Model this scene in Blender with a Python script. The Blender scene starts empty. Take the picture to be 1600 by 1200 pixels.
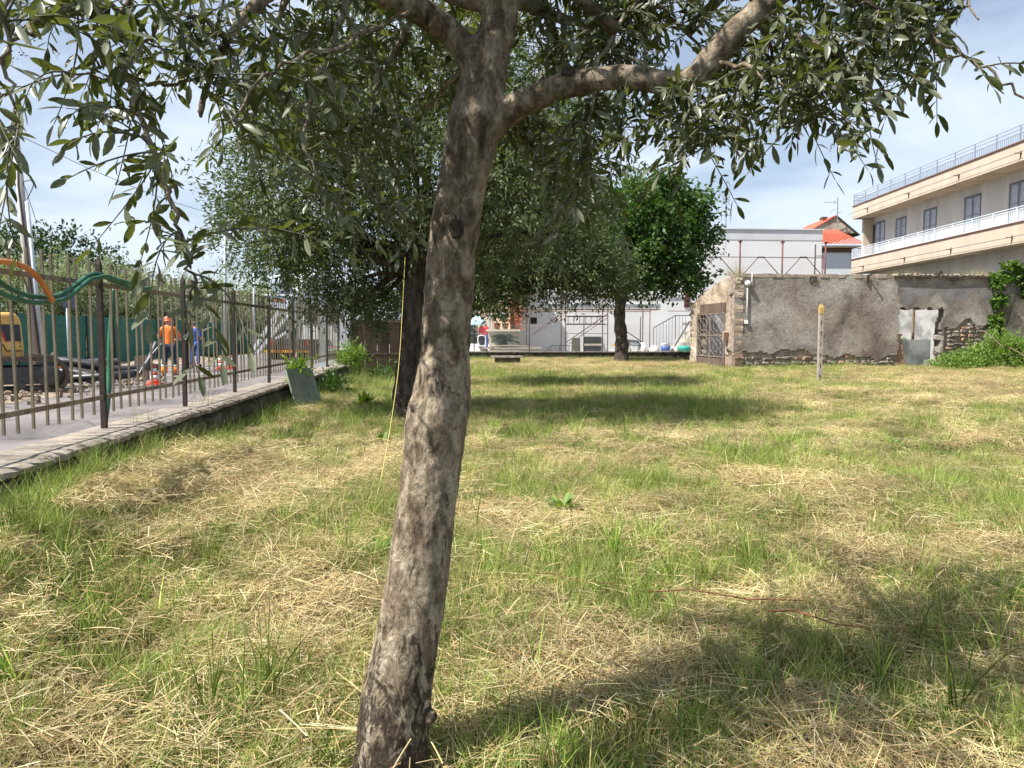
import bpy, bmesh, math, random
import numpy as np
from mathutils import Vector, Matrix, Quaternion
random.seed(7)
RNG = np.random.default_rng(7)
sc = bpy.context.scene
COL = sc.collection
R = math.radians

# ------------------------------------------------------------------ camera
F, CX, CY = 1155.0, 800.0, 600.0
EYE = 1.4
PITCH = math.atan(80.0 / F)
cam_d = bpy.data.cameras.new('camera')
cam = bpy.data.objects.new('camera', cam_d)
COL.objects.link(cam)
cam.location = (0, 0, EYE)
cam.rotation_euler = (math.pi / 2 - PITCH, 0, 0)
cam_d.sensor_width = 36
cam_d.lens = 36 * F / 1600
cam_d.clip_start = 0.02
cam_d.clip_end = 2000
sc.camera = cam

# ------------------------------------------------------------------ world + sun
SUN = Vector((-0.54, -0.25, 0.82)).normalized()      # towards the sun
elev = math.asin(SUN.z)
world = bpy.data.worlds.new('World')
sc.world = world
world.use_nodes = True
nt = world.node_tree
nt.nodes.clear()
out = nt.nodes.new('ShaderNodeOutputWorld')
bg = nt.nodes.new('ShaderNodeBackground')
sky = nt.nodes.new('ShaderNodeTexSky')
sky.sky_type = 'NISHITA'
sky.sun_disc = False
sky.sun_elevation = elev
sky.sun_rotation = math.atan2(SUN.x, SUN.y)
sky.air_density = 1.0
sky.dust_density = 1.2
sky.ozone_density = 1.2
bg.inputs['Strength'].default_value = 0.074
tc = nt.nodes.new('ShaderNodeTexCoord')
sep = nt.nodes.new('ShaderNodeSeparateXYZ')
nt.links.new(tc.outputs['Generated'], sep.inputs[0])
# thin cloud sheets: direction projected on a high plane
addz = nt.nodes.new('ShaderNodeMath'); addz.operation = 'ADD'; addz.inputs[1].default_value = 0.22
mx = nt.nodes.new('ShaderNodeMath'); mx.operation = 'MAXIMUM'; mx.inputs[1].default_value = 0.0
nt.links.new(sep.outputs['Z'], mx.inputs[0]); nt.links.new(mx.outputs[0], addz.inputs[0])
dv = []
for a in 'XY':
    d = nt.nodes.new('ShaderNodeMath'); d.operation = 'DIVIDE'
    nt.links.new(sep.outputs[a], d.inputs[0]); nt.links.new(addz.outputs[0], d.inputs[1]); dv.append(d)
cmb = nt.nodes.new('ShaderNodeCombineXYZ')
nt.links.new(dv[0].outputs[0], cmb.inputs[0]); nt.links.new(dv[1].outputs[0], cmb.inputs[1])
n1 = nt.nodes.new('ShaderNodeTexNoise'); n1.inputs['Scale'].default_value = 1.25
n1.inputs['Detail'].default_value = 7; n1.inputs['Roughness'].default_value = 0.52; n1.inputs['Distortion'].default_value = 0.5
nt.links.new(cmb.outputs[0], n1.inputs['Vector'])
rmp = nt.nodes.new('ShaderNodeValToRGB')
rmp.color_ramp.elements[0].position = 0.36; rmp.color_ramp.elements[0].color = (0.22, 0.22, 0.22, 1)
rmp.color_ramp.elements[1].position = 0.62; rmp.color_ramp.elements[1].color = (0.95, 0.95, 0.95, 1)
nt.links.new(n1.outputs['Fac'], rmp.inputs[0])
mixc = nt.nodes.new('ShaderNodeMix'); mixc.data_type = 'RGBA'
nt.links.new(rmp.outputs[0], mixc.inputs['Factor'])
nt.links.new(sky.outputs[0], mixc.inputs['A'])
mixc.inputs['B'].default_value = (6.0, 6.8, 7.9, 1)
nt.links.new(mixc.outputs['Result'], bg.inputs['Color'])
nt.links.new(bg.outputs[0], out.inputs['Surface'])

sl = bpy.data.lights.new('sun', 'SUN')
sun = bpy.data.objects.new('sun', sl)
COL.objects.link(sun)
sl.energy = 5.0
sl.angle = R(0.53)
sl.color = (1.0, 0.955, 0.88)
sun.rotation_euler = SUN.to_track_quat('Z', 'Y').to_euler()
sun.location = (-20, -5, 30)

sc.view_settings.view_transform = 'Standard'
sc.view_settings.look = 'None'
sc.view_settings.exposure = 0.98
sc.view_settings.gamma = 1
sc.view_settings.use_curve_mapping = False
sc.cycles.max_bounces = 7
sc.cycles.transparent_max_bounces = 8
sc.cycles.diffuse_bounces = 3
sc.cycles.glossy_bounces = 2

# ------------------------------------------------------------------ helpers
def V(px, py, d):
    """world point seen at pixel (px,py) of the 1600x1200 photograph, at depth Y=d"""
    u = (px - CX) / F; v = (CY - py) / F
    dy = math.cos(PITCH) + v * math.sin(PITCH)
    dz = -math.sin(PITCH) + v * math.cos(PITCH)
    s = d / dy
    return Vector((u * s, d, EYE + dz * s))
def Gd(px, py, z=0.0):
    u = (px - CX) / F; v = (CY - py) / F
    dy = math.cos(PITCH) + v * math.sin(PITCH)
    dz = -math.sin(PITCH) + v * math.cos(PITCH)
    s = (z - EYE) / dz
    return Vector((u * s, dy * s, z))
FX0, FY0, FS = -3.71, 6.7, -0.085
def fence_x(y): return FX0 + FS * (y - FY0)
def PF(px, py, off=0.0):
    """point on the vertical plane of the iron fence, off metres to the camera side"""
    u = (px - CX) / F; v = (CY - py) / F
    dy = math.cos(PITCH) + v * math.sin(PITCH)
    dz = -math.sin(PITCH) + v * math.cos(PITCH)
    s = (FX0 + off - FS * FY0) / (u - FS * dy)
    return Vector((u * s, dy * s, EYE + dz * s))

class MB:
    def __init__(s): s.v = []; s.f = []; s.m = []; s.n = 0
    def add(s, vs, fs, mi=0):
        o = s.n
        s.v.extend([tuple(p) for p in vs]); s.n += len(vs)
        for f in fs: s.f.append(tuple(i + o for i in f)); s.m.append(mi)
        return s
    def box(s, lo, hi, mi=0, M=None, taper=0):
        x0, y0, z0 = lo; x1, y1, z1 = hi
        t = taper
        p = [(x0, y0, z0), (x1, y0, z0), (x1, y1, z0), (x0, y1, z0),
             (x0 + t, y0 + t, z1), (x1 - t, y0 + t, z1), (x1 - t, y1 - t, z1), (x0 + t, y1 - t, z1)]
        if M is not None: p = [M @ Vector(q) for q in p]
        return s.add(p, [(3, 2, 1, 0), (4, 5, 6, 7), (0, 1, 5, 4), (1, 2, 6, 5), (2, 3, 7, 6), (3, 0, 4, 7)], mi)
    def bar(s, a, b, w, h=None, mi=0, up=(0, 0, 1)):
        a = Vector(a); b = Vector(b); h = h or w
        d = (b - a).normalized(); u = Vector(up)
        if abs(d.dot(u)) > 0.95: u = Vector((0, 1, 0))
        x = d.cross(u).normalized() * (w / 2); y = x.normalized().cross(d) * (h / 2)
        p = [a - x - y, a + x - y, a + x + y, a - x + y, b - x - y, b + x - y, b + x + y, b - x + y]
        return s.add(p, [(3, 2, 1, 0), (4, 5, 6, 7), (0, 1, 5, 4), (1, 2, 6, 5), (2, 3, 7, 6), (3, 0, 4, 7)], mi)
    def tube(s, pts, rad, n=8, mi=0, cap=True, jit=0):
        pts = [Vector(p) for p in pts]
        if not hasattr(rad, '__len__'): rad = [rad] * len(pts)
        vs = []; fs = []
        d0 = (pts[1] - pts[0]).normalized()
        u = Vector((0, 0, 1)) if abs(d0.z) < 0.9 else Vector((1, 0, 0))
        x = d0.cross(u).normalized()
        for i, p in enumerate(pts):
            if i == 0: d = pts[1] - p
            elif i == len(pts) - 1: d = p - pts[i - 1]
            else: d = pts[i + 1] - pts[i - 1]
            d = d.normalized()
            x = (x - d * x.dot(d)).normalized(); y = d.cross(x)
            for k in range(n):
                a = 2 * math.pi * k / n
                r = rad[i] * (1 + (random.uniform(-jit, jit) if jit else 0))
                vs.append(p + x * (math.cos(a) * r) + y * (math.sin(a) * r))
        for i in range(len(pts) - 1):
            for k in range(n):
                k2 = (k + 1) % n
                fs.append((i * n + k, i * n + k2, (i + 1) * n + k2, (i + 1) * n + k))
        if cap:
            fs.append(tuple(range(n))[::-1]); fs.append(tuple((len(pts) - 1) * n + k for k in range(n)))
        return s.add(vs, fs, mi)
    def quad(s, a, b, c, d, mi=0): return s.add([a, b, c, d], [(0, 1, 2, 3)], mi)
    def lathe(s, prof, n=16, mi=0, loc=(0, 0, 0), M=None):
        vs = []; fs = []
        for r, z in prof:
            for k in range(n):
                a = 2 * math.pi * k / n
                p = Vector((r * math.cos(a), r * math.sin(a), z))
                if M is not None: p = M @ p
                vs.append(p + Vector(loc))
        for i in range(len(prof) - 1):
            for k in range(n):
                k2 = (k + 1) % n
                fs.append((i * n + k, i * n + k2, (i + 1) * n + k2, (i + 1) * n + k))
        fs.append(tuple(range(n))[::-1]); fs.append(tuple((len(prof) - 1) * n + k for k in range(n)))
        return s.add(vs, fs, mi)
    def mesh(s, name, mats, smooth=False):
        me = bpy.data.meshes.new(name)
        me.from_pydata(s.v, [], s.f)
        if not isinstance(mats, (list, tuple)): mats = [mats]
        for m in mats: me.materials.append(m)
        me.polygons.foreach_set('material_index', s.m)
        if smooth: me.polygons.foreach_set('use_smooth', [True] * len(s.f))
        me.update()
        return me
    def obj(s, name, mats, parent=None, smooth=False):
        return link(name, s.mesh(name, mats, smooth), parent)

def link(name, me, parent=None):
    o = bpy.data.objects.new(name, me)
    COL.objects.link(o)
    if parent is not None:
        o.parent = parent
        o.matrix_parent_inverse = Matrix.Identity(4)
        # geometry is written in world coordinates: undo the parent's offset
        off = world_off(parent)
        o.location = -off
    return o
def world_off(p):
    v = Vector((0, 0, 0))
    while p is not None:
        v += Vector(p.location); p = p.parent
    return v
def tag(o, label=None, cat=None, group=None, kind=None):
    if label: o['label'] = label
    if cat: o['category'] = cat
    if group: o['group'] = group
    if kind: o['kind'] = kind
    return o
def thing(name, label, cat, loc=(0, 0, 0), group=None):
    o = bpy.data.objects.new(name, None); COL.objects.link(o)
    o.location = loc; o.empty_display_size = 0.2
    return tag(o, label, cat, group)
def np_obj(name, verts, faces, mats, parent=None, midx=None, smooth=False, nside=None):
    """fast mesh: verts (n,3), faces (m,k)"""
    me = bpy.data.meshes.new(name)
    verts = np.ascontiguousarray(verts, dtype=np.float32)
    faces = np.ascontiguousarray(faces, dtype=np.int32)
    k = faces.shape[1]
    me.vertices.add(len(verts)); me.vertices.foreach_set('co', verts.ravel())
    me.loops.add(faces.size); me.loops.foreach_set('vertex_index', faces.ravel())
    me.polygons.add(len(faces)); me.polygons.foreach_set('loop_start', np.arange(len(faces), dtype=np.int32) * k)
    if not isinstance(mats, (list, tuple)): mats = [mats]
    for m in mats: me.materials.append(m)
    if midx is not None: me.polygons.foreach_set('material_index', midx.astype(np.int32))
    if smooth: me.polygons.foreach_set('use_smooth', np.ones(len(faces), dtype=bool))
    me.update(calc_edges=True)
    return me if name is None or parent == 'mesh' else link(name, me, parent)

# ------------------------------------------------------------------ materials
def new_mat(name):
    m = bpy.data.materials.new(name); m.use_nodes = True
    b = m.node_tree.nodes['Principled BSDF']
    return m, m.node_tree, b
def ramp(nt, fac, stops):
    r = nt.nodes.new('ShaderNodeValToRGB')
    e = r.color_ramp.elements
    e[0].position, e[0].color = stops[0][0], (*stops[0][1], 1)
    e[1].position, e[1].color = stops[-1][0], (*stops[-1][1], 1)
    for p, c in stops[1:-1]:
        x = e.new(p); x.color = (*c, 1)
    nt.links.new(fac, r.inputs[0])
    return r
def noise(nt, scale, detail=5, rough=0.55, coord='Object', dist=0.0, sc3=None):
    t = nt.nodes.new('ShaderNodeTexCoord')
    n = nt.nodes.new('ShaderNodeTexNoise')
    n.inputs['Scale'].default_value = scale; n.inputs['Detail'].default_value = detail
    n.inputs['Roughness'].default_value = rough; n.inputs['Distortion'].default_value = dist
    if sc3:
        mp = nt.nodes.new('ShaderNodeMapping'); mp.inputs['Scale'].default_value = sc3
        nt.links.new(t.outputs[coord], mp.inputs[0]); nt.links.new(mp.outputs[0], n.inputs['Vector'])
    else:
        nt.links.new(t.outputs[coord], n.inputs['Vector'])
    return n
def bump(nt, b, h, strength=0.4, dist=0.02):
    bp = nt.nodes.new('ShaderNodeBump'); bp.inputs['Strength'].default_value = strength
    bp.inputs['Distance'].default_value = dist
    nt.links.new(h, bp.inputs['Height']); nt.links.new(bp.outputs[0], b.inputs['Normal'])
def mat(name, c, c2=None, scale=4, rough=0.7, metal=0, bmp=0.0, bscale=30, lo=0.35, hi=0.65, spec=0.4, bdist=0.01, sc3=None, mid=None):
    m, nt, b = new_mat(name)
    b.inputs['Roughness'].default_value = rough; b.inputs['Metallic'].default_value = metal
    b.inputs['Specular IOR Level'].default_value = spec
    if c2 is None: c2 = tuple(x * 0.78 for x in c)
    n = noise(nt, scale, 7, 0.6, sc3=sc3)
    st = [(lo, c2), (hi, c)] if mid is None else [(lo, c2), ((lo + hi) / 2, mid), (hi, c)]
    r = ramp(nt, n.outputs['Fac'], st)
    nt.links.new(r.outputs[0], b.inputs['Base Color'])
    if bmp:
        n2 = noise(nt, bscale, 5, 0.6); bump(nt, b, n2.outputs['Fac'], bmp, bdist)
    return m
def leaf_mat(name, top_a, top_b, under, trans=0.25, rough=0.45, under_mix=0.7, spec=0.35):
    m, nt, b = new_mat(name)
    g = nt.nodes.new('ShaderNodeNewGeometry')
    r = ramp(nt, g.outputs['Random Per Island'], [(0.0, top_a), (0.6, top_b), (0.93, top_a), (1.0, tuple(min(1, x * 1.6) for x in top_b))])
    mixn = nt.nodes.new('ShaderNodeMix'); mixn.data_type = 'RGBA'
    mm = nt.nodes.new('ShaderNodeMath'); mm.operation = 'MULTIPLY'; mm.inputs[1].default_value = under_mix
    nt.links.new(g.outputs['Backfacing'], mm.inputs[0]); nt.links.new(mm.outputs[0], mixn.inputs['Factor'])
    nt.links.new(r.outputs[0], mixn.inputs['A']); mixn.inputs['B'].default_value = (*under, 1)
    nt.links.new(mixn.outputs['Result'], b.inputs['Base Color'])
    b.inputs['Roughness'].default_value = rough; b.inputs['Specular IOR Level'].default_value = spec
    tr = nt.nodes.new('ShaderNodeBsdfTranslucent')
    hs = nt.nodes.new('ShaderNodeHueSaturation'); hs.inputs['Value'].default_value = 1.7; hs.inputs['Saturation'].default_value = 1.25
    hs.inputs['Hue'].default_value = 0.485
    nt.links.new(r.outputs[0], hs.inputs['Color']); nt.links.new(hs.outputs[0], tr.inputs['Color'])
    ms = nt.nodes.new('ShaderNodeMixShader'); ms.inputs[0].default_value = trans
    o = nt.nodes['Material Output']
    nt.links.new(b.outputs[0], ms.inputs[1]); nt.links.new(tr.outputs[0], ms.inputs[2]); nt.links.new(ms.outputs[0], o.inputs['Surface'])
    return m
def island_mat(name, stops, rough=0.75, trans=0.15, spec=0.2):
    m, nt, b = new_mat(name)
    g = nt.nodes.new('ShaderNodeNewGeometry')
    oi = nt.nodes.new('ShaderNodeObjectInfo')
    r = ramp(nt, g.outputs['Random Per Island'], stops)
    # every clump a slightly different value
    hs = nt.nodes.new('ShaderNodeHueSaturation')
    mr = nt.nodes.new('ShaderNodeMapRange'); mr.inputs['To Min'].default_value = 0.5; mr.inputs['To Max'].default_value = 1.25
    nt.links.new(oi.outputs['Random'], mr.inputs['Value']); nt.links.new(mr.outputs[0], hs.inputs['Value'])
    nt.links.new(r.outputs[0], hs.inputs['Color'])
    nt.links.new(hs.outputs[0], b.inputs['Base Color'])
    b.inputs['Roughness'].default_value = rough; b.inputs['Specular IOR Level'].default_value = spec
    tr = nt.nodes.new('ShaderNodeBsdfTranslucent'); nt.links.new(hs.outputs[0], tr.inputs['Color'])
    ms = nt.nodes.new('ShaderNodeMixShader'); ms.inputs[0].default_value = trans
    o = nt.nodes['Material Output']
    nt.links.new(b.outputs[0], ms.inputs[1]); nt.links.new(tr.outputs[0], ms.inputs[2]); nt.links.new(ms.outputs[0], o.inputs['Surface'])
    return m

M = {}
M['olive_leaf'] = leaf_mat('olive_leaf', (0.038, 0.056, 0.017), (0.080, 0.098, 0.032), (0.19, 0.205, 0.135), 0.38, 0.36, 0.8, 0.38)
M['olive_far'] = leaf_mat('olive_far', (0.042, 0.068, 0.022), (0.10, 0.13, 0.048), (0.15, 0.18, 0.10), 0.28, 0.5, 0.6, 0.25)
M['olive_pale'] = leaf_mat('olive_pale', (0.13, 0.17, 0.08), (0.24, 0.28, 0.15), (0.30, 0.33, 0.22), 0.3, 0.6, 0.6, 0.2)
M['green_leaf'] = leaf_mat('green_leaf', (0.022, 0.06, 0.011), (0.075, 0.14, 0.03), (0.06, 0.10, 0.035), 0.25, 0.5, 0.5)
M['dark_leaf'] = leaf_mat('dark_leaf', (0.02, 0.045, 0.012), (0.045, 0.075, 0.022), (0.06, 0.09, 0.035), 0.2, 0.55, 0.5)
M['vine_leaf'] = leaf_mat('vine_leaf', (0.05, 0.12, 0.015), (0.11, 0.2, 0.03), (0.13, 0.2, 0.06), 0.3, 0.5, 0.5)
M['weed_leaf'] = leaf_mat('weed_leaf', (0.09, 0.17, 0.025), (0.19, 0.29, 0.06), (0.18, 0.26, 0.09), 0.3, 0.6, 0.5)
M['palm_leaf'] = leaf_mat('palm_leaf', (0.012, 0.035, 0.012), (0.02, 0.05, 0.015), (0.03, 0.05, 0.02), 0.1, 0.4, 0.5)

def bark_mat():
    m, nt, b = new_mat('olive_bark')
    n = noise(nt, 12, 10, 0.68, sc3=(1.4, 1.4, 0.7), dist=0.7)
    r = ramp(nt, n.outputs['Fac'], [(0.32, (0.085, 0.062, 0.04)), (0.44, (0.19, 0.145, 0.098)), (0.54, (0.35, 0.285, 0.205)), (0.68, (0.54, 0.455, 0.345))])
    # fine lichen speckle
    n3 = noise(nt, 55, 6, 0.65)
    r3 = ramp(nt, n3.outputs['Fac'], [(0.36, (0.5, 0.5, 0.48)), (0.58, (1, 1, 1))])
    mu = nt.nodes.new('ShaderNodeMix'); mu.data_type = 'RGBA'; mu.blend_type = 'MULTIPLY'; mu.inputs['Factor'].default_value = 0.85
    nt.links.new(r.outputs[0], mu.inputs['A']); nt.links.new(r3.outputs[0], mu.inputs['B'])
    # rough dark bark near the foot
    geo = nt.nodes.new('ShaderNodeNewGeometry'); sp = nt.nodes.new('ShaderNodeSeparateXYZ')
    nt.links.new(geo.outputs['Position'], sp.inputs[0])
    mr = nt.nodes.new('ShaderNodeMapRange'); mr.inputs['From Min'].default_value = 0.0; mr.inputs['From Max'].default_value = 0.62
    mr.inputs['To Min'].default_value = 0.17; mr.inputs['To Max'].default_value = -0.02
    nt.links.new(sp.outputs['Z'], mr.inputs['Value'])
    n4 = noise(nt, 24, 10, 0.75, sc3=(1, 1, 0.5), dist=0.7)
    ad = nt.nodes.new('ShaderNodeMath'); ad.operation = 'ADD'
    nt.links.new(n4.outputs['Fac'], ad.inputs[0]); nt.links.new(mr.outputs[0], ad.inputs[1])
    r4 = ramp(nt, ad.outputs[0], [(0.58, (0, 0, 0)), (0.66, (1, 1, 1))])
    mi = nt.nodes.new('ShaderNodeMix'); mi.data_type = 'RGBA'
    nt.links.new(r4.outputs[0], mi.inputs['Factor']); nt.links.new(mu.outputs['Result'], mi.inputs['A'])
    n5 = noise(nt, 60, 8, 0.8, sc3=(1, 1, 0.5)); r5 = ramp(nt, n5.outputs['Fac'], [(0.4, (0.03, 0.022, 0.016)), (0.55, (0.085, 0.062, 0.045)), (0.66, (0.24, 0.19, 0.14))])
    nt.links.new(r5.outputs[0], mi.inputs['B'])
    nt.links.new(mi.outputs['Result'], b.inputs['Base Color'])
    b.inputs['Roughness'].default_value = 0.85; b.inputs['Specular IOR Level'].default_value = 0.2
    n2 = noise(nt, 42, 8, 0.68, sc3=(1, 1, 0.55), dist=0.3)
    ad2 = nt.nodes.new('ShaderNodeMath'); ad2.operation = 'MULTIPLY_ADD'; ad2.inputs[1].default_value = -0.8
    nt.links.new(r4.outputs[0], ad2.inputs[0]); nt.links.new(n2.outputs['Fac'], ad2.inputs[2])
    bump(nt, b, ad2.outputs[0], 1.0, 0.02)
    return m
M['bark'] = bark_mat()
M['dark_bark'] = mat('dark_bark', (0.12, 0.098, 0.078), (0.036, 0.029, 0.023), 12, 0.95, bmp=1.0, bscale=22, bdist=0.06, spec=0.1, sc3=(1, 1, 0.3))
M['twig'] = mat('twig', (0.16, 0.15, 0.10), (0.09, 0.085, 0.06), 30, 0.8, spec=0.2)
M['bud'] = mat('olive_bud', (0.34, 0.33, 0.12), (0.22, 0.22, 0.08), 60, 0.8)
M['straw'] = island_mat('straw', [(0.0, (0.54, 0.42, 0.20)), (0.2, (0.72, 0.58, 0.33)), (0.38, (0.38, 0.24, 0.10)), (0.52, (0.80, 0.69, 0.45)), (0.66, (0.30, 0.34, 0.12)), (0.78, (0.58, 0.44, 0.2)), (0.9, (0.30, 0.19, 0.09)), (1.0, (0.15, 0.10, 0.05))], trans=0.2)
M['stubble'] = island_mat('stubble', [(0.0, (0.50, 0.38, 0.17)), (0.3, (0.60, 0.48, 0.24)), (0.5, (0.36, 0.38, 0.11)), (0.75, (0.22, 0.32, 0.06)), (0.9, (0.42, 0.29, 0.13)), (1.0, (0.2, 0.13, 0.06))], trans=0.25)
M['grass'] = island_mat('grass', [(0.0, (0.10, 0.19, 0.025)), (0.35, (0.25, 0.38, 0.05)), (0.6, (0.42, 0.54, 0.11)), (0.8, (0.09, 0.16, 0.03)), (0.94, (0.5, 0.48, 0.18)), (1.0, (0.42, 0.34, 0.14))], rough=0.5, trans=0.3, spec=0.3)
M['weed'] = island_mat('weed', [(0.0, (0.06, 0.15, 0.025)), (0.5, (0.12, 0.24, 0.04)), (1.0, (0.17, 0.27, 0.06))], rough=0.5, trans=0.25, spec=0.3)

def ground_mat():
    m, nt, b = new_mat('mown_ground')
    n = noise(nt, 0.55, 8, 0.62)
    r = ramp(nt, n.outputs['Fac'], [(0.36, (0.05, 0.065, 0.02)), (0.5, (0.08, 0.07, 0.03)), (0.62, (0.10, 0.075, 0.04))])
    n2 = noise(nt, 38, 8, 0.75)
    r2 = ramp(nt, n2.outputs['Fac'], [(0.35, (0.35, 0.33, 0.3)), (0.5, (0.8, 0.8, 0.78)), (0.68, (1.35, 1.3, 1.25))])
    mu = nt.nodes.new('ShaderNodeMix'); mu.data_type = 'RGBA'; mu.blend_type = 'MULTIPLY'; mu.inputs['Factor'].default_value = 1
    nt.links.new(r.outputs[0], mu.inputs['A']); nt.links.new(r2.outputs[0], mu.inputs['B'])
    nt.links.new(mu.outputs['Result'], b.inputs['Base Color'])
    b.inputs['Roughness'].default_value = 0.95; b.inputs['Specular IOR Level'].default_value = 0.1
    bump(nt, b, n2.outputs['Fac'], 1.0, 0.05)
    return m
M['ground'] = ground_mat()
def road_mat():
    m, nt, b = new_mat('asphalt')
    n = noise(nt, 0.55, 8, 0.7, dist=0.6)
    r = ramp(nt, n.outputs['Fac'], [(0.36, (0.11, 0.10, 0.099)), (0.48, (0.165, 0.148, 0.146)), (0.56, (0.205, 0.182, 0.178)), (0.68, (0.25, 0.222, 0.208))])
    n2 = noise(nt, 90, 4, 0.8); r2 = ramp(nt, n2.outputs['Fac'], [(0.35, (0.65, 0.65, 0.65)), (0.6, (1.15, 1.15, 1.15))])
    mu = nt.nodes.new('ShaderNodeMix'); mu.data_type = 'RGBA'; mu.blend_type = 'MULTIPLY'; mu.inputs['Factor'].default_value = 1
    nt.links.new(r.outputs[0], mu.inputs['A']); nt.links.new(r2.outputs[0], mu.inputs['B'])
    t = nt.nodes.new('ShaderNodeTexCoord'); v = nt.nodes.new('ShaderNodeTexVoronoi'); v.feature = 'DISTANCE_TO_EDGE'; v.inputs['Scale'].default_value = 0.5
    nd = noise(nt, 1.5, 5, 0.6); ad = nt.nodes.new('ShaderNodeMixRGB'); ad.inputs[0].default_value = 0.25
    nt.links.new(t.outputs['Object'], ad.inputs[1]); nt.links.new(nd.outputs['Color'], ad.inputs[2]); nt.links.new(ad.outputs[0], v.inputs['Vector'])
    r3 = ramp(nt, v.outputs['Distance'], [(0.0, (0.4, 0.4, 0.4)), (0.012, (1, 1, 1))])
    m2 = nt.nodes.new('ShaderNodeMix'); m2.data_type = 'RGBA'; m2.blend_type = 'MULTIPLY'; m2.inputs['Factor'].default_value = 0.8
    nt.links.new(mu.outputs['Result'], m2.inputs['A']); nt.links.new(r3.outputs[0], m2.inputs['B'])
    nt.links.new(m2.outputs['Result'], b.inputs['Base Color']); b.inputs['Roughness'].default_value = 0.92; b.inputs['Specular IOR Level'].default_value = 0.2
    bump(nt, b, n2.outputs['Fac'], 0.4, 0.005)
    return m
M['road'] = road_mat()
M['dirt'] = mat('dug_earth', (0.36, 0.29, 0.22), (0.16, 0.12, 0.09), 3.5, 0.95, bmp=1.0, bscale=9, bdist=0.08, spec=0.1)
M['yard'] = mat('yard_concrete', (0.42, 0.41, 0.39), (0.3, 0.29, 0.27), 2, 0.9)
M['cap'] = mat('weathered_cap', (0.33, 0.285, 0.235), (0.15, 0.128, 0.105), 5, 0.9, bmp=0.6, bscale=40, mid=(0.25, 0.215, 0.18), spec=0.15)
M['stone'] = mat('wall_stone', (0.15, 0.13, 0.10), (0.045, 0.04, 0.03), 6, 0.95, bmp=0.9, bscale=18, bdist=0.03, spec=0.1)
M['mortar'] = mat('mortar', (0.08, 0.07, 0.055), (0.03, 0.027, 0.02), 7, 0.95, bmp=0.7, bscale=25, bdist=0.03, spec=0.1)
M['bar'] = mat('rusted_paint_bar', (0.22, 0.19, 0.13), (0.075, 0.05, 0.032), 9, 0.8, bmp=0.3, bscale=60, mid=(0.16, 0.135, 0.09), sc3=(1, 1, 0.3))
M['post'] = mat('dark_iron', (0.05, 0.036, 0.028), (0.02, 0.016, 0.013), 8, 0.75, bmp=0.3, bscale=50)
M['rail'] = mat('rail_iron', (0.24, 0.20, 0.15), (0.10, 0.065, 0.045), 10, 0.75, bmp=0.3, bscale=60)
M['green_hose'] = mat('green_hose', (0.035, 0.15, 0.085), (0.02, 0.085, 0.05), 6, 0.45)
M['orange_hose'] = mat('orange_hose', (0.62, 0.22, 0.06), (0.5, 0.16, 0.04), 10, 0.5)
M['black_pipe'] = mat('black_pipe', (0.035, 0.036, 0.042), (0.02, 0.02, 0.025), 6, 0.4, spec=0.5)
M['excavator'] = mat('excavator_yellow', (0.66, 0.40, 0.12), (0.55, 0.32, 0.09), 3, 0.45)
M['black'] = mat('black_rubber', (0.03, 0.03, 0.03), (0.018, 0.018, 0.018), 12, 0.7)
M['glass'] = mat('dark_glass', (0.03, 0.035, 0.04), (0.02, 0.022, 0.03), 3, 0.12, spec=0.6)
M['red_trim'] = mat('red_trim', (0.45, 0.03, 0.03), None, 4, 0.5)
M['track'] = mat('track_steel', (0.12, 0.09, 0.07), (0.05, 0.04, 0.035), 14, 0.85, bmp=0.4, bscale=30)
M['cone_red'] = mat('cone_red', (0.72, 0.09, 0.05), (0.62, 0.07, 0.04), 8, 0.5)
M['cone_white'] = mat('cone_white', (0.78, 0.78, 0.78), (0.66, 0.66, 0.66), 8, 0.5)
M['mesh_green'] = mat('shade_net', (0.03, 0.15, 0.11), (0.018, 0.10, 0.075), 2.5, 0.8, bmp=0.5, bscale=5, bdist=0.05, sc3=(1, 1, 3))
M['pole_conc'] = mat('pole_concrete', (0.46, 0.44, 0.42), (0.36, 0.34, 0.32), 5, 0.9)
M['pole_dark'] = mat('pole_cable', (0.09, 0.08, 0.09), None, 5, 0.7)
M['galv'] = mat('galvanised', (0.48, 0.53, 0.58), (0.38, 0.42, 0.46), 5, 0.5, 0.3)
M['skin'] = mat('skin', (0.50, 0.29, 0.2), (0.43, 0.24, 0.16), 10, 0.6)
M['hair'] = mat('hair', (0.12, 0.10, 0.09), (0.06, 0.05, 0.045), 40, 0.8)
M['orange_cloth'] = mat('orange_cloth', (0.85, 0.22, 0.03), (0.68, 0.15, 0.02), 9, 0.8, bmp=0.4, bscale=12, bdist=0.02)
M['navy_cloth'] = mat('navy_cloth', (0.035, 0.045, 0.085), (0.02, 0.025, 0.05), 9, 0.9, bmp=0.4, bscale=12, bdist=0.02)
M['black_cloth'] = mat('black_cloth', (0.025, 0.025, 0.032), (0.015, 0.015, 0.02), 9, 0.9)
M['blue_cloth'] = mat('blue_cloth', (0.05, 0.10, 0.38), (0.03, 0.065, 0.26), 7, 0.85, bmp=0.5, bscale=12, bdist=0.02)
M['red_cloth'] = mat('red_cloth', (0.75, 0.03, 0.05), (0.6, 0.02, 0.04), 9, 0.8)
M['reflect'] = mat('reflective_band', (0.6, 0.6, 0.58), None, 9, 0.35)
M['helmet'] = mat('helmet_orange', (0.80, 0.16, 0.08), (0.7, 0.13, 0.06), 5, 0.35)
M['truck_white'] = mat('truck_white', (0.66, 0.68, 0.70), (0.55, 0.57, 0.6), 3, 0.4)
M['truck_blue'] = mat('hopper_grey_blue', (0.50, 0.57, 0.64), (0.42, 0.49, 0.56), 3, 0.45)
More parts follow.
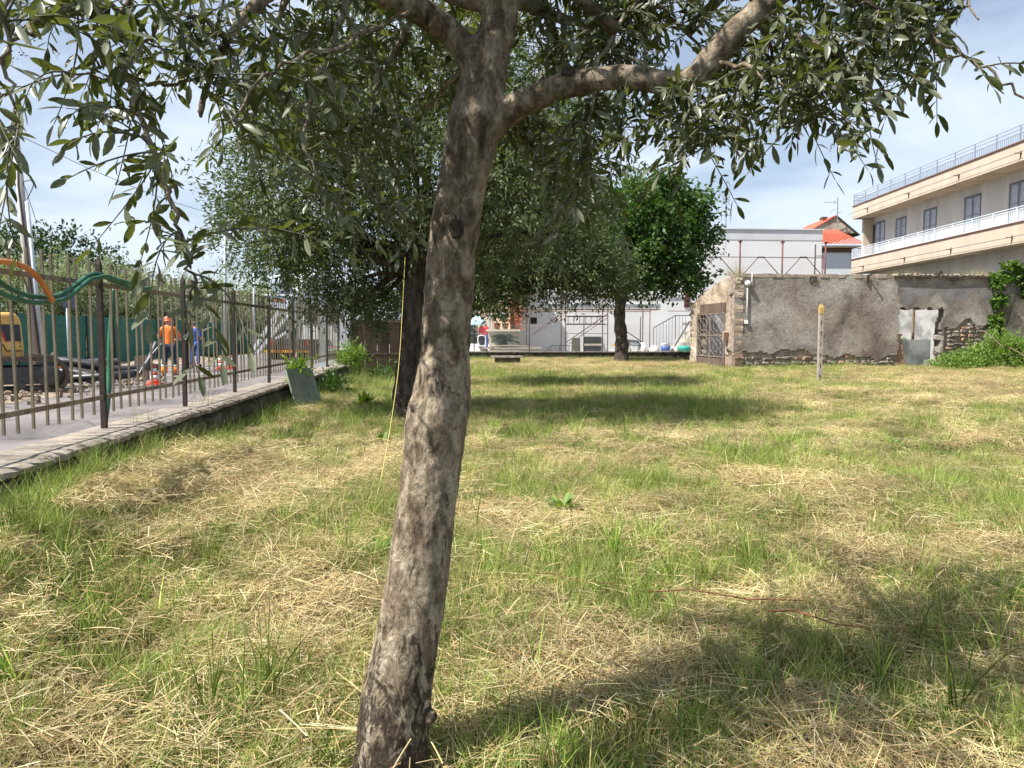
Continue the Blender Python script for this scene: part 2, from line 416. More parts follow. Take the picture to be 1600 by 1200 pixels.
M['chassis'] = mat('chassis_dark', (0.07, 0.07, 0.075), (0.04, 0.04, 0.042), 8, 0.7)
M['yellow'] = mat('yellow_band', (0.85, 0.48, 0.04), (0.75, 0.4, 0.03), 6, 0.5)
M['rust_sheet'] = mat('rusty_sheet', (0.16, 0.105, 0.075), (0.07, 0.045, 0.035), 2.5, 0.85, bmp=0.4, bscale=12, mid=(0.12, 0.085, 0.065), sc3=(2, 2, 0.5))
M['slab_green'] = mat('grey_green_board', (0.24, 0.28, 0.22), (0.14, 0.17, 0.13), 6, 0.8, bmp=0.3, bscale=20, sc3=(2, 2, 0.5))
M['rope'] = mat('yellow_cord', (0.62, 0.50, 0.16), (0.5, 0.38, 0.1), 30, 0.8)
M['white_wall'] = mat('white_render', (0.76, 0.76, 0.77), (0.70, 0.70, 0.715), 0.9, 0.9, bmp=0.15, bscale=20)
M['grey_wall'] = mat('grey_render', (0.64, 0.65, 0.67), (0.56, 0.57, 0.59), 0.9, 0.9, bmp=0.15, bscale=20)
M['scaffold'] = mat('scaffold_red', (0.18, 0.065, 0.055), (0.09, 0.045, 0.04), 9, 0.7)
M['deck'] = mat('scaffold_deck', (0.33, 0.37, 0.38), (0.22, 0.25, 0.26), 3, 0.6, 0.2)
M['brick_red'] = mat('brick_red', (0.55, 0.19, 0.10), (0.38, 0.12, 0.07), 8, 0.85, bmp=0.3, bscale=30)
M['cream'] = mat('cream_stone', (0.62, 0.55, 0.42), (0.5, 0.43, 0.33), 4, 0.85)
M['tan'] = mat('tan_fascia', (0.53, 0.44, 0.35), (0.42, 0.345, 0.27), 1.6, 0.9, sc3=(1, 1, .18), bmp=0.1, bscale=20, lo=0.3, hi=0.7)
M['apt_wall'] = mat('apartment_wall', (0.60, 0.57, 0.54), (0.47, 0.445, 0.415), 1.4, 0.9, sc3=(1, 1, .2), bmp=0.15, bscale=20)
M['soffit'] = mat('stained_soffit', (0.50, 0.41, 0.31), (0.33, 0.27, 0.21), 1.3, 0.9)
M['shutter'] = mat('grey_shutter', (0.50, 0.53, 0.60), (0.42, 0.45, 0.52), 4, 0.6)
M['shutter_rim'] = mat('shutter_rim', (0.30, 0.32, 0.38), None, 4, 0.6)
M['shutter_frame'] = mat('shutter_frame', (0.15, 0.165, 0.20), None, 4, 0.6)
M['railing'] = mat('railing_white', (0.62, 0.67, 0.74), (0.52, 0.57, 0.64), 5, 0.5)
M['railing_dark'] = mat('railing_grey', (0.27, 0.31, 0.38), (0.2, 0.24, 0.30), 5, 0.5)
M['roof_tile'] = mat('red_roof_tile', (0.56, 0.13, 0.075), (0.40, 0.085, 0.05), 2.2, 0.75, bmp=0.2, bscale=20)
M['brown'] = mat('brown_band', (0.16, 0.07, 0.045), None, 5, 0.8)
M['wood'] = mat('old_wood', (0.32, 0.24, 0.17), (0.2, 0.14, 0.1), 7, 0.85)
M['post_conc'] = mat('fence_post_concrete', (0.40, 0.345, 0.29), (0.25, 0.21, 0.175), 8, 0.9, bmp=0.4, bscale=40)
M['post_yellow'] = mat('yellow_paint', (0.50, 0.34, 0.08), (0.36, 0.27, 0.12), 12, 0.85)
M['iron_light'] = mat('weathered_gate_iron', (0.27, 0.235, 0.21), (0.14, 0.10, 0.085), 9, 0.8)
M['old_tile'] = mat('lichen_roof_tile', (0.42, 0.36, 0.30), (0.24, 0.19, 0.16), 6, 0.9, bmp=0.5, bscale=25)
M['white_plastic'] = mat('white_plastic', (0.76, 0.76, 0.74), (0.66, 0.66, 0.64), 6, 0.5)
M['blue_plastic'] = mat('blue_plastic', (0.05, 0.1, 0.4), None, 6, 0.5)
M['teal'] = mat('teal_plastic', (0.02, 0.36, 0.28), None, 6, 0.4)
M['lightblue'] = mat('pale_blue_cloth', (0.45, 0.75, 0.8), None, 6, 0.8)
M['terracotta'] = mat('terracotta', (0.5, 0.17, 0.08), None, 6, 0.85)
M['metal_ant'] = mat('antenna_metal', (0.30, 0.31, 0.33), None, 6, 0.5, 0.5)
M['red_cane'] = mat('red_cane', (0.24, 0.08, 0.035), (0.14, 0.05, 0.025), 20, 0.6)
M['dark_hole'] = mat('dark_interior', (0.03, 0.03, 0.032), None, 4, 0.9)
M['sack'] = mat('sack', (0.62, 0.57, 0.48), (0.48, 0.43, 0.36), 5, 0.9, bmp=0.6, bscale=8, bdist=0.04)
M['red_light'] = mat('red_lens', (0.6, 0.02, 0.02), None, 6, 0.3)

def ruin_mat(name, tint=(1, 1, 1)):
    """old lime render: grey-brown patches, stains, pits"""
    m, nt, b = new_mat(name)
    t = tint
    n = noise(nt, 0.75, 9, 0.62, dist=0.4)
    r = ramp(nt, n.outputs['Fac'], [(0.34, tuple(a * x for a, x in zip((0.144, 0.126, 0.113), t))), (0.44, tuple(a * x for a, x in zip((0.228, 0.199, 0.176), t))),
                                    (0.56, tuple(a * x for a, x in zip((0.319, 0.291, 0.261), t))), (0.68, tuple(a * x for a, x in zip((0.41, 0.383, 0.343), t)))])
    n2 = noise(nt, 7, 9, 0.7)
    r2 = ramp(nt, n2.outputs['Fac'], [(0.32, (0.62, 0.6, 0.58)), (0.5, (1, 1, 1)), (0.7, (1.15, 1.14, 1.12))])
    mu = nt.nodes.new('ShaderNodeMix'); mu.data_type = 'RGBA'; mu.blend_type = 'MULTIPLY'; mu.inputs['Factor'].default_value = 0.9
    nt.links.new(r.outputs[0], mu.inputs['A']); nt.links.new(r2.outputs[0], mu.inputs['B'])
    nb_ = noise(nt, 0.45, 6, 0.6, dist=0.8)
    rb = ramp(nt, nb_.outputs['Fac'], [(0.42, (1.1, 1.12, 1.15)), (0.5, (1, 1, 1)), (0.66, (0.84, 0.75, 0.66))])
    mb_ = nt.nodes.new('ShaderNodeMix'); mb_.data_type = 'RGBA'; mb_.blend_type = 'MULTIPLY'; mb_.inputs['Factor'].default_value = 0.55
    nt.links.new(mu.outputs['Result'], mb_.inputs['A']); nt.links.new(rb.outputs[0], mb_.inputs['B']); mu = mb_
    # small pits
    vo = nt.nodes.new('ShaderNodeTexVoronoi'); vo.inputs['Scale'].default_value = 3.5; vo.feature = 'F1'
    tcn = nt.nodes.new('ShaderNodeTexCoord'); nt.links.new(tcn.outputs['Object'], vo.inputs['Vector'])
    r3 = ramp(nt, vo.outputs['Distance'], [(0.06, (0.35, 0.33, 0.3)), (0.1, (1, 1, 1))])
    mu2 = nt.nodes.new('ShaderNodeMix'); mu2.data_type = 'RGBA'; mu2.blend_type = 'MULTIPLY'; mu2.inputs['Factor'].default_value = 0.7
    nt.links.new(mu.outputs['Result'], mu2.inputs['A']); nt.links.new(r3.outputs[0], mu2.inputs['B'])
    nt.links.new(mu2.outputs['Result'], b.inputs['Base Color'])
    b.inputs['Roughness'].default_value = 0.95; b.inputs['Specular IOR Level'].default_value = 0.1
    n4 = noise(nt, 12, 8, 0.7); bump(nt, b, n4.outputs['Fac'], 0.9, 0.03)
    return m
M['ruin'] = ruin_mat('old_render')
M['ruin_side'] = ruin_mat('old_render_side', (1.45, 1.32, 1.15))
M['ruin_stain'] = mat('dark_stained_render', (0.24, 0.225, 0.22), (0.15, 0.14, 0.14), 3, 0.95, bmp=0.5, bscale=12, bdist=0.03, spec=0.1)
M['ruin_inner'] = mat('inner_plaster', (0.80, 0.79, 0.78), (0.42, 0.42, 0.43), 1.1, 0.95, lo=0.42, hi=0.55)
M['rubble'] = mat('rubble_stone', (0.36, 0.31, 0.26), (0.17, 0.145, 0.12), 5, 0.95, bmp=0.8, bscale=14, bdist=0.04, spec=0.1)
M['rubble_brick'] = mat('old_brick', (0.38, 0.25, 0.18), (0.25, 0.17, 0.12), 6, 0.95, bmp=0.6, bscale=20, bdist=0.03, spec=0.1)

# ------------------------------------------------------------------ ground
def hgt(x, y):
    x = np.asarray(x, dtype=float); y = np.asarray(y, dtype=float)
    h = 0.03 * np.sin(x * 1.1 + 0.7 * y) + 0.025 * np.sin(x * 0.43 - 0.9 * y + 1.3) + 0.018 * np.sin(2.3 * x + 1.9) * np.cos(1.7 * y)
    fx = FX0 + FS * (y - FY0)
    h = h + 0.10 * np.exp(-((x - fx - 0.6) / 0.9) ** 2) * (x > fx)      # swath of hay against the wall
    h = h + 0.22 * np.exp(-((x - fx - 0.35) / 0.85) ** 2) * (x > fx) * np.clip((9.5 - y) / 4.5, 0, 1)
    h = h * np.clip((38 - y) / 4, 0, 1) * np.clip((x - fx) / 0.3, 0, 1)
    return h
def build_ground():
    xs = np.concatenate([[-400, -120, -60, -30, -20, -14, -9], np.arange(-6.5, 16.01, 0.25), [18, 24, 35, 60, 120, 400]])
    ys = np.concatenate([[-100, -20, -5], np.arange(0, 41, 0.25), [45, 60, 90, 150, 300, 900]])
    X, Y = np.meshgrid(xs, ys)
    Z = hgt(X, Y)
    v = np.stack([X, Y, Z], -1).reshape(-1, 3)
    nx = len(xs); ny = len(ys)
    i, j = np.meshgrid(np.arange(nx - 1), np.arange(ny - 1))
    a = (j * nx + i).ravel()
    f = np.stack([a, a + 1, a + nx + 1, a + nx], -1)
    o = np_obj('ground', v, f, M['ground'], smooth=True)
    tag(o, kind='structure')
build_ground()

def strip_pts(off0, off1, y0, y1, z, n=60):
    mb = MB()
    for i in range(n):
        a = y0 + (y1 - y0) * i / n; b = y0 + (y1 - y0) * (i + 1) / n
        mb.quad((fence_x(a) + off0, a, z), (fence_x(a) + off1, a, z), (fence_x(b) + off1, b, z), (fence_x(b) + off0, b, z))
    return mb
o = strip_pts(-9.6, -0.05, -3, 130, 0.06).obj('road', M['road']); tag(o, kind='structure')
# excavated strip: lumpy dirt along the far side of the road
def dirt():
    n, m = 90, 26
    vs = []; fs = []
    for i in range(n + 1):
        y = 4 + 34 * i / n
        for j in range(m + 1):
            t = j / m
            o_ = -12.0 + (6.9 if y < 16 else max(4.6, 6.9 - (y - 16) * .5)) * t + (0.35 * math.sin(y * 0.9) + 0.2 * math.sin(y * 2.3)) * (1 if t > 0.5 else 0)
            z = 0.03 + 0.17 * math.sin(math.pi * t) * (0.6 + 0.4 * math.sin(y * 1.7 + j)) + random.uniform(0, 0.05)
            if j in (0, m) or i in (0, n): z = 0.02
            vs.append((fence_x(y) + o_, y, z))
    for i in range(n):
        for j in range(m):
            a = i * (m + 1) + j
            fs.append((a, a + 1, a + m + 2, a + m + 1))
    o = MB().add(vs, fs).obj('dirt_bank', M['dirt']); tag(o, kind='structure')
    mb = MB()
    for _ in range(700):
        y = random.uniform(9, 22); x = fence_x(y) - random.uniform(4.6, 10.5); r = random.uniform(0.02, 0.075)
        Mx = Matrix.Translation((x, y, 0.06 + random.uniform(0, 0.14))) @ Matrix.Rotation(random.uniform(0, 6), 4, (random.random(), random.random(), 1))
        mb.box((-r, -r * 0.7, -r * 0.6), (r, r * 0.7, r * 0.6), 0, Mx, r * 0.3)
    o = mb.obj('dirt_clods', M['dirt']); tag(o, 'crumbled brown clods strewn beside the road trench', 'soil', kind='stuff')
dirt()
o = strip_pts(-16.5, -12.0, -3, 130, 0.015).obj('verge', M['ground']); tag(o, kind='structure')

# ------------------------------------------------------------------ boundary wall (low) with cap slabs and stones
WY0, WY1 = 1.2, 20.6
def boundary_wall():
    t = thing('boundary_wall', 'low dark rubble wall with a rough pale stone capping under the iron fence', 'wall', (fence_x(10), 10, 0))
    mb = MB()
    n = 40
    def P(y, off, z): return Vector((fence_x(y) + off, y, z))
    ys = [WY0 + (WY1 - WY0) * i / n for i in range(n + 1)]
    for a, b in zip(ys[:-1], ys[1:]):
        mb.quad(P(a, 0.24, -0.1), P(b, 0.24, -0.1), P(b, 0.24, 0.465), P(a, 0.24, 0.465))
        mb.quad(P(a, -0.10, 0.0), P(a, -0.10, 0.465), P(b, -0.10, 0.465), P(b, -0.10, 0.0))
    mb.quad(P(WY1, 0.24, -0.1), P(WY1, -0.1, -0.1), P(WY1, -0.1, 0.465), P(WY1, 0.24, 0.465))
    mb.quad(P(WY0, 0.24, -0.1), P(WY0, 0.24, 0.465), P(WY0, -0.1, 0.465), P(WY0, -0.1, -0.1))
    mb.obj('wall_core', M['mortar'], t)
    # face stones
    y = WY0 + 0.1
    while y < WY1 - 0.5:
        for z0, z1 in ((-0.05, 0.2), (0.21, 0.45)):
            L = random.uniform(0.28, 0.6); yy = y + random.uniform(-0.1, 0.1); pr = random.uniform(0.262, 0.335)
            h0 = z0 + random.uniform(0, 0.03); h1 = z1 - random.uniform(0, 0.05)
            m2 = MB()
            c = [P(yy, 0.235, h0), P(yy + L, 0.235, h0), P(yy + L, 0.235, h1), P(yy, 0.235, h1)]
            k = 0.04
            j = lambda: random.uniform(-0.02, 0.02)
            e = [P(yy + k + j(), pr, h0 + k + j()), P(yy + L / 2, pr + 0.01, h0 + k * 0.6), P(yy + L - k + j(), pr, h0 + k + j()),
                 P(yy + L - k + j(), pr, h1 - k + j()), P(yy + L / 2, pr, h1 - k * 0.7), P(yy + k + j(), pr, h1 - k + j())]
            m2.add(c + e, [(4, 5, 8, 9), (5, 6, 7, 8), (0, 1, 6, 5), (0, 5, 4), (1, 2, 7, 6), (2, 3, 8, 7), (3, 9, 8), (3, 0, 4, 9)])
            m2.obj('stone', M['stone'], t)
        y += random.uniform(0.4, 0.52)
    # cap slabs, broken front edges
    y = WY0
    while y < WY1:
        L = random.uniform(0.85, 1.3); L = min(L, WY1 - y + 0.02)
        k = 26
        m2 = MB(); top = []; bot = []
        dz = random.uniform(-0.006, 0.006)
        for i in range(k + 1):
            yy = y + 0.006 + (L - 0.012) * i / k
            fr = 0.345 + random.uniform(-0.012, 0.012) - (random.uniform(.02, .06) if random.random() < .12 else 0) + .012 * math.sin(yy * 5.3)
            top.append([P(yy, -0.125, 0.532 + dz), P(yy, fr - 0.05, 0.53 + dz + random.uniform(-.003, .003)), P(yy, fr - 0.008, 0.512 + dz + random.uniform(-.012, .006)), P(yy, fr - random.uniform(0.0, 0.03), 0.47), P(yy, 0.2, 0.462), P(yy, -0.125, 0.462)])
        vs = [q for r_ in top for q in r_]; fs = []
        for i in range(k):
            for j in range(6):
                j2 = (j + 1) % 6
                fs.append((i * 6 + j, i * 6 + j2, (i + 1) * 6 + j2, (i + 1) * 6 + j))
        fs.append((5, 4, 3, 2, 1, 0)); fs.append(tuple(k * 6 + j for j in range(6)))
        m2.add(vs, fs); m2.obj('cap_slab', M['cap'], t)
        y += L
boundary_wall()

# ------------------------------------------------------------------ iron fence
def iron_fence():
    t = thing('iron_fence', 'rusty iron bar fence with dark pointed posts on the low wall along the road', 'fence', (fence_x(10), 10, 0.53))
    P = lambda y, z, off=0.0: Vector((fence_x(y) + off, y, z))
    posts = [0.5, 2.55, 4.6] + [6.68 + 2.05 * i for i in range(8)]
    # shared meshes built round the origin
    bm_ = MB()
    bm_.box((-0.009, -0.009, 0.67), (0.009, 0.009, 2.03)); bar_me = bm_.mesh('bar', M['bar'])
    pm = MB(); pm.box((-0.022, -0.022, 0.528), (0.022, 0.022, 2.0)); pm.box((-0.022, -0.022, 2.0), (0.022, 0.022, 2.08), taper=0.02)
    post_me = pm.mesh('post', M['post'])
    org = Vector(t.location)
    for i, y in enumerate(posts):
        if y > 1.3:
            o = bpy.data.objects.new('post', post_me); COL.objects.link(o); o.parent = t
            o.location = P(y, 0) - org + Vector((0, 0, random.uniform(-.01, .01))); o.rotation_euler = (R(random.uniform(-0.6, 0.6)), R(random.uniform(-0.8, 0.8)), R(5))
        if i == 0: continue
        a = posts[i - 1]; b = y
        for k in range(1, 11):
            yy = a + (b - a) * k / 11
            if yy < 1.6: continue
            o = bpy.data.objects.new('bar', bar_me); COL.objects.link(o); o.parent = t
            o.location = P(yy, random.uniform(-0.008, 0.008)) - org
            o.rotation_euler = (R(random.uniform(-0.7, 0.7)), R(random.uniform(-0.5, 0.5)), R(5))
        for z in (0.82, 1.83):
            MB().bar(P(a + 0.03, z, 0.015), P(b - 0.03, z, 0.015), 0.012, 0.04, 0).obj('rail', M['rail'], t)
iron_fence()

def hose(name, pts, r, m, label, ring=0, off=0.05):
    P = [PF(x, y, off if len(a) == 0 else a[0]) for (x, y, *a) in pts]
    Q = smooth_path(P, 10)
    rad = [r * (1 + (0.09 if i % 2 else -0.05) * ring) for i in range(len(Q))] if ring else r
    o = MB().tube(Q, rad, 10).obj(name, m, smooth=True)
    tag(o, label, 'hose')
def smooth_path(P, k=8):
    P = [Vector(p) for p in P]
    out_ = []
    Q = [P[0] * 2 - P[1]] + P + [P[-1] * 2 - P[-2]]
    for i in range(1, len(Q) - 2):
        p0, p1, p2, p3 = Q[i - 1], Q[i], Q[i + 1], Q[i + 2]
        for j in range(k):
            t = j / k
            out_.append(0.5 * ((2 * p1) + (p2 - p0) * t + (2 * p0 - 5 * p1 + 4 * p2 - p3) * t * t + (3 * p1 - p0 - 3 * p2 + p3) * t ** 3))
    out_.append(P[-1])
    return out_
hose('green_hose', [(-60, 395), (-20, 425), (10, 448), (45, 462), (78, 464), (100, 458), (122, 442), (140, 430), (153, 428), (170, 436), (195, 447), (215, 452), (234, 450)], 0.019, M['green_hose'], 'upper green hose looped over the top rail of the iron fence', off=0.06)
hose('green_hose', [(-60, 420), (-20, 446), (10, 462), (45, 472), (78, 472), (104, 466), (124, 450), (141, 437), (152, 434), (166, 432), (185, 438), (203, 443)], 0.019, M['green_hose'], 'lower green hose sagging beneath the other one on the iron fence', off=0.09)
hose('orange_hose', [(-60, 410), (-20, 408), (20, 411), (45, 421), (62, 438), (74, 456), (82, 471)], 0.02, M['orange_hose'], 'short orange corrugated hose bent over the fence rail at the left edge', ring=1, off=0.13)
hose('green_hose', [(178, 452, -0.05), (176, 480, -0.06), (172, 530, -0.07), (171, 580, -0.07), (169, 620, -0.06), (164, 662, -0.07)], 0.024, M['green_hose'], 'flat green hose hanging straight down just right of the nearest fence post')

# ------------------------------------------------------------------ main olive tree in front
D0 = 2.4
def W(w, d): return 0.96 * w / F * d / 2
def main_tree():
    t = thing('olive_tree', 'nearest olive tree with a mottled grey leaning trunk and two long bare limbs', 'tree', (-0.4, 2.3, 0))
    mb = MB()
    def limb(lst, n=20, k=6):
        pts = []; rad = []
        for x, y, w, d in lst:
            pts.append(V(x, y, d)); rad.append(W(w, d))
        Q = smooth_path(pts, k)
        rr = np.interp(np.arange(len(Q)) / k, np.arange(len(rad)), rad)
        mb.tube(Q, list(rr), n)
        return Q
    trunk = limb([(596, 1290, 185, 2.22), (604, 1230, 140, 2.26), (611, 1180, 124, 2.28), (618, 1100, 118, 2.3), (637, 1000, 106, 2.33), (652, 900, 104, 2.36), (665, 800, 98, 2.38), (675, 720, 96, 2.4),
          (683, 655, 103, 2.4), (690, 615, 98, 2.41), (695, 560, 84, 2.42), (698, 500, 80, 2.43), (706, 400, 77, 2.43), (712, 350, 78, 2.43), (722, 290, 78, 2.43), (733, 235, 84, 2.43), (742, 190, 88, 2.43),
          (752, 145, 74, 2.43), (760, 95, 70, 2.43), (774, 55, 58, 2.43), (785, 0, 56, 2.43), (800, -80, 52, 2.45), (812, -190, 44, 2.5), (800, -330, 34, 2.6)], 24)
    left = limb([(752, 120, 50, 2.43), (728, 78, 46, 2.42), (692, 42, 43, 2.38), (650, 14, 41, 2.33), (600, -8, 40, 2.28), (545, -30, 38, 2.2), (480, -60, 34, 2.1), (400, -120, 28, 2.0), (320, -200, 20, 1.9)])
    right = limb([(752, 205, 56, 2.43), (782, 183, 48, 2.42), (822, 158, 42, 2.40), (872, 137, 40, 2.36), (930, 124, 38, 2.32), (990, 121, 38, 2.28), (1048, 131, 38, 2.25), (1084, 122, 41, 2.23),
           (1110, 96, 43, 2.22), (1142, 58, 42, 2.2), (1182, 20, 40, 2.2), (1230, -20, 36, 2.2), (1300, -75, 28, 2.2), (1380, -150, 20, 2.25)])
    l2 = limb([(556, -26, 26, 2.2), (490, -40, 24, 2.05), (440, -25, 23, 1.98), (408, 0, 22, 1.93), (378, 32, 20, 1.9), (352, 68, 18, 1.87), (332, 108, 15, 1.85), (320, 145, 12, 1.83), (312, 185, 8, 1.8)])
    l3 = limb([(783, 20, 30, 2.43), (750, 8, 24, 2.4), (715, 0, 22, 2.38), (680, -20, 20, 2.35), (620, -80, 16, 2.4), (560, -160, 12, 2.5)])
    l4 = limb([(795, -40, 34, 2.44), (840, -100, 28, 2.6), (920, -180, 22, 2.8), (1010, -260, 16, 3.0)])
    l5 = limb([(785, 0, 26, 2.43), (830, 10, 20, 2.55), (880, 30, 16, 2.7), (950, 45, 12, 2.85), (1030, 50, 8, 2.95)])
    # knots, stubs and swellings
    for (x, y, d, w, dx, dy) in ((646, 632, 2.33, 22, -8, 0), (888, 112, 2.33, 16, 4, -10), (1018, 112, 2.26, 14, 4, -8), (792, 60, 2.4, 18, 10, 4), (700, 236, 2.38, 26, -8, 0), (672, 1120, 2.25, 30, 6, 0), (575, 1150, 2.24, 36, -8, 0), (655, 1060, 2.26, 20, 4, 0)):
        p = V(x, y, d); q = V(x + dx, y + dy, d - 0.012)
        mb.tube([p + (p - q) * 1.5, p, q], [W(w, d), W(w, d) * 0.95, W(w, d) * 0.6], 10)
    tr = mb.obj('trunk', M['bark'], t, smooth=True)
    rm = tr.modifiers.new('fuse', 'REMESH'); rm.mode = 'VOXEL'; rm.voxel_size = 0.0075; rm.use_smooth_shade = True
    sm = tr.modifiers.new('soften', 'SMOOTH'); sm.iterations = 7; sm.factor = 0.6
    for nm, s, st in (('lumps', 0.16, 0.014), ('bark', 0.035, 0.0075)):
        tx = bpy.data.textures.new(nm, 'CLOUDS'); tx.noise_scale = s; tx.noise_depth = 3
        dm = tr.modifiers.new(nm, 'DISPLACE'); dm.texture = tx; dm.strength = st; dm.mid_level = 0.5; dm.texture_coords = 'GLOBAL'
    # dark scars where branches were cut
    for (x, y, d, w, h) in ((713, 357, 2.328, 26, 34), (888, 112, 2.315, 22, 17), (651, 636, 2.335, 20, 26), (476 * 0 + 700, 92, 2.372, 10, 8)):
        s = MB(); c = V(x, y, d); vs = []; fs = []
        n = 12
        for ring, (k, dep) in enumerate(((1.0, 0.006), (0.75, -0.012), (0.35, -0.004))):
            for i in range(n):
                a = 2 * math.pi * i / n; jr = k * (1 + random.uniform(-.22, .22))
                vs.append(c + Vector((math.cos(a) * w / F * d / 2 * jr, dep, math.sin(a) * h / F * d / 2 * jr)))
        for r_ in range(2):
            for i in range(n):
                j = (i + 1) % n; fs.append((r_ * n + i, r_ * n + j, (r_ + 1) * n + j, (r_ + 1) * n + i))
        fs.append(tuple(2 * n + i for i in range(n)))
        s.add(vs, fs).obj('knot', M['dark_bark'], t, smooth=True)
    # secondary branches (thin)
    sb = MB(); nodes = []
    def sec(lst, r0, r1):
        pts = smooth_path([V(x, y, d) for x, y, d in lst], 5)
        n = len(pts)
        pts = [p + Vector((random.gauss(0, .006), random.gauss(0, .006), random.gauss(0, .006))) for p in pts]
        sb.tube(pts, [r0 + (r1 - r0) * i / n for i in range(n)], 7)
        nodes.extend(pts[1:])
    nodes.extend(left[12:]); nodes.extend(right[24:]); nodes.extend(l2[10:]); nodes.extend(l3[8:]); nodes.extend(l4[4:]); nodes.extend(l5[6:]); nodes.extend(trunk[-16:])
    sec([(440, -25, 1.98), (360, -30, 1.85), (260, -20, 1.75), (190, 20, 1.7), (200, 90, 1.66), (218, 160, 1.63), (238, 235, 1.6), (262, 295, 1.58), (280, 350, 1.56), (296, 410, 1.55), (309, 455, 1.54)], .010, .003)
    sec([(352, 68, 1.87), (310, 30, 1.8), (265, 30, 1.72), (228, 60, 1.66), (205, 95, 1.62)], .006, .003)
    sec([(190, 20, 1.7), (120, 10, 1.6), (60, 30, 1.5), (20, 70, 1.42)], .007, .003)
    sec([(260, -20, 1.75), (120, -60, 1.6), (20, -20, 1.45), (8, 80, 1.4), (22, 160, 1.4), (26, 240, 1.4)], .007, .002)
    sec([(330, 110, 1.85), (260, 130, 1.8), (190, 125, 1.75), (110, 115, 1.7)], .005, .002)
    sec([(560, -26, 2.2), (520, 60, 2.1), (490, 140, 2.05), (480, 220, 2.0), (500, 300, 1.95)], .010, .003)
    sec([(650, 14, 2.33), (610, 90, 2.4), (580, 170, 2.45), (570, 260, 2.4), (590, 330, 2.3)], .009, .003)
    sec([(480, -60, 2.1), (420, 60, 2.2), (390, 150, 2.3), (370, 220, 2.3)], .009, .003)
    sec([(650, 14, 2.33), (560, 60, 2.0), (470, 90, 1.8), (400, 130, 1.7), (350, 200, 1.6)], .007, .002)
    sec([(740, 90, 2.5), (690, 140, 2.7), (640, 210, 2.85), (620, 300, 2.9), (640, 380, 2.8)], .009, .003)
    sec([(770, 160, 2.5), (820, 220, 2.7), (860, 290, 2.8), (880, 350, 2.7)], .008, .003)
    sec([(930, 124, 2.32), (920, 200, 2.35), (900, 270, 2.35), (890, 330, 2.3)], .006, .002)
    sec([(930, 120, 2.32), (955, 60, 2.4), (1000, 0, 2.5), (1040, -60, 2.6)], .008, .004)
    sec([(1048, 131, 2.25), (1070, 180, 2.2), (1100, 225, 2.15), (1130, 260, 2.1)], .006, .002)
    sec([(1110, 96, 2.22), (1180, 110, 2.1), (1240, 140, 2.05), (1290, 190, 2.0), (1325, 240, 1.95)], .007, .002)
    sec([(1182, 20, 2.2), (1260, 60, 2.1), (1330, 110, 2.05), (1370, 150, 2.0)], .007, .002)
    sec([(1230, -20, 2.2), (1320, 0, 2.1), (1410, 30, 2.05), (1480, 70, 2.0), (1545, 110, 1.95), (1590, 145, 1.9), (1640, 190, 1.9)], .007, .002)
    sec([(1300, -75, 2.2), (1400, -60, 2.15), (1490, -20, 2.1), (1530, 30, 2.05)], .007, .002)
    sec([(840, -100, 2.6), (860, -20, 2.7), (880, 60, 2.8), (890, 120, 2.9)], .008, .003)
    sec([(1000, -20, 2.5), (1060, 40, 2.7), (1120, 120, 2.8), (1150, 190, 2.8)], .007, .003)
    sec([(1182, 20, 2.2), (1210, 110, 2.4), (1230, 180, 2.5)], .006, .002)
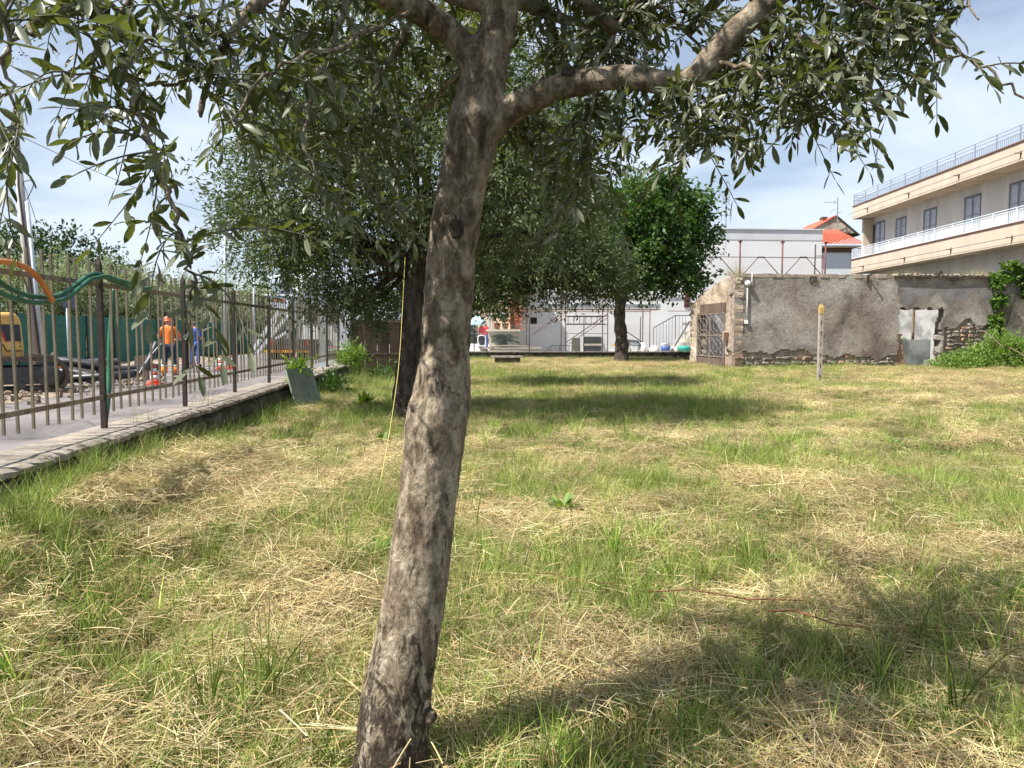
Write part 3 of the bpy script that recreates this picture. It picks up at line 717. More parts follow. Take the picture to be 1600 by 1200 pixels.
    # twigs: (cx, cy, rx, ry, d0, d1, count, spread)
    regs = [
        (100, 40, 110, 45, 1.4, 1.75, 13), (40, 10, 80, 35, 1.35, 1.7, 8), (250, 50, 80, 60, 1.5, 1.95, 15), (200, 150, 32, 40, 1.5, 1.8, 5), (118, 118, 40, 12, 1.55, 1.75, 3),
        (22, 215, 12, 60, 1.35, 1.42, 4), (225, 190, 30, 60, 1.55, 1.75, 6), (238, 285, 40, 40, 1.5, 1.7, 5), (280, 380, 25, 45, 1.48, 1.6, 3), (315, 475, 30, 25, 1.42, 1.54, 3),
        (390, 60, 100, 80, 1.7, 2.5, 32), (360, 180, 60, 60, 1.7, 2.4, 9), (470, 160, 90, 80, 1.75, 2.5, 32), (480, 270, 60, 50, 1.8, 2.5, 8),
        (560, 70, 110, 80, 1.9, 2.9, 48), (600, 190, 80, 80, 2.0, 2.9, 40), (620, 300, 60, 60, 2.0, 2.8, 12), (540, 380, 60, 40, 1.7, 2.1, 5), (630, 390, 40, 40, 2.1, 2.7, 4),
        (690, 100, 50, 90, 2.55, 3.1, 22), (860, 50, 70, 60, 2.5, 3.1, 40), (830, 210, 60, 50, 2.5, 2.9, 20), (900, 225, 90, 60, 2.2, 2.8, 38), (880, 300, 70, 40, 2.1, 2.7, 9), (860, 375, 45, 20, 2.1, 2.4, 3),
        (960, 60, 70, 55, 2.3, 2.9, 36), (1010, 180, 70, 50, 2.1, 2.7, 28), (1045, 225, 45, 25, 2.1, 2.5, 7), (1110, 160, 80, 50, 2.0, 2.7, 32), (1170, 205, 40, 28, 2.0, 2.4, 8), (1110, 225, 55, 22, 2.0, 2.3, 5),
        (1160, 90, 50, 40, 2.25, 2.7, 16), (1240, 60, 90, 60, 2.0, 2.6, 46), (1270, 140, 70, 50, 1.9, 2.4, 26), (1230, 205, 30, 25, 1.9, 2.2, 4), (1325, 195, 20, 40, 1.85, 2.05, 4), (1350, 70, 80, 50, 1.95, 2.3, 28), (1340, 135, 35, 25, 1.9, 2.1, 5),
        (1430, 45, 70, 40, 1.9, 2.3, 14), (1445, 105, 35, 25, 1.9, 2.1, 5), (1545, 100, 22, 12, 1.85, 1.95, 2), (1370, 5, 110, 40, 1.9, 2.4, 30), (1100, 10, 120, 50, 2.3, 3.1, 44), (960, 20, 80, 50, 2.5, 3.1, 22), (1020, 85, 30, 20, 2.4, 2.9, 5),
    ]
    twb = MB(); leaves = []
    narr = np.array([list(p) for p in nodes])
    def twig(tip, leaflen=0.052, nl=None):
        # nearest branch node that is not below it
        dd = narr - np.array(tip)
        cost = np.linalg.norm(dd, axis=1) + np.where(dd[:, 2] < -0.02, 0.35, 0)
        near = np.argsort(cost)[:4]
        base = Vector(narr[int(random.choice(list(near)))])
        L = (tip - base).length
        if L < 0.12:
            tip = base + (tip - base).normalized() * 0.2 + Vector((0, 0, -0.05)); L = 0.2
        if L > 0.62:
            tip = base + (tip - base) * (0.62 / L); L = 0.62
        mid = (base + tip) / 2 + Vector((random.uniform(-.06, .06), random.uniform(-.06, .06), 0.16 * L + random.uniform(0, .04)))
        P = [base * (1 - t_) ** 2 + mid * 2 * t_ * (1 - t_) + tip * t_ * t_ for t_ in [i / 7 for i in range(8)]]
        twb.tube(P, [0.0024 - 0.0014 * i / 7 for i in range(8)], 4, cap=False)
        # leaves on the last part
        start = max(0.0, 1 - 0.36 / L)
        pairs = nl or max(5, int(0.36 * min(1, L / 0.36) / 0.024))
        for i in range(pairs):
            t_ = start + (1 - start) * (i + 0.5) / pairs
            p = base * (1 - t_) ** 2 + mid * 2 * t_ * (1 - t_) + tip * t_ * t_
            tan = ((mid - base) * (1 - t_) + (tip - mid) * t_).normalized()
            side = tan.cross(Vector((random.gauss(0, 1), random.gauss(0, 1), random.gauss(0, 1)))).normalized()
            for s in (1, -1):
                if random.random() < 0.12: continue
                d = (tan * random.uniform(0.35, 1.0) + side * s * random.uniform(0.6, 1.0) + Vector((0, 0, -random.uniform(0, .35)))).normalized()
                leaves.append((p, d, leaflen * random.choice((random.uniform(0.45, .8), random.uniform(0.75, 1.3))), random.uniform(-1.5, 1.5)))
        leaves.append((tip, (tip - mid).normalized(), leaflen, random.uniform(-1, 1)))
    for cx, cy, rx, ry, d0, d1, n in regs:
        for _ in range(n):
            a = random.uniform(0, 2 * math.pi); r_ = math.sqrt(random.random())
            twig(V(cx + rx * r_ * math.cos(a), cy + ry * r_ * math.sin(a), random.uniform(d0, d1)))
    # crown above the frame: gives the tree its shade
    for _ in range(26):
        b0 = Vector(random.choice(nodes[-200:] + [left[-1], right[-1], l4[-1], trunk[-1], l3[-1]]))
        if b0.z < 2.3: b0 = Vector(random.choice([left[-1], right[-1], l4[-1], trunk[-1], trunk[-8]]))
        e = Vector((random.uniform(-2.0, 2.1), random.uniform(0.6, 4.6), random.uniform(2.9, 4.3)))
        m_ = (b0 + e) / 2 + Vector((0, 0, 0.3))
        pts = [b0 * (1 - s) ** 2 + m_ * 2 * s * (1 - s) + e * s * s for s in [i / 8 for i in range(9)]]
        sb.tube(pts, [0.02 - 0.015 * i / 8 for i in range(9)], 6); nodes.extend(pts[3:])
    narr = np.array([list(p) for p in nodes])
    for _ in range(330):
        p = narr[random.randrange(len(narr))]
        tip = Vector(p) + Vector((random.gauss(0, .28), random.gauss(0, .28), random.gauss(0.08, .2)))
        if tip.z < 2.62 and tip.y > 0.9: tip.z = 2.62 + random.random() * 0.6
        lo = EYE + tip.y * 0.46
        if tip.z < lo: tip.z = lo + random.random() * 0.3
        twig(tip, 0.085, 7)
    # a few leaves very near the lens at the top left
    for (x, y, d, l, dx, dz) in ((-6, 62, 0.42, 0.028, 1, -0.28), (10, 100, 0.44, 0.022, 0.9, -0.5)):
        leaves.append((V(x, y, d), Vector((dx, 0.1, dz)).normalized(), l, 0.3))
    twb.tube([V(20, 70, 1.42), V(-5, 60, 0.9), V(-8, 62, 0.42)], [0.0022, 0.0018, 0.001], 5)
    bl = MB()
    for i in random.sample(range(len(leaves)), 520):
        p, d, l, rl = leaves[i]
        if p.y < 1.3: continue
        e = p + Vector((random.uniform(-.02, .02), random.uniform(-.02, .02), -random.uniform(.015, .04)))
        bl.tube([p, e], [.0006, .0005], 3, cap=False)
        for k in range(6):
            c = p.lerp(e, random.uniform(.3, 1.05)) + Vector((random.gauss(0, .005), random.gauss(0, .005), random.gauss(0, .003))); r_ = random.uniform(.0014, .0024)
            bl.add([c + Vector((r_, 0, 0)), c - Vector((r_, 0, 0)), c + Vector((0, r_, 0)), c - Vector((0, r_, 0)), c + Vector((0, 0, r_)), c - Vector((0, 0, r_))], [(0, 2, 4), (2, 1, 4), (1, 3, 4), (3, 0, 4), (2, 0, 5), (1, 2, 5), (3, 1, 5), (0, 3, 5)])
    ob_ = bl.obj('blossom', M['bud'], t); ob_['kind'] = 'stuff'
    br = sb.obj('branches', M['bark'], t, smooth=True)
    twb.obj('twigs', M['twig'], t, smooth=True); 
    tag(bpy.data.objects[br.name], kind='stuff')
    # leaf meshes
    def leaf_geo(n_seg=4, curl=0.12):
        prof = [(0, 0.006), (0.12, 0.05), (0.34, 0.125), (0.62, 0.14), (0.86, 0.085), (1.0, 0.0)]
        vs = []; fs = []
        for i, (u, w) in enumerate(prof):
            z = -curl * u * u
            if i == 0 or i == len(prof) - 1: vs.append((u, 0, z))
            else: vs += [(u, -w, z + 0.35 * w), (u, 0, z), (u, w, z + 0.35 * w)]
        fs += [(0, 2, 1), (0, 3, 2)]
        for i in range(3):
            a = 1 + 3 * i; b = a + 3
            fs += [(a, a + 1, b + 1), (a, b + 1, b), (a + 1, a + 2, b + 2), (a + 1, b + 2, b + 1)]
        a = 10; fs += [(a, a + 1, 13), (a + 1, a + 2, 13)]
        return np.array(vs, float), np.array(fs, int)
    geos = [leaf_geo(curl=c) for c in (0.02, 0.12, 0.25, -0.08)]
    def frame(d, roll):
        d = d.normalized(); up = Vector((0, 0, 1))
        if abs(d.z) > 0.97: up = Vector((1, 0, 0))
        y = up.cross(d).normalized(); z = d.cross(y)
        c, s = math.cos(roll), math.sin(roll)
        return d, y * c + z * s, z * c - y * s
    # which leaves show largest
    camp = Vector((0, 0, EYE))
    def score(L):
        p = L[0]
        if p.y <= 0.3: return -1
        u = p.x / p.y; v = (p.z - EYE) / p.y
        if abs(u) > 0.7 or v > 0.45 or v < -0.6: return -1
        ax, ay, az = frame(L[1], L[3])
        return L[2] / (p - camp).length * (0.3 + abs(az.dot((p - camp).normalized())))
    order = sorted(range(len(leaves)), key=lambda i: -score(leaves[i]))
    single = set(order[:295])
    meshes = []
    for (vs, fs) in geos:
        meshes.append(np_obj('leaf', vs, fs, M['olive_leaf'], 'mesh', smooth=True))
    org = Vector(t.location)
    AV = []; AF = []; off = 0
    for i, (p, d, l, roll) in enumerate(leaves):
        ax, ay, az = frame(d, roll); k = i % 4
        if i in single:
            o = bpy.data.objects.new('leaf', meshes[k]); COL.objects.link(o); o.parent = t
            mm = Matrix((ax, ay, az)).transposed().to_4x4()
            o.matrix_local = Matrix.Translation(p - org) @ mm @ Matrix.Scale(l, 4)
        else:
            vs, fs = geos[k]
            Rm = np.array([list(ax), list(ay), list(az)])
            AV.append(vs @ Rm * l + np.array(p)); AF.append(fs + off); off += len(vs)
    fo = np_obj('foliage', np.concatenate(AV), np.concatenate(AF), M['olive_leaf'], t, smooth=True)
    fo['kind'] = 'stuff'
    print('main leaves', len(leaves))
main_tree()

# ------------------------------------------------------------------ generic crown
def crown_leaves(blobs, n_cl, per, leaf, asp, rng, spread=0.28, droop=0.3, shell=0.55, pairs=True, upright=0.0):
    """blobs: (cx,cy,cz,rx,ry,rz); clusters concentrate in the outer shell; returns verts, faces and centres"""
    w = np.array([b[3] * b[4] * b[5] for b in blobs]) ** (2 / 3); w = w / w.sum()
    bi = rng.choice(len(blobs), n_cl, p=w)
    B = np.array(blobs)[bi]
    dirs = rng.normal(size=(n_cl, 3)); dirs /= np.linalg.norm(dirs, axis=1)[:, None]
    rr = shell + (1 - shell) * rng.random(n_cl) ** 0.7
    rr *= rng.uniform(0.86, 1.1, n_cl)
    C = B[:, :3] + dirs * rr[:, None] * B[:, 3:6]
    # each cluster is a spray: axis outward and drooping
    ax = dirs + rng.normal(scale=0.45, size=(n_cl, 3)); ax[:, 2] -= droop
    ax /= np.linalg.norm(ax, axis=1)[:, None]
    L = spread * rng.uniform(0.7, 1.5, n_cl)
    t = rng.uniform(-0.6, 1.0, (n_cl, per))
    pos = C[:, None, :] + ax[:, None, :] * (t * L[:, None])[:, :, None] + rng.normal(scale=spread * 0.26, size=(n_cl, per, 3))
    d = ax[:, None, :] * 0.9 + rng.normal(scale=0.55, size=(n_cl, per, 3)); d[:, :, 2] += upright
    d /= np.linalg.norm(d, axis=2)[:, :, None]
    pos = pos.reshape(-1, 3); d = d.reshape(-1, 3); n = len(pos)
    s = rng.normal(size=(n, 3)); s = np.cross(d, s); s /= np.linalg.norm(s, axis=1)[:, None]
    nn = np.cross(d, s)
    l = leaf * rng.uniform(0.7, 1.3, n)[:, None]; wd = l * asp
    v0 = pos - d * l * 0.5; v2 = pos + d * l * 0.5
    v1 = pos + s * wd * 0.5 + nn * wd * 0.12; v3 = pos - s * wd * 0.5 + nn * wd * 0.12
    v = np.stack([v0, v1, v2, v3], 1).reshape(-1, 3)
    f = np.arange(4 * n).reshape(n, 4)
    return v, f, C
def branches_to(mb, fork, C, rng, n, r0, r1):
    for i in rng.choice(len(C), min(n, len(C)), replace=False):
        e = Vector(C[i]); b = Vector(random.choice(fork))
        m_ = (b + e) / 2 + Vector((random.uniform(-.2, .2), random.uniform(-.2, .2), 0.12 * (e - b).length))
        P = [b * (1 - s) ** 2 + m_ * 2 * s * (1 - s) + e * s * s for s in [k / 6 for k in range(7)]]
        mb.tube(P, [r0 + (r1 - r0) * k / 6 for k in range(7)], 5)
def tree(name, label, loc, trunk_pts, trunk_r, blobs, n_cl, per, leaf, asp, mleaf, mbark, seed, group=None, nb=40, spread=0.28, droop=0.3, shell=0.55, upright=0, cut=None):
    rng = np.random.default_rng(seed)
    t = thing(name, label, 'tree', loc, group)
    mb = MB()
    P = smooth_path([Vector(p) for p in trunk_pts], 6)
    rr = list(np.interp(np.arange(len(P)) / 6, np.arange(len(trunk_r)), trunk_r))
    rr = [r * (1 + 0.08 * math.sin(i * 1.7)) for i, r in enumerate(rr)]
    mb.tube(P, rr, 14, jit=0.05)
    v, f, C = crown_leaves(blobs, n_cl, per, leaf, asp, rng, spread, droop, shell, upright=upright)
    branches_to(mb, P[-8:], C, rng, nb, trunk_r[-1] * 0.5, 0.008)
    mb.obj('trunk', mbark, t, smooth=True)
    o = np_obj('crown', v, f, mleaf, t)
    o['kind'] = 'stuff'
    return t

# second olive (12 m away)
b0 = V(636, 655, 12); b0.z = 0
tree('olive_tree', 'second olive tree with a dark rough trunk, directly behind the nearest trunk on its left', tuple(b0),
     [b0 + Vector((0, 0, -0.1)), V(634, 600, 12), V(642, 540, 12), V(646, 480, 12), V(648, 430, 12), V(650, 390, 12)], [0.26, 0.19, 0.175, 0.165, 0.16, 0.13],
     [(-1.2, 12, 4.25, 2.6, 2.4, 1.85), (-3.1, 12, 3.7, 1.7, 1.9, 1.6), (-3.9, 12.2, 3.1, 1.1, 1.3, 1.0), (0.2, 11.8, 3.9, 1.7, 2.0, 1.4), (-2.9, 12.2, 2.45, 1.1, 1.3, .8), (-2.6, 12.8, 1.85, 0.65, 0.7, 0.45),
      (-1.6, 12.2, 5.5, 1.9, 1.8, 1.2), (-3.0, 12.3, 4.8, 1.4, 1.5, 1.1), (0.3, 12, 5.2, 1.5, 1.5, 1.1), (-2.0, 13.2, 2.4, 0.6, 0.7, 0.5), (-0.9, 13.3, 2.6, 0.9, 0.7, 0.5)],
     3300, 32, 0.095, 0.30, M['olive_far'], M['dark_bark'], 11, nb=45, spread=0.27, droop=0.35, shell=0.35)
# third olive, further back
b0 = V(694, 605, 19); b0.z = 0
tree('olive_tree', 'third olive tree with a silvery crown showing right of the nearest trunk', tuple(b0),
     [b0 + Vector((0, 0, -0.1)), b0 + Vector((0.05, 0, 1.0)), b0 + Vector((0.2, 0, 2.0)), b0 + Vector((0.4, 0, 2.9))], [0.26, 0.2, 0.18, 0.14],
     [(0.2, 19, 3.6, 2.0, 2.0, 1.5), (1.4, 19, 3.3, 1.5, 1.7, 1.25), (2.35, 19, 2.9, 0.85, 1.2, 0.8), (-0.9, 19, 3.4, 1.5, 1.7, 1.4), (0.6, 19, 4.6, 1.8, 1.6, 1.1), (-0.4, 18.8, 2.35, 1.0, 1.1, 0.5)],
     1700, 34, 0.11, 0.32, M['olive_far'], M['dark_bark'], 12, nb=30, spread=0.32, droop=0.35, shell=.35)
# broadleaf tree in front of the scaffolding
b0 = V(971, 566, 35); b0.z = 0
tree('broadleaf_tree', 'bright green round broadleaf tree standing in front of the scaffolded white house', 'x' and tuple(b0),
     [b0 + Vector((0, 0, -0.1)), V(971, 530, 35), V(968, 490, 35), V(973, 455, 35), V(985, 420, 35), V(995, 390, 35)], [0.38, 0.29, 0.26, 0.25, 0.2, 0.13],
     [(V(998, 350, 35).x, 35, V(998, 350, 35).z, 2.5, 2.5, 2.1), (V(1040, 375, 35).x, 35, V(1040, 375, 35).z, 2.0, 2.2, 1.8), (V(1052, 335, 35).x, 35.2, V(1052, 335, 35).z, 1.6, 1.8, 1.35),
      (V(960, 400, 35).x, 35, V(960, 400, 35).z, 2.1, 2.2, 1.7), (V(925, 390, 35).x, 35, V(925, 390, 35).z, 1.3, 1.5, 1.3), (V(1045, 425, 35).x, 34.8, V(1045, 425, 35).z, 1.6, 1.6, 0.85), (V(985, 430, 35).x, 34.8, V(985, 430, 35).z, 1.5, 1.5, 0.8), (V(1015, 310, 35).x, 35, V(1015, 310, 35).z, 1.5, 1.6, 1.1), (V(1100, 372, 35).x, 35, V(1100, 372, 35).z, .7, .8, .5), (V(1086, 318, 35).x, 35, V(1086, 318, 35).z, .7, .8, .6), (V(1040, 292, 35).x, 35, V(1040, 292, 35).z, .7, .8, .6), (V(1080, 440, 35).x, 35, V(1080, 440, 35).z, .8, .8, .4)],
     1050, 30, 0.21, 0.6, M['green_leaf'], M['dark_bark'], 13, nb=60, spread=0.62, droop=0.15, shell=0.6)

# ------------------------------------------------------------------ grass: clump meshes instanced by geometry nodes
def blades(n, area, lmin, lmax, wmin, wmax, lean, rng, seg=2, lying=False, hmax=0.05, clumped=None):
    if clumped is None:
        bx = rng.uniform(-area, area, n); by = rng.uniform(-area, area, n)
    else:
        c = rng.uniform(-area, area, (clumped, 2)); k = rng.integers(0, clumped, n)
        bx = c[k, 0] + rng.normal(scale=0.018, size=n); by = c[k, 1] + rng.normal(scale=0.018, size=n)
    L = rng.uniform(lmin, lmax, n); w = rng.uniform(wmin, wmax, n)
    az = rng.uniform(0, 2 * np.pi, n)
    if lying:
        el = rng.normal(0.05, 0.22, n); bz = rng.uniform(0.0, hmax, n)
    else:
        el = np.pi / 2 - np.abs(rng.normal(0, lean, n)); bz = np.full(n, -0.01)
    d = np.stack([np.cos(az) * np.cos(el), np.sin(az) * np.cos(el), np.sin(el)], 1)
    hor = np.stack([np.cos(az), np.sin(az), np.zeros(n)], 1)
    s = np.stack([-np.sin(az), np.cos(az), np.zeros(n)], 1)
    if lying:      # let straws show broad side upward, randomly rolled
        s = s + np.stack([np.zeros(n), np.zeros(n), rng.uniform(-0.6, 0.6, n)], 1)
        s /= np.linalg.norm(s, axis=1)[:, None]
    else:
        a2 = rng.uniform(0, 2 * np.pi, n); s = np.stack([np.cos(a2), np.sin(a2), np.zeros(n)], 1)
    bend = rng.uniform(0.0, 0.45, n) * L if not lying else rng.uniform(-0.3, 0.35, n) * L
    base = np.stack([bx, by, bz], 1)
    V_ = []
    for i in range(seg + 1):
        t = i / seg
        p = base + d * (L * t)[:, None] + hor * (bend * t * t)[:, None] - np.array([0, 0, 1.0]) * (np.abs(bend) * 0.5 * t * t)[:, None]
        ww = w * ((1 - 0.15 * t) if lying else (1 - t * 0.88)) / 2
        V_.append(p - s * ww[:, None]); V_.append(p + s * ww[:, None])
    v = np.stack(V_, 1).reshape(-1, 3)
    k = 2 * (seg + 1)
    f = []
    for i in range(seg):
        a = np.arange(n) * k + 2 * i
        f.append(np.stack([a, a + 1, a + 3, a + 2], 1))
    return v, np.concatenate(f)
def weed_geo(rng, n=9, L=0.09, w=0.035, el0=0.5):
    V_ = []; F_ = []; o = 0
    for i in range(n):
        az = rng.uniform(0, 6.28); el = rng.uniform(0.1, el0 + 0.4); l = L * rng.uniform(0.6, 1.2); ww = w * rng.uniform(0.7, 1.2)
        d = np.array([math.cos(az) * math.cos(el), math.sin(az) * math.cos(el), math.sin(el)]); s = np.array([-math.sin(az), math.cos(az), 0])
        b = np.array([rng.normal(0, .02), rng.normal(0, .02), 0.0])
        pr = [(0, .1), (.35, .5), (.7, .45), (1, .02)]
        for t, wk in pr:
            p = b + d * l * t - np.array([0, 0, 1]) * l * 0.35 * t * t
            V_ += [p - s * ww * wk, p + s * ww * wk]
        for j in range(3): F_.append([o + 2 * j, o + 2 * j + 1, o + 2 * j + 3, o + 2 * j + 2])
        o += 8
    return np.array(V_), np.array(F_)

def scatter(name, clumps, pts, idx, rot, scl, label, cat):
    """one stuff object: points carry index / rotation / scale, clump meshes are instanced on them"""
    coll = bpy.data.collections.new(name + '_clumps')
    for i, me in enumerate(clumps):
        o = bpy.data.objects.new('%s_clump_%02d' % (name, i), me); coll.objects.link(o)
    me = bpy.data.meshes.new(name)
    me.vertices.add(len(pts)); me.vertices.foreach_set('co', np.ascontiguousarray(pts, dtype=np.float32).ravel())
    a = me.attributes.new('ci', 'INT', 'POINT'); a.data.foreach_set('value', idx.astype(np.int32))
    a = me.attributes.new('rt', 'FLOAT_VECTOR', 'POINT'); a.data.foreach_set('vector', np.ascontiguousarray(rot, dtype=np.float32).ravel())
    a = me.attributes.new('sl', 'FLOAT_VECTOR', 'POINT'); a.data.foreach_set('vector', np.ascontiguousarray(scl, dtype=np.float32).ravel())
    me.update()
    for c in clumps[:1]: me.materials.append(c.materials[0])
    o = bpy.data.objects.new(name, me); COL.objects.link(o)
    ng = bpy.data.node_groups.new(name, 'GeometryNodeTree')
    ng.interface.new_socket('Geometry', in_out='INPUT', socket_type='NodeSocketGeometry')
    ng.interface.new_socket('Geometry', in_out='OUTPUT', socket_type='NodeSocketGeometry')
    gi = ng.nodes.new('NodeGroupInput'); go = ng.nodes.new('NodeGroupOutput')
    iop = ng.nodes.new('GeometryNodeInstanceOnPoints')
    ci = ng.nodes.new('GeometryNodeCollectionInfo'); ci.inputs['Collection'].default_value = coll
    ci.inputs['Separate Children'].default_value = True; ci.inputs['Reset Children'].default_value = True
    def at(nm, ty):
        n = ng.nodes.new('GeometryNodeInputNamedAttribute'); n.data_type = ty; n.inputs['Name'].default_value = nm
        return n
    L = ng.links
    L.new(gi.outputs[0], iop.inputs['Points']); L.new(ci.outputs[0], iop.inputs['Instance'])
    iop.inputs['Pick Instance'].default_value = True
    L.new(at('ci', 'INT').outputs[0], iop.inputs['Instance Index'])
    e2r = ng.nodes.new('FunctionNodeEulerToRotation')
    L.new(at('rt', 'FLOAT_VECTOR').outputs[0], e2r.inputs[0]); L.new(e2r.outputs[0], iop.inputs['Rotation'])
    L.new(at('sl', 'FLOAT_VECTOR').outputs[0], iop.inputs['Scale'])
    L.new(iop.outputs[0], go.inputs[0])
    md = o.modifiers.new('scatter', 'NODES'); md.node_group = ng
    tag(o, label, cat, kind='stuff')
    return o

def vnoise(x, y, s, seed):
    r = np.random.default_rng(seed); g = r.random((256, 256))
    x = x * s + 1000; y = y * s + 1000
    xi = np.floor(x).astype(int); yi = np.floor(y).astype(int); fx = x - xi; fy = y - yi
    fx = fx * fx * (3 - 2 * fx); fy = fy * fy * (3 - 2 * fy)
    a = g[xi % 256, yi % 256]; b = g[(xi + 1) % 256, yi % 256]; c = g[xi % 256, (yi + 1) % 256]; d = g[(xi + 1) % 256, (yi + 1) % 256]
    return (a * (1 - fx) + b * fx) * (1 - fy) + (c * (1 - fx) + d * fx) * fy
def px_of(x, y, z=0.0):
    Y = y * math.cos(PITCH) - (z - EYE) * math.sin(PITCH)
    v = y * math.sin(PITCH) + (z - EYE) * math.cos(PITCH)
    return CX + F * x / Y, CY - F * v / Y
GREEN = [(1060, 860, 150, 45, .5), (930, 650, 260, 45, .45), (1300, 700, 220, 60, .3), (1500, 820, 200, 60, .1), (380, 1080, 130, 130, .35), (560, 640, 60, 40, .5), (470, 700, 160, 50, .25), (1480, 1050, 90, 150, .35), (60, 900, 80, 120, .3),
         (60, 1050, 80, 140, .2), (900, 780, 140, 50, .3), (1200, 1000, 200, 80, .15), (800, 600, 120, 25, .3), (1000, 1150, 150, 60, .2)]
STRAW = [(180, 800, 200, 60, .5), (850, 1020, 200, 90, .45), (1150, 1120, 160, 70, .2), (520, 950, 140, 90, .35), (350, 860, 160, 60, .25), (1250, 800, 160, 40, .2), (880, 575, 150, 12, .5), (1500, 600, 140, 18, .5), (1100, 720, 160, 30, .2), (1400, 640, 150, 16, .3)]
def greenness(x, y):
    px, py = px_of(x, y)
    g = 0.455 + 0.85 * (vnoise(x, y, 0.9, 1) - 0.5) + 0.7 * (vnoise(x, y, 2.7, 2) - 0.5) + 0.25 * (vnoise(x, y, 0.25, 3) - 0.5)
    for cx, cy, rx, ry, a in GREEN: g = g + a * np.exp(-((px - cx) / rx) ** 2 - ((py - cy) / ry) ** 2)
    for cx, cy, rx, ry, a in STRAW: g = g - a * np.exp(-((px - cx) / rx) ** 2 - ((py - cy) / ry) ** 2)
    return np.clip(g, 0, 1)
def ruin_y(x): return 28.75 + 0.1 * (x - 8.68)
def allowed(x, y):
    ok = (x > FX0 + FS * (y - FY0) + 0.33) | (y > WY1 + 0.4)
    ok &= (np.abs(x) < 0.76 * y + 1.6)
    ok &= ~((x > 8.05) & (y > ruin_y(x) - 0.15))
    ok &= (y < 38.6)
    ok &= ~((np.abs(x + 0.43) < 0.30) & (y < 2.26))
    ok &= x > (FX0 + FS * (y - FY0) - 0.0)
    return ok
def grid_pts(step, y0, y1, rng, jit=0.5):
    xs = np.arange(-7, 27, step); ys = np.arange(y0, y1, step)
    X, Y = np.meshgrid(xs, ys); X = X.ravel() + rng.uniform(-jit, jit, X.size) * step; Y = Y.ravel() + rng.uniform(-jit, jit, Y.size) * step
    m = allowed(X, Y)
    return X[m], Y[m]
def build_grass():
    rng = np.random.default_rng(21)
    mk = lambda nm, vf, m: np_obj(nm, vf[0], vf[1], m, 'mesh')
    # --- hay mats
    st = [mk('straw', blades(560, 0.24, 0.04, 0.20, 0.0014, 0.0038, 0, rng, 2, True, 0.07), M['straw']) for _ in range(4)]
    st += [mk('straw', blades(190, 0.24, 0.08, 0.28, 0.002, 0.0048, 0, rng, 2, True, 0.09), M['straw']) for _ in range(2)]
    X, Y = grid_pts(0.19, 0.8, 8, rng); X2, Y2 = grid_pts(0.32, 8, 38.6, rng)
    X = np.concatenate([X, X2]); Y = np.concatenate([Y, Y2])
    g = greenness(X, Y)
    keep = rng.random(len(X)) < (1.0 - g * 0.80) * np.clip(0.5 + Y * 0.06, 0, 1)
    X, Y, g = X[keep], Y[keep], g[keep]; n = len(X)
    idx = np.where(rng.random(n) < 0.2, 4 + rng.integers(0, 2, n), rng.integers(0, 4, n))
    rot = np.stack([rng.normal(0, .06, n), rng.normal(0, .06, n), rng.uniform(0, 6.28, n)], 1)
    s = rng.uniform(0.8, 1.15, n) * np.clip(0.8 + Y / 60, 0.8, 1.1)
    zs = rng.uniform(0.6, 1.5, n)
    scatter('straw', st, np.stack([X, Y, hgt(X, Y) + 0.004], 1), idx, rot, np.stack([s, s, s * zs], 1), 'pale cut straw lying in tangled mats over the whole plot', 'straw')
    print('straw', n)
    lg = [mk('long_straw', blades(46, 0.3, 0.07, 0.26, 0.0024, 0.0052, 0, rng, 3, True, 0.10), M['straw']) for _ in range(5)]
    X, Y = grid_pts(0.30, 0.8, 8.5, rng); g = greenness(X, Y)
    keep = rng.random(len(X)) < (1.1 - g * 0.8); X, Y = X[keep], Y[keep]; n = len(X)
    rot = np.stack([rng.normal(0, .08, n), rng.normal(0, .08, n), rng.uniform(0, 6.28, n)], 1); s = rng.uniform(0.6, 1.1, n)
    scatter('long_straw', lg, np.stack([X, Y, hgt(X, Y) + 0.01], 1), rng.integers(0, 5, n), rot, np.stack([s, s, s], 1), 'long pale stalks lying loose on top of the near straw', 'straw')
    up = [mk('stalk', blades(16, 0.12, 0.08, 0.24, 0.003, 0.006, 0.45, rng, 3, clumped=3), M['stubble']) for _ in range(4)]
    X, Y = grid_pts(0.26, 0.8, 7.5, rng); keep = rng.random(len(X)) < 0.6; X, Y = X[keep], Y[keep]; n = len(X)
    rot = np.stack([rng.normal(0, .1, n), rng.normal(0, .1, n), rng.uniform(0, 6.28, n)], 1); s = rng.uniform(0.6, 1.2, n)
    scatter('stalks', up, np.stack([X, Y, hgt(X, Y)], 1), rng.integers(0, 4, n), rot, np.stack([s, s, s], 1), 'stiff dry cut stalks standing in the near straw', 'stalks')
    # --- stubble
    sb = [mk('stubble', blades(90, 0.11, 0.03, 0.13, 0.0018, 0.0042, 0.4, rng, 2, clumped=9), M['stubble']) for _ in range(4)]
    X, Y = grid_pts(0.13, 0.8, 8, rng); X2, Y2 = grid_pts(0.27, 8, 38.6, rng)
    X = np.concatenate([X, X2]); Y = np.concatenate([Y, Y2]); 
    keep = rng.random(len(X)) < 0.85; X, Y = X[keep], Y[keep]; n = len(X)
    rot = np.stack([rng.normal(0, .1, n), rng.normal(0, .1, n), rng.uniform(0, 6.28, n)], 1)
    s = rng.uniform(0.7, 1.3, n) * np.clip(1 + (Y - 8) / 25, 1, 1.7)
    scatter('stubble', sb, np.stack([X, Y, hgt(X, Y)], 1), rng.integers(0, 4, n), rot, np.stack([s, s, s], 1), 'short cut grass stubble standing across the plot', 'stubble')
    print('stubble', n)
    # --- green grass
    gr = [mk('grass', blades(95, 0.10, 0.05, 0.18, 0.0025, 0.006, 0.5, rng, 3, clumped=8), M['grass']) for _ in range(4)]
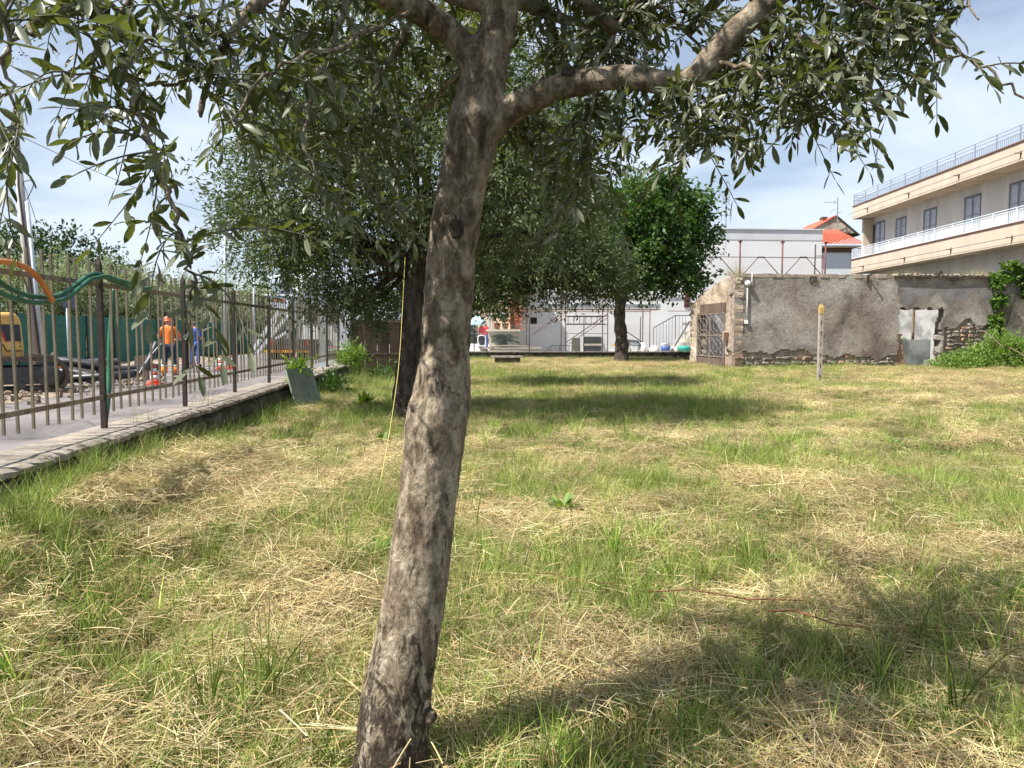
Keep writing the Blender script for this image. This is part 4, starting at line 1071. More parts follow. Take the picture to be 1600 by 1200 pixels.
    gr += [mk('grass', blades(34, 0.07, 0.14, 0.34, 0.003, 0.007, 0.28, rng, 4, clumped=4), M['grass']) for _ in range(3)]
    X, Y = grid_pts(0.11, 0.8, 8, rng); X2, Y2 = grid_pts(0.20, 8, 38.6, rng)
    X = np.concatenate([X, X2]); Y = np.concatenate([Y, Y2]); g = greenness(X, Y)
    keep = rng.random(len(X)) < np.clip(g * 1.5 - 0.25, 0, 1); X, Y, g = X[keep], Y[keep], g[keep]; n = len(X)
    tall = rng.random(n) < np.clip((g - 0.5) * 0.6, 0.02, 0.4)
    idx = np.where(tall, 4 + rng.integers(0, 3, n), rng.integers(0, 4, n))
    rot = np.stack([rng.normal(0, .1, n), rng.normal(0, .1, n), rng.uniform(0, 6.28, n)], 1)
    s = rng.uniform(0.6, 1.2, n) * np.clip(1 + (Y - 8) / 30, 1, 1.5)
    scatter('grass', gr, np.stack([X, Y, hgt(X, Y)], 1), idx, rot, np.stack([s, s, s], 1), 'fresh green grass growing up through the straw', 'grass')
    print('grass', n)
    # tall tufts along the wall foot
    wy = rng.uniform(1.5, 20.3, 700); wx = FX0 + FS * (wy - FY0) + 0.36 + np.abs(rng.normal(0, 0.12, 700))
    rot = np.stack([rng.normal(0, .15, 700), rng.normal(0, .15, 700), rng.uniform(0, 6.28, 700)], 1)
    s = rng.uniform(0.5, 1.15, 700)
    scatter('edge_grass', gr, np.stack([wx, wy, hgt(wx, wy)], 1), rng.integers(0, 7, 700), rot, np.stack([s, s, s], 1), 'uncut green tufts along the foot of the low wall', 'grass')
    # --- broad leaved weeds
    wd = [mk('weed', weed_geo(rng, 9, 0.075, 0.03), M['weed']) for _ in range(3)] + [mk('weed', weed_geo(rng, 14, 0.05, 0.022, 0.9), M['weed']) for _ in range(2)]
    X, Y = grid_pts(0.3, 1.0, 14, rng); g = greenness(X, Y)
    keep = rng.random(len(X)) < np.clip(g - 0.22, 0.03, 1) * 0.5; X, Y = X[keep], Y[keep]; n = len(X)
    rot = np.stack([rng.normal(0, .12, n), rng.normal(0, .12, n), rng.uniform(0, 6.28, n)], 1)
    s = rng.uniform(0.6, 1.5, n)
    scatter('clover', wd, np.stack([X, Y, hgt(X, Y) + 0.02], 1), rng.integers(0, 5, n), rot, np.stack([s, s, s], 1), 'small broad leaved weeds scattered in the straw', 'weeds')
build_grass()
# distinct tall green blades in front (right edge and by the trunk)
def blade_plant(px, py, hpx, n, label, seed, lean=0.25):
    rng = np.random.default_rng(seed)
    g = Gd(px, py); H = hpx / F * g.length
    v, f = blades(n, 0.02, H * 0.55, H, 0.006, 0.013, lean, rng, 6)
    o = np_obj('grass_plant', v + np.array([g.x, g.y, float(hgt(g.x, g.y))]), f, M['grass']); tag(o, label, 'plant')
blade_plant(1490, 1120, 250, 9, 'tall arching green grass plant near the right edge in the foreground', 1)
blade_plant(420, 1090, 210, 12, 'tall dark green grass plant left of the trunk in the foreground', 2, 0.2)
blade_plant(835, 1060, 130, 8, 'green wheat-like shoot right of the trunk foot', 3, 0.3)
blade_plant(1050, 900, 100, 16, 'dense green tuft in the sunny middle of the plot', 4, 0.3)
blade_plant(745, 830, 110, 5, 'slim green stalk beside the right side of the trunk', 5, 0.1)
for k, (px, py, hp, n_) in enumerate(((960, 870, 120, 30), (1010, 850, 90, 24), (1100, 900, 110, 30), (1170, 880, 90, 20), (1060, 960, 80, 14), (700 + 60, 700, 60, 20), (900, 690, 55, 30), (980, 670, 45, 24), (1220, 700, 50, 20), (330, 1130, 160, 14), (470, 1060, 130, 12), (250, 980, 80, 14), (100, 940, 110, 16), (1560, 1010, 150, 12), (1380, 1060, 120, 10), (1300, 1150, 120, 9), (1180, 1100, 90, 8), (30, 1100, 150, 12))):
    blade_plant(px, py, hp, n_, ['green tuft right of the trunk in the sunny middle', 'tuft behind the nearest cane', 'green tuft before the right shade edge', 'tuft where the tree shade begins', 'low tuft beside the middle cane', 'tuft tight against the right side of the trunk', 'far tuft in the second olive shade', 'small far tuft at the shade border', 'far right tuft in the sun', 'tall tuft at the lower left', 'tuft just left of the trunk foot', 'short tuft in the left straw', 'tuft at the left below the wall', 'tall tuft at the right edge', 'tuft in the right tree shade', 'tuft at the bottom right', 'tuft bottom right of centre', 'tuft in the bottom left corner'][k], 30 + k, .35)
def broad_weed(px, py, rpx, n, label, seed):
    rng = np.random.default_rng(seed); g = Gd(px, py); r = rpx / F * g.length
    v, f = weed_geo(rng, n * 2, r * .8, r * 0.13, 1.0)
    o = np_obj('leafy_weed', v + np.array([g.x, g.y, float(hgt(g.x, g.y)) + 0.01]), f, M['weed_leaf']); tag(o, label, 'plant')
broad_weed(570, 640, 45, 40, 'leafy green weed clump beside the second olive trunk', 1)
broad_weed(600, 690, 40, 20, 'low leafy weed in front of the second olive trunk', 2)
broad_weed(880, 800, 60, 22, 'spreading pale green weed right of the trunk', 3)
broad_weed(740, 790, 40, 16, 'dark low weed against the right side of the trunk', 4)
broad_weed(520, 1165, 40, 10, 'broad green leaves at the bottom edge left of the trunk', 5)
for (a, b, lb) in (((822, 898), (960, 912), 'thin red-brown cane lying in the straw nearest the trunk'), ((1010, 925), (1255, 938), 'red-brown cane lying in the middle of the right foreground'), ((1200, 955), (1365, 982), 'bright orange-brown cane end, rightmost of the canes in the straw')):
    p = Gd(*a, 0.05); q = Gd(*b, 0.08)
    o = MB().tube([p, p.lerp(q, .3) + Vector((0, 0.03, 0.015)), p.lerp(q, .65) + Vector((0, -.01, -.005)), q], [0.0045, 0.004, 0.0035, 0.0025], 6).obj('cane', M['red_cane'], smooth=True)
    tag(o, lb, 'cane', 'canes lying in the straw')
# cord hanging from second olive
P = smooth_path([V(633, 402, 10.6), V(629, 480, 10.2), V(624, 560, 9.6), V(617, 620, 8.6), V(606, 690, 7.3), V(590, 770, 6.0), Gd(560, 862, 0.05)], 6)
o = MB().tube(P, 0.0035, 6).obj('cord', M['rope'], smooth=True); tag(o, 'yellow cord hanging out of the second olive down to the grass', 'cord')

# ------------------------------------------------------------------ ruin
RU = Vector((0.995, 0.0995, 0)); RN = Vector((0.0995, -0.995, 0))     # along the front wall, outward normal
RC = Vector((8.62, 28.8, 0))
def RP(s, out_, z): return RC + RU * s + RN * out_ + Vector((0, 0, z))
def r_s(px):      # distance along the wall at pixel column
    u = (px - CX) / F / 1.003
    return (u * RC.y - RC.x) / (RU.x - u * RU.y)
def r_z(px, py):
    s = r_s(px); y = RC.y + RU.y * s
    return V(px, py, y).z
def ruin():
    t = thing('ruined_building', 'roofless ruined shed with crumbling grey render, broken doorway and iron gate on its side', 'building', tuple(RC))
    S = 13.5
    sx0, sx1 = r_s(1404), r_s(1473)                 # opening
    ztop = r_z(1440, 482); zbot = 0.0
    z1 = 3.62
    rng = random.Random(5)
    # front wall as a displaced grid with an opening; rough render falls away at the foot
    mb = MB(); nx, nz = 220, 60
    idx = {}
    def inside(s, z):
        jag = 0.06 * math.sin(s * 13) + 0.05 * math.sin(z * 17)
        return sx0 + 0.04 * math.sin(z * 9) < s < sx1 + 0.1 * math.sin(z * 6.5) * 0.5 and z < ztop + 0.06 * math.sin(s * 11 + 1)
    def foot(s): return 0.55 + 0.14 * math.sin(s * 0.9) + 0.09 * math.sin(s * 2.7 + 1) + 0.05 * math.sin(s * 7.1)
    def topz(s): return z1 + 0.03 * math.sin(s * 3.1) + 0.03 * math.sin(s * 8.3)
    def h(s, z):
        v = 0.006 * math.sin(s * 1.9 + z * 2.3)
        return v
    vs = []; fs = []; mi = []
    for i in range(nx + 1):
        s = S * i / nx
        for j in range(nz + 1):
            z = -0.1 + (topz(s) + 0.1) * j / nz
            d = h(s, z)
            exposed = z < foot(s) or (s > sx1 + 0.1 and s < sx1 + 2.6 and z < 1.9 - 0.35 * abs(s - sx1 - 1.2) + 0.12 * math.sin(s * 6))
            if exposed: d -= 0.075
            if abs(s - 0) < 0.5 and z > 3.0 and s < 0.35: d -= 0.05
            vs.append(RP(s, d, z))
    for i in range(nx):
        for j in range(nz):
            s = S * (i + .5) / nx; z = -0.1 + (topz(s) + 0.1) * (j + .5) / nz
            if inside(s, z): continue
            a = i * (nz + 1) + j
            fs.append((a, a + nz + 1, a + nz + 2, a + 1))
            exposed = z < foot(s) or (s > sx1 + 0.1 and s < sx1 + 2.6 and z < 1.9 - 0.35 * abs(s - sx1 - 1.2) + 0.12 * math.sin(s * 6))
            edge_y = z > topz(s) - 0.12 - 0.07 * math.sin(s * 2.2) - 0.04 * math.sin(s * 6.1) and s < 7.4
            stain = (s > 6.7 and z > 2.75 + 0.15 * math.sin(s * 3.3) + 0.12 * math.sin(s * 7.7) and z < topz(s) - 0.28) 
            mi.append(1 if (exposed or edge_y) else (2 if stain else 0))
    mb.v = [tuple(p) for p in vs]; mb.f = fs; mb.m = mi; mb.n = len(vs)
    o = mb.obj('front_wall', [M['ruin'], M['rubble'], M['ruin_stain']], t)
    sm = o.modifiers.new('thick', 'SOLIDIFY'); sm.thickness = 0.38; sm.offset = -1.0 if False else 1.0
    sm.offset = -1
    # rubble stones showing at the foot and beside the opening
    n = 0
    def stn(s, z, w, hh, m):
        z += rng.uniform(-.03, .03); hh *= rng.uniform(.7, 1.15); s += rng.uniform(-.03, .03); w *= rng.uniform(.8, 1.0)
        m2 = MB(); j = lambda k=.035: rng.uniform(-k, k)
        b = [RP(s, -0.09, z), RP(s + w, -0.09, z), RP(s + w, -0.09, z + hh), RP(s, -0.09, z + hh)]
        k = 0.022; pr = rng.uniform(-0.025, 0.03)
        e = [RP(s + k + j(), pr, z + k + j(.01)), RP(s + w - k + j(), pr + j(), z + k + j(.01)), RP(s + w - k + j(), pr, z + hh - k + j(.01)), RP(s + w / 2, pr + .01, z + hh - k * .5), RP(s + k + j(), pr + j(), z + hh - k + j(.01))]
        m2.add(b + e, [(4, 5, 6, 7, 8), (0, 1, 5, 4), (1, 2, 6, 5), (2, 3, 8, 7, 6), (3, 0, 4, 8)])
        m2.obj('stone', m, t)
    for row in range(3):
        z = 0.0 + row * 0.17; s = 0.05
        while s < 8.6:
            w = rng.uniform(0.22, 0.5)
            if z + 0.1 < foot(s + w / 2) and not (sx0 - .1 < s + w / 2 < sx1 + .1) and z + .14 < foot(s) + .05:
                stn(s, z, w - 0.03, rng.uniform(0.11, 0.15), M['rubble_brick'] if rng.random() < 0.08 else M['rubble']); n += 1
            s += w
    for row in range(7):
        z = 0.75 + row * 0.16; s = sx1 + 0.18 + rng.uniform(0, .1)
        while s < sx1 + 2.5:
            w = rng.uniform(0.2, 0.4)
            if z + 0.1 < 1.86 - 0.35 * abs(s + w / 2 - sx1 - 1.2):
                stn(s, z, w - 0.03, rng.uniform(0.11, 0.14), M['rubble_brick'] if rng.random() < 0.12 else M['rubble']); n += 1
            s += w
    # brick-coloured quoin at the top left corner
    for k in range(4):
        stn(0.02, 2.95 + k * 0.155, rng.uniform(0.3, 0.45), 0.14, M['cream'])
    print('ruin stones', n)
    # side wall (left face), with sloping broken top
    L = 5.0; dirv = Vector((-0.10, 0.995, 0)); nv = Vector((-0.995, -0.10, 0))
    def SP(a, o_, z): return RC + dirv * a + nv * o_ + Vector((0, 0, z))
    def a_of(px): 
        u = (px - CX) / F; return (RC.x - u * RC.y) / (u * dirv.y - dirv.x)
    ga0, ga1 = a_of(1133), a_of(1090)               # gate opening along the wall
    gz = 2.25
    vs = []; fs = []; mi = []; na, nz = 60, 40
    def tz(a): 
        base = 3.6 if a < 0.9 else 3.6 - 0.16 * (a - 0.9) - 0.02 * (a - 0.9) ** 2
        return base + 0.04 * math.sin(a * 7)
    for i in range(na + 1):
        a = L * i / na
        for j in range(nz + 1):
            z = -0.1 + (tz(a) + 0.1) * j / nz
            vs.append(SP(a, rng.uniform(-.012, .012) - (0.05 if z < 0.5 and a < ga0 else 0), z))
    for i in range(na):
        for j in range(nz):
            a = L * (i + .5) / na; z = -0.1 + (tz(a) + 0.1) * (j + .5) / nz
            if ga0 < a < ga1 and z < gz: continue
            q = i * (nz + 1) + j
            fs.append((q, q + 1, q + nz + 2, q + nz + 1))
            mi.append(1 if (z < 0.5 + .1 * math.sin(a * 9) and a < ga0) else 0)
    m2 = MB(); m2.v = [tuple(p) for p in vs]; m2.n = len(vs); m2.f = fs; m2.m = mi
    o = m2.obj('side_wall', [M['ruin_side'], M['rubble_brick']], t)
    sm = o.modifiers.new('thick', 'SOLIDIFY'); sm.thickness = 0.36; sm.offset = -1
    m3 = MB(); m3.box((-0.6, 0, 0), (0, 0.02, 0.5)); 
    # back wall (light plaster seen through the opening), inner partition and right part
    m3 = MB()
    def box_r(lo, hi, mbx, mi=0):
        p = [RP(x, -y, z) for z in (lo[2], hi[2]) for (x, y) in ((lo[0], lo[1]), (hi[0], lo[1]), (hi[0], hi[1]), (lo[0], hi[1]))]
        mbx.add(p, [(3, 2, 1, 0), (4, 5, 6, 7), (0, 1, 5, 4), (1, 2, 6, 5), (2, 3, 7, 6), (3, 0, 4, 7)], mi)
    box_r((0.5, 4.6, -0.1), (S, 4.95, 2.75), m3); m3.obj('back_wall', M['ruin_inner'], t)
    m4 = MB(); box_r((S - 0.35, 0.42, -0.1), (S, 4.6, 3.3), m4); m4.obj('end_wall', M['ruin_inner'], t)
    # wooden prop inside and low sill block, broken jamb
    m5 = MB(); box_r((r_s(1449), .9, 0), (r_s(1452), 1.0, 2.5), m5); m5.obj('timber_prop', M['wood'], t)
    m6 = MB(); box_r((r_s(1424), 0.5, -0.1), (r_s(1468), 0.75, r_z(1440, 531)), m6); m6.obj('low_partition', M['ruin_inner'], t)
    m7 = MB()
    for k in range(14):
        z = k * 0.105; w = 0.42 - 0.02 * k + rng.uniform(-.06, .06)
        if z > 1.35: break
        box_r((sx0 - 0.05, 0.05 + rng.uniform(0, .04), z), (sx0 + w, 0.34, z + 0.098), m7, 0)
    m7.obj('broken_jamb', M['rubble_brick'], t)
    # roof remnant: lichened pantiles along the wall head and a timber edge on the right
    me = MB()
    for k in range(9): pass
    tile = MB()
    for k in range(7):
        a0 = math.pi * k / 6
    prof = [(0.09 * math.cos(math.pi * k / 6), 0.055 * math.sin(math.pi * k / 6)) for k in range(7)]
    tv = [(x, -0.02, z) for x, z in prof] + [(x * 0.85, 0.42, z * 0.85) for x, z in prof]
    tf = [(k, k + 1, k + 8, k + 7) for k in range(6)] + [tuple(range(7))]
    tme = MB().add(tv, tf).mesh('roof_tile', M['old_tile'], True)
    ang = math.atan2(RU.y, RU.x)
    org = Vector(t.location)
    s = 6.7
    while s < 10.3:
        ob = bpy.data.objects.new('roof_tile', tme); COL.objects.link(ob); ob.parent = t
        ob.location = RP(s, 0.05 + rng.uniform(-.03, .03), 3.66 + rng.uniform(-.015, .02)) - org; ob.rotation_euler = (R(6), R(rng.uniform(-5, 5)), ang)
        s += 0.185
    s = 0.3
    while s < 6.6:
        w = rng.uniform(0.2, 0.45)
        m8 = MB(); box_r((s, 0.0 + rng.uniform(-.03, .02), 3.55), (s + w * .93, 0.36, 3.67 + rng.uniform(-.02, .05)), m8, 0); m8.obj('coping_stone', M['old_tile'], t)
        s += w
    m9 = MB(); box_r((6.5, -0.1, 3.585), (12.5, -0.02, 3.655), m9); m9.obj('eaves_timber', M['dark_bark'], t)
    m9 = MB(); box_r((10.3, -0.02, 3.62), (12.7, 0.5, 3.67), m9); m9.obj('roof_edge', M['old_tile'], t)
    # bracket on the wall with its pipe stub
    b = MB(); s = r_s(1353); b.bar(RP(s, 0.03, 3.3), RP(s, 0.03, 3.68), 0.05, 0.05); b.bar(RP(s, 0.0, 3.62), RP(s + 0.02, 0.22, 3.66), 0.05, 0.05); b.obj('iron_bracket', M['post'], t)
    b = MB(); s = r_s(1268); b.box((-.16, -.05, -.12), (.16, .08, .1), 0, Matrix.Translation(RP(s, 0.0, 3.5)), .02); b.obj('beam_end', M['dark_bark'], t)
    # gate
    gt = bpy.data.objects.new('gate', None); COL.objects.link(gt); gt.parent = t; gt.location = (0, 0, 0)
    def gbar(mb_, a, z0, b_, z1_, w=0.035, o_=0.05): mb_.bar(SP(a, o_, z0), SP(b_, o_, z1_), w, w)
    fr = MB()
    A0, A1 = ga0 + 0.03, ga1 - 0.03; mid = (A0 + A1) / 2
    for a in (A0, mid - .03, mid + .03, A1): gbar(fr, a, 0.02, a, 2.2, .045)
    for z in (0.05, 0.42, 1.3, 2.2): gbar(fr, A0, z, A1, z, .04)
    g1 = fr.obj('gate_frame', M['iron_light'], t)
    for (p0, p1) in ((A0, mid - .03), (mid + .03, A1)):
        pn = MB(); pn.quad(SP(p0, 0.04, .06), SP(p1, 0.04, .06), SP(p1, 0.04, .4), SP(p0, 0.04, .4)); pn.obj('gate_panel', M['rust_sheet'], t)
        for (zz0, zz1) in ((0.45, 1.28), (1.32, 2.18)):
            sc_ = MB(); c = (p0 + p1) / 2; hw = (p1 - p0) / 2 - .03; zc = (zz0 + zz1) / 2; hh = (zz1 - zz0) / 2
            for r_ in (1.0, 0.62):
                pts = [SP(c + hw * r_ * math.cos(a), 0.05, zc + hh * r_ * math.sin(a)) for a in [2 * math.pi * k / 20 for k in range(21)]]
                sc_.tube(pts, 0.011, 5, cap=False)
            for k in (-1, 1):
                sc_.tube([SP(c + hw * k, 0.05, zz0), SP(c, .05, zc), SP(c + hw * k, .05, zz1)], .010, 5)
                sc_.tube([SP(c + hw * k * .5, 0.05, zz0), SP(c + hw * k * .5, .05, zz1)], .009, 5)
            sc_.tube([SP(c, 0.05, zz0), SP(c, .05, zz1)], .010, 5)
            sc_.obj('gate_scroll', M['iron_light'], t)
    bpy.data.objects.remove(gt)
    # solid rusty sheet above, hinge block
    q = MB(); q.quad(SP(ga0 - .02, 0.025, 2.24), SP(ga1 - .25, 0.025, 2.24), SP(ga1 - .25, 0.025, 2.62), SP(ga0 - .02, 0.025, 2.62)); q.obj('gate_lintel_sheet', M['rust_sheet'], t)
    q = MB(); q.box((-.09, -.12, -.17), (.09, .12, .17), 0, Matrix.Translation(SP(ga0 - .22, .1, 1.28)) @ Matrix.Rotation(.25, 4, 'X'), .01); q.obj('hanging_brick', M['rubble_brick'], t)
    # dark rubble interior floor keeps plants: weeds inside handled below
ruin()
# lamp with conduit on the wall (own thing)
def wall_lamp():
    s = r_s(1166); zt = r_z(1166, 443); zb = r_z(1166, 503)
    t = thing('wall_lamp', 'round white lamp with a pale conduit to a small box on the ruin wall', 'lamp', tuple(RP(s, 0.02, zt)))
    Mx = Matrix.Translation(RP(s, 0.0, zt)) @ Matrix.Rotation(math.atan2(RU.y, RU.x), 4, 'Z') @ Matrix.Rotation(math.pi / 2, 4, 'X')
    MB().lathe([(0.10, 0.0), (0.115, 0.03), (0.11, 0.10), (0.08, 0.16), (0.03, 0.18)], 16, 0, M=Mx).obj('lamp_globe', M['white_plastic'], t, True)
    MB().tube([RP(s, 0.04, zt - .1), RP(s, 0.045, (zt + zb) / 2), RP(s - 0.02, 0.04, zb)], 0.02, 8).obj('conduit', M['white_plastic'], t, True)
    b = MB(); b.box((-.065, -.03, -.07), (.065, .05, .07), 0, Matrix.Translation(RP(s - .02, 0.04, zb)), .008); b.obj('junction_box', M['white_plastic'], t)
    MB().tube([RP(s + .18, 0.03, 3.7), RP(s + .17, 0.05, 3.4), RP(s + .08, .05, zt + .02)], .014, 6).obj('feed_wire', M['white_plastic'], t, True)
wall_lamp()

def leafy(name, label, cat, blobs, n_cl, per, leaf, asp, m, seed, spread=.2, droop=0, shell=.5, upright=.2, kind=None, stems=None):
    rng = np.random.default_rng(seed)
    v, f, C = crown_leaves(blobs, n_cl, per, leaf, asp, rng, spread, droop, shell, upright=upright)
    c = np.mean(np.array(blobs)[:, :3], axis=0)
    t = thing(name, label, cat, (c[0], c[1], 0 if stems is None else c[2]))
    mb = MB()
    b = Vector((c[0], c[1], 0))
    for i in rng.choice(len(C), min(24, len(C)), replace=False):
        e = Vector(C[i]); st = Vector((e.x * .7 + c[0] * .3, e.y * .7 + c[1] * .3, 0.0)) if stems is None else Vector(random.choice(stems))
        mb.tube([st, (st + e) / 2 + Vector((.02, 0, .03)), e], [.012, .009, .004], 5)
    mb.obj('stem', M['twig'], t)
    o = np_obj('foliage', v, f, m, t); o['kind'] = 'stuff'
    return t
def rp(px, py, out_=0.1):
    p = RP(r_s(px), out_, 0); return (p.x, p.y, r_z(px, py))
# vine climbing at the right end
vb = []
for px, py, r_ in ((1570, 425, .5), (1598, 430, .55), (1552, 440, .35), (1556, 470, .3), (1553, 500, .25), (1555, 520, .22), (1600, 455, .35), (1630, 440, .6), (1625, 500, .4), (1630, 540, .35)):
    x, y, z = rp(px, py, .12); vb.append((x, y, z, r_, .18, r_ * (1.1 if py > 440 else .75)))
leafy('climbing_vine', 'bright green vine trailing over the right end of the ruin wall', 'vine', vb, 420, 16, .13, .75, M['vine_leaf'], 31, spread=.14, droop=.5, stems=[RP(r_s(1555), .08, .3), RP(r_s(1560), .08, 2), RP(r_s(1600), .08, 3.4)])
# overgrown mound
wb = []
for px, py, rx, rz in ((1480, 565, 1.1, .55), (1530, 560, 1.3, .75), (1580, 562, 1.4, .7), (1515, 548, 1.1, .8), (1455, 568, .8, .45), (1570, 550, 1.2, .7), (1440, 575, .6, .3), (1630, 565, 1.4, .6), (1500, 572, 1.3, .4)):
    p = RP(r_s(px), 1.7, 0); wb.append((p.x, p.y, max(.15, V(px, py, p.y).z), rx, .9, rz))
leafy('weed_mound', 'overgrown heap of green brambles in front of the broken doorway', 'shrub', wb, 1700, 22, .10, .45, M['weed_leaf'], 32, spread=.2, upright=.5, shell=.25)
for (a, b, lb) in (((1538, 518), (1568, 543), 'left bare pale stick poking out of the bramble heap'), ((1578, 543), (1605, 560), 'right bare pale stick poking out of the bramble heap')):
    o = MB().tube([V(*a, 26.6), V((a[0] + b[0]) / 2, (a[1] + b[1]) / 2 - 1, 26.5), V(*b, 26.4)], .018, 6).obj('stick', M['wood']); tag(o, lb, 'stick', 'sticks in the bramble heap')
leafy('inner_weeds', 'small green weeds growing inside the broken doorway', 'plant', [(*RP(r_s(1440) + .2, -1.6, .7),) + (.3, .3, .45)], 50, 14, .1, .4, M['weed_leaf'], 33, spread=.15, upright=.6)
# dry grass on the wall heads
def dry_tuft(px, py, n, H, lab, seed, side=False):
    rng = np.random.default_rng(seed)
    v, f = blades(n, .35, H * .5, H, .006, .012, .5, rng, 3)
    p = RP(r_s(px), -.2, 3.62) if not side else V(px, py, 30.5)
    o = np_obj('dry_grass', v + np.array(p), f, M['stubble']); tag(o, lab, 'dry grass', 'dry tufts growing on the ruin walls')
dry_tuft(1150, 430, 150, .75, 'tall dry grass tuft on the top left corner of the ruin', 41)
dry_tuft(1400, 426, 60, .45, 'reddish dry tuft on the ruin wall head left of the middle tiles', 42)
dry_tuft(1428, 426, 60, .4, 'small dry tuft on the tiles above the doorway', 43)
dry_tuft(1510, 426, 90, .55, 'thin brown twiggy tuft on the wall head left of the vine', 44)
dry_tuft(1536, 426, 60, .6, 'thin brown tuft on the wall head touching the vine', 45)
def small_urn():
    p = RP(r_s(1467), -.1, 3.68); o = MB().lathe([(.10, 0), (.13, .08), (.08, .2), (.05, .26)], 10, loc=p).obj('roof_vent', M['post'], smooth=True); tag(o, 'small dark vent cap sitting on the ruin roof edge', 'vent')
small_urn()

# concrete post standing in the grass
def conc_post():
    p = Gd(1280, 597); d = p.y; top = V(1278, 475, d).z
    t = thing('concrete_post', 'slotted concrete post with a yellow tip standing alone in the grass', 'post', (p.x, p.y, 0))
    w = .055
    mb = MB()
    n = 6; H = top - .16
    # body with four recessed slots
    zs = [-.1]
    mb.box((p.x - w, p.y - .06, -.1), (p.x - w + .038, p.y + .06, H)); mb.box((p.x + w - .038, p.y - .06, -.1), (p.x + w, p.y + .06, H))
    k = 7
    for i in range(k):
        z0 = -.1 + (H + .1) * i / k; mb.box((p.x - w + .039, p.y - .058, z0), (p.x + w - .039, p.y + .058, z0 + (H + .1) / k * .62))
    mb.obj('post_shaft', M['post_conc'], t)
    MB().box((p.x - w + .04, p.y + .02, 0), (p.x + w - .04, p.y + .05, H)).obj('slot_back', M['dark_hole'], t)
    tp = MB(); tp.box((p.x - w - .003, p.y - .063, H - .12), (p.x + w + .003, p.y + .063, H + .07)); tp.box((p.x - w, p.y - .06, H + .07), (p.x + w, p.y + .06, H + .15), taper=.03); tp.obj('post_tip', M['post_yellow'], t)
conc_post()

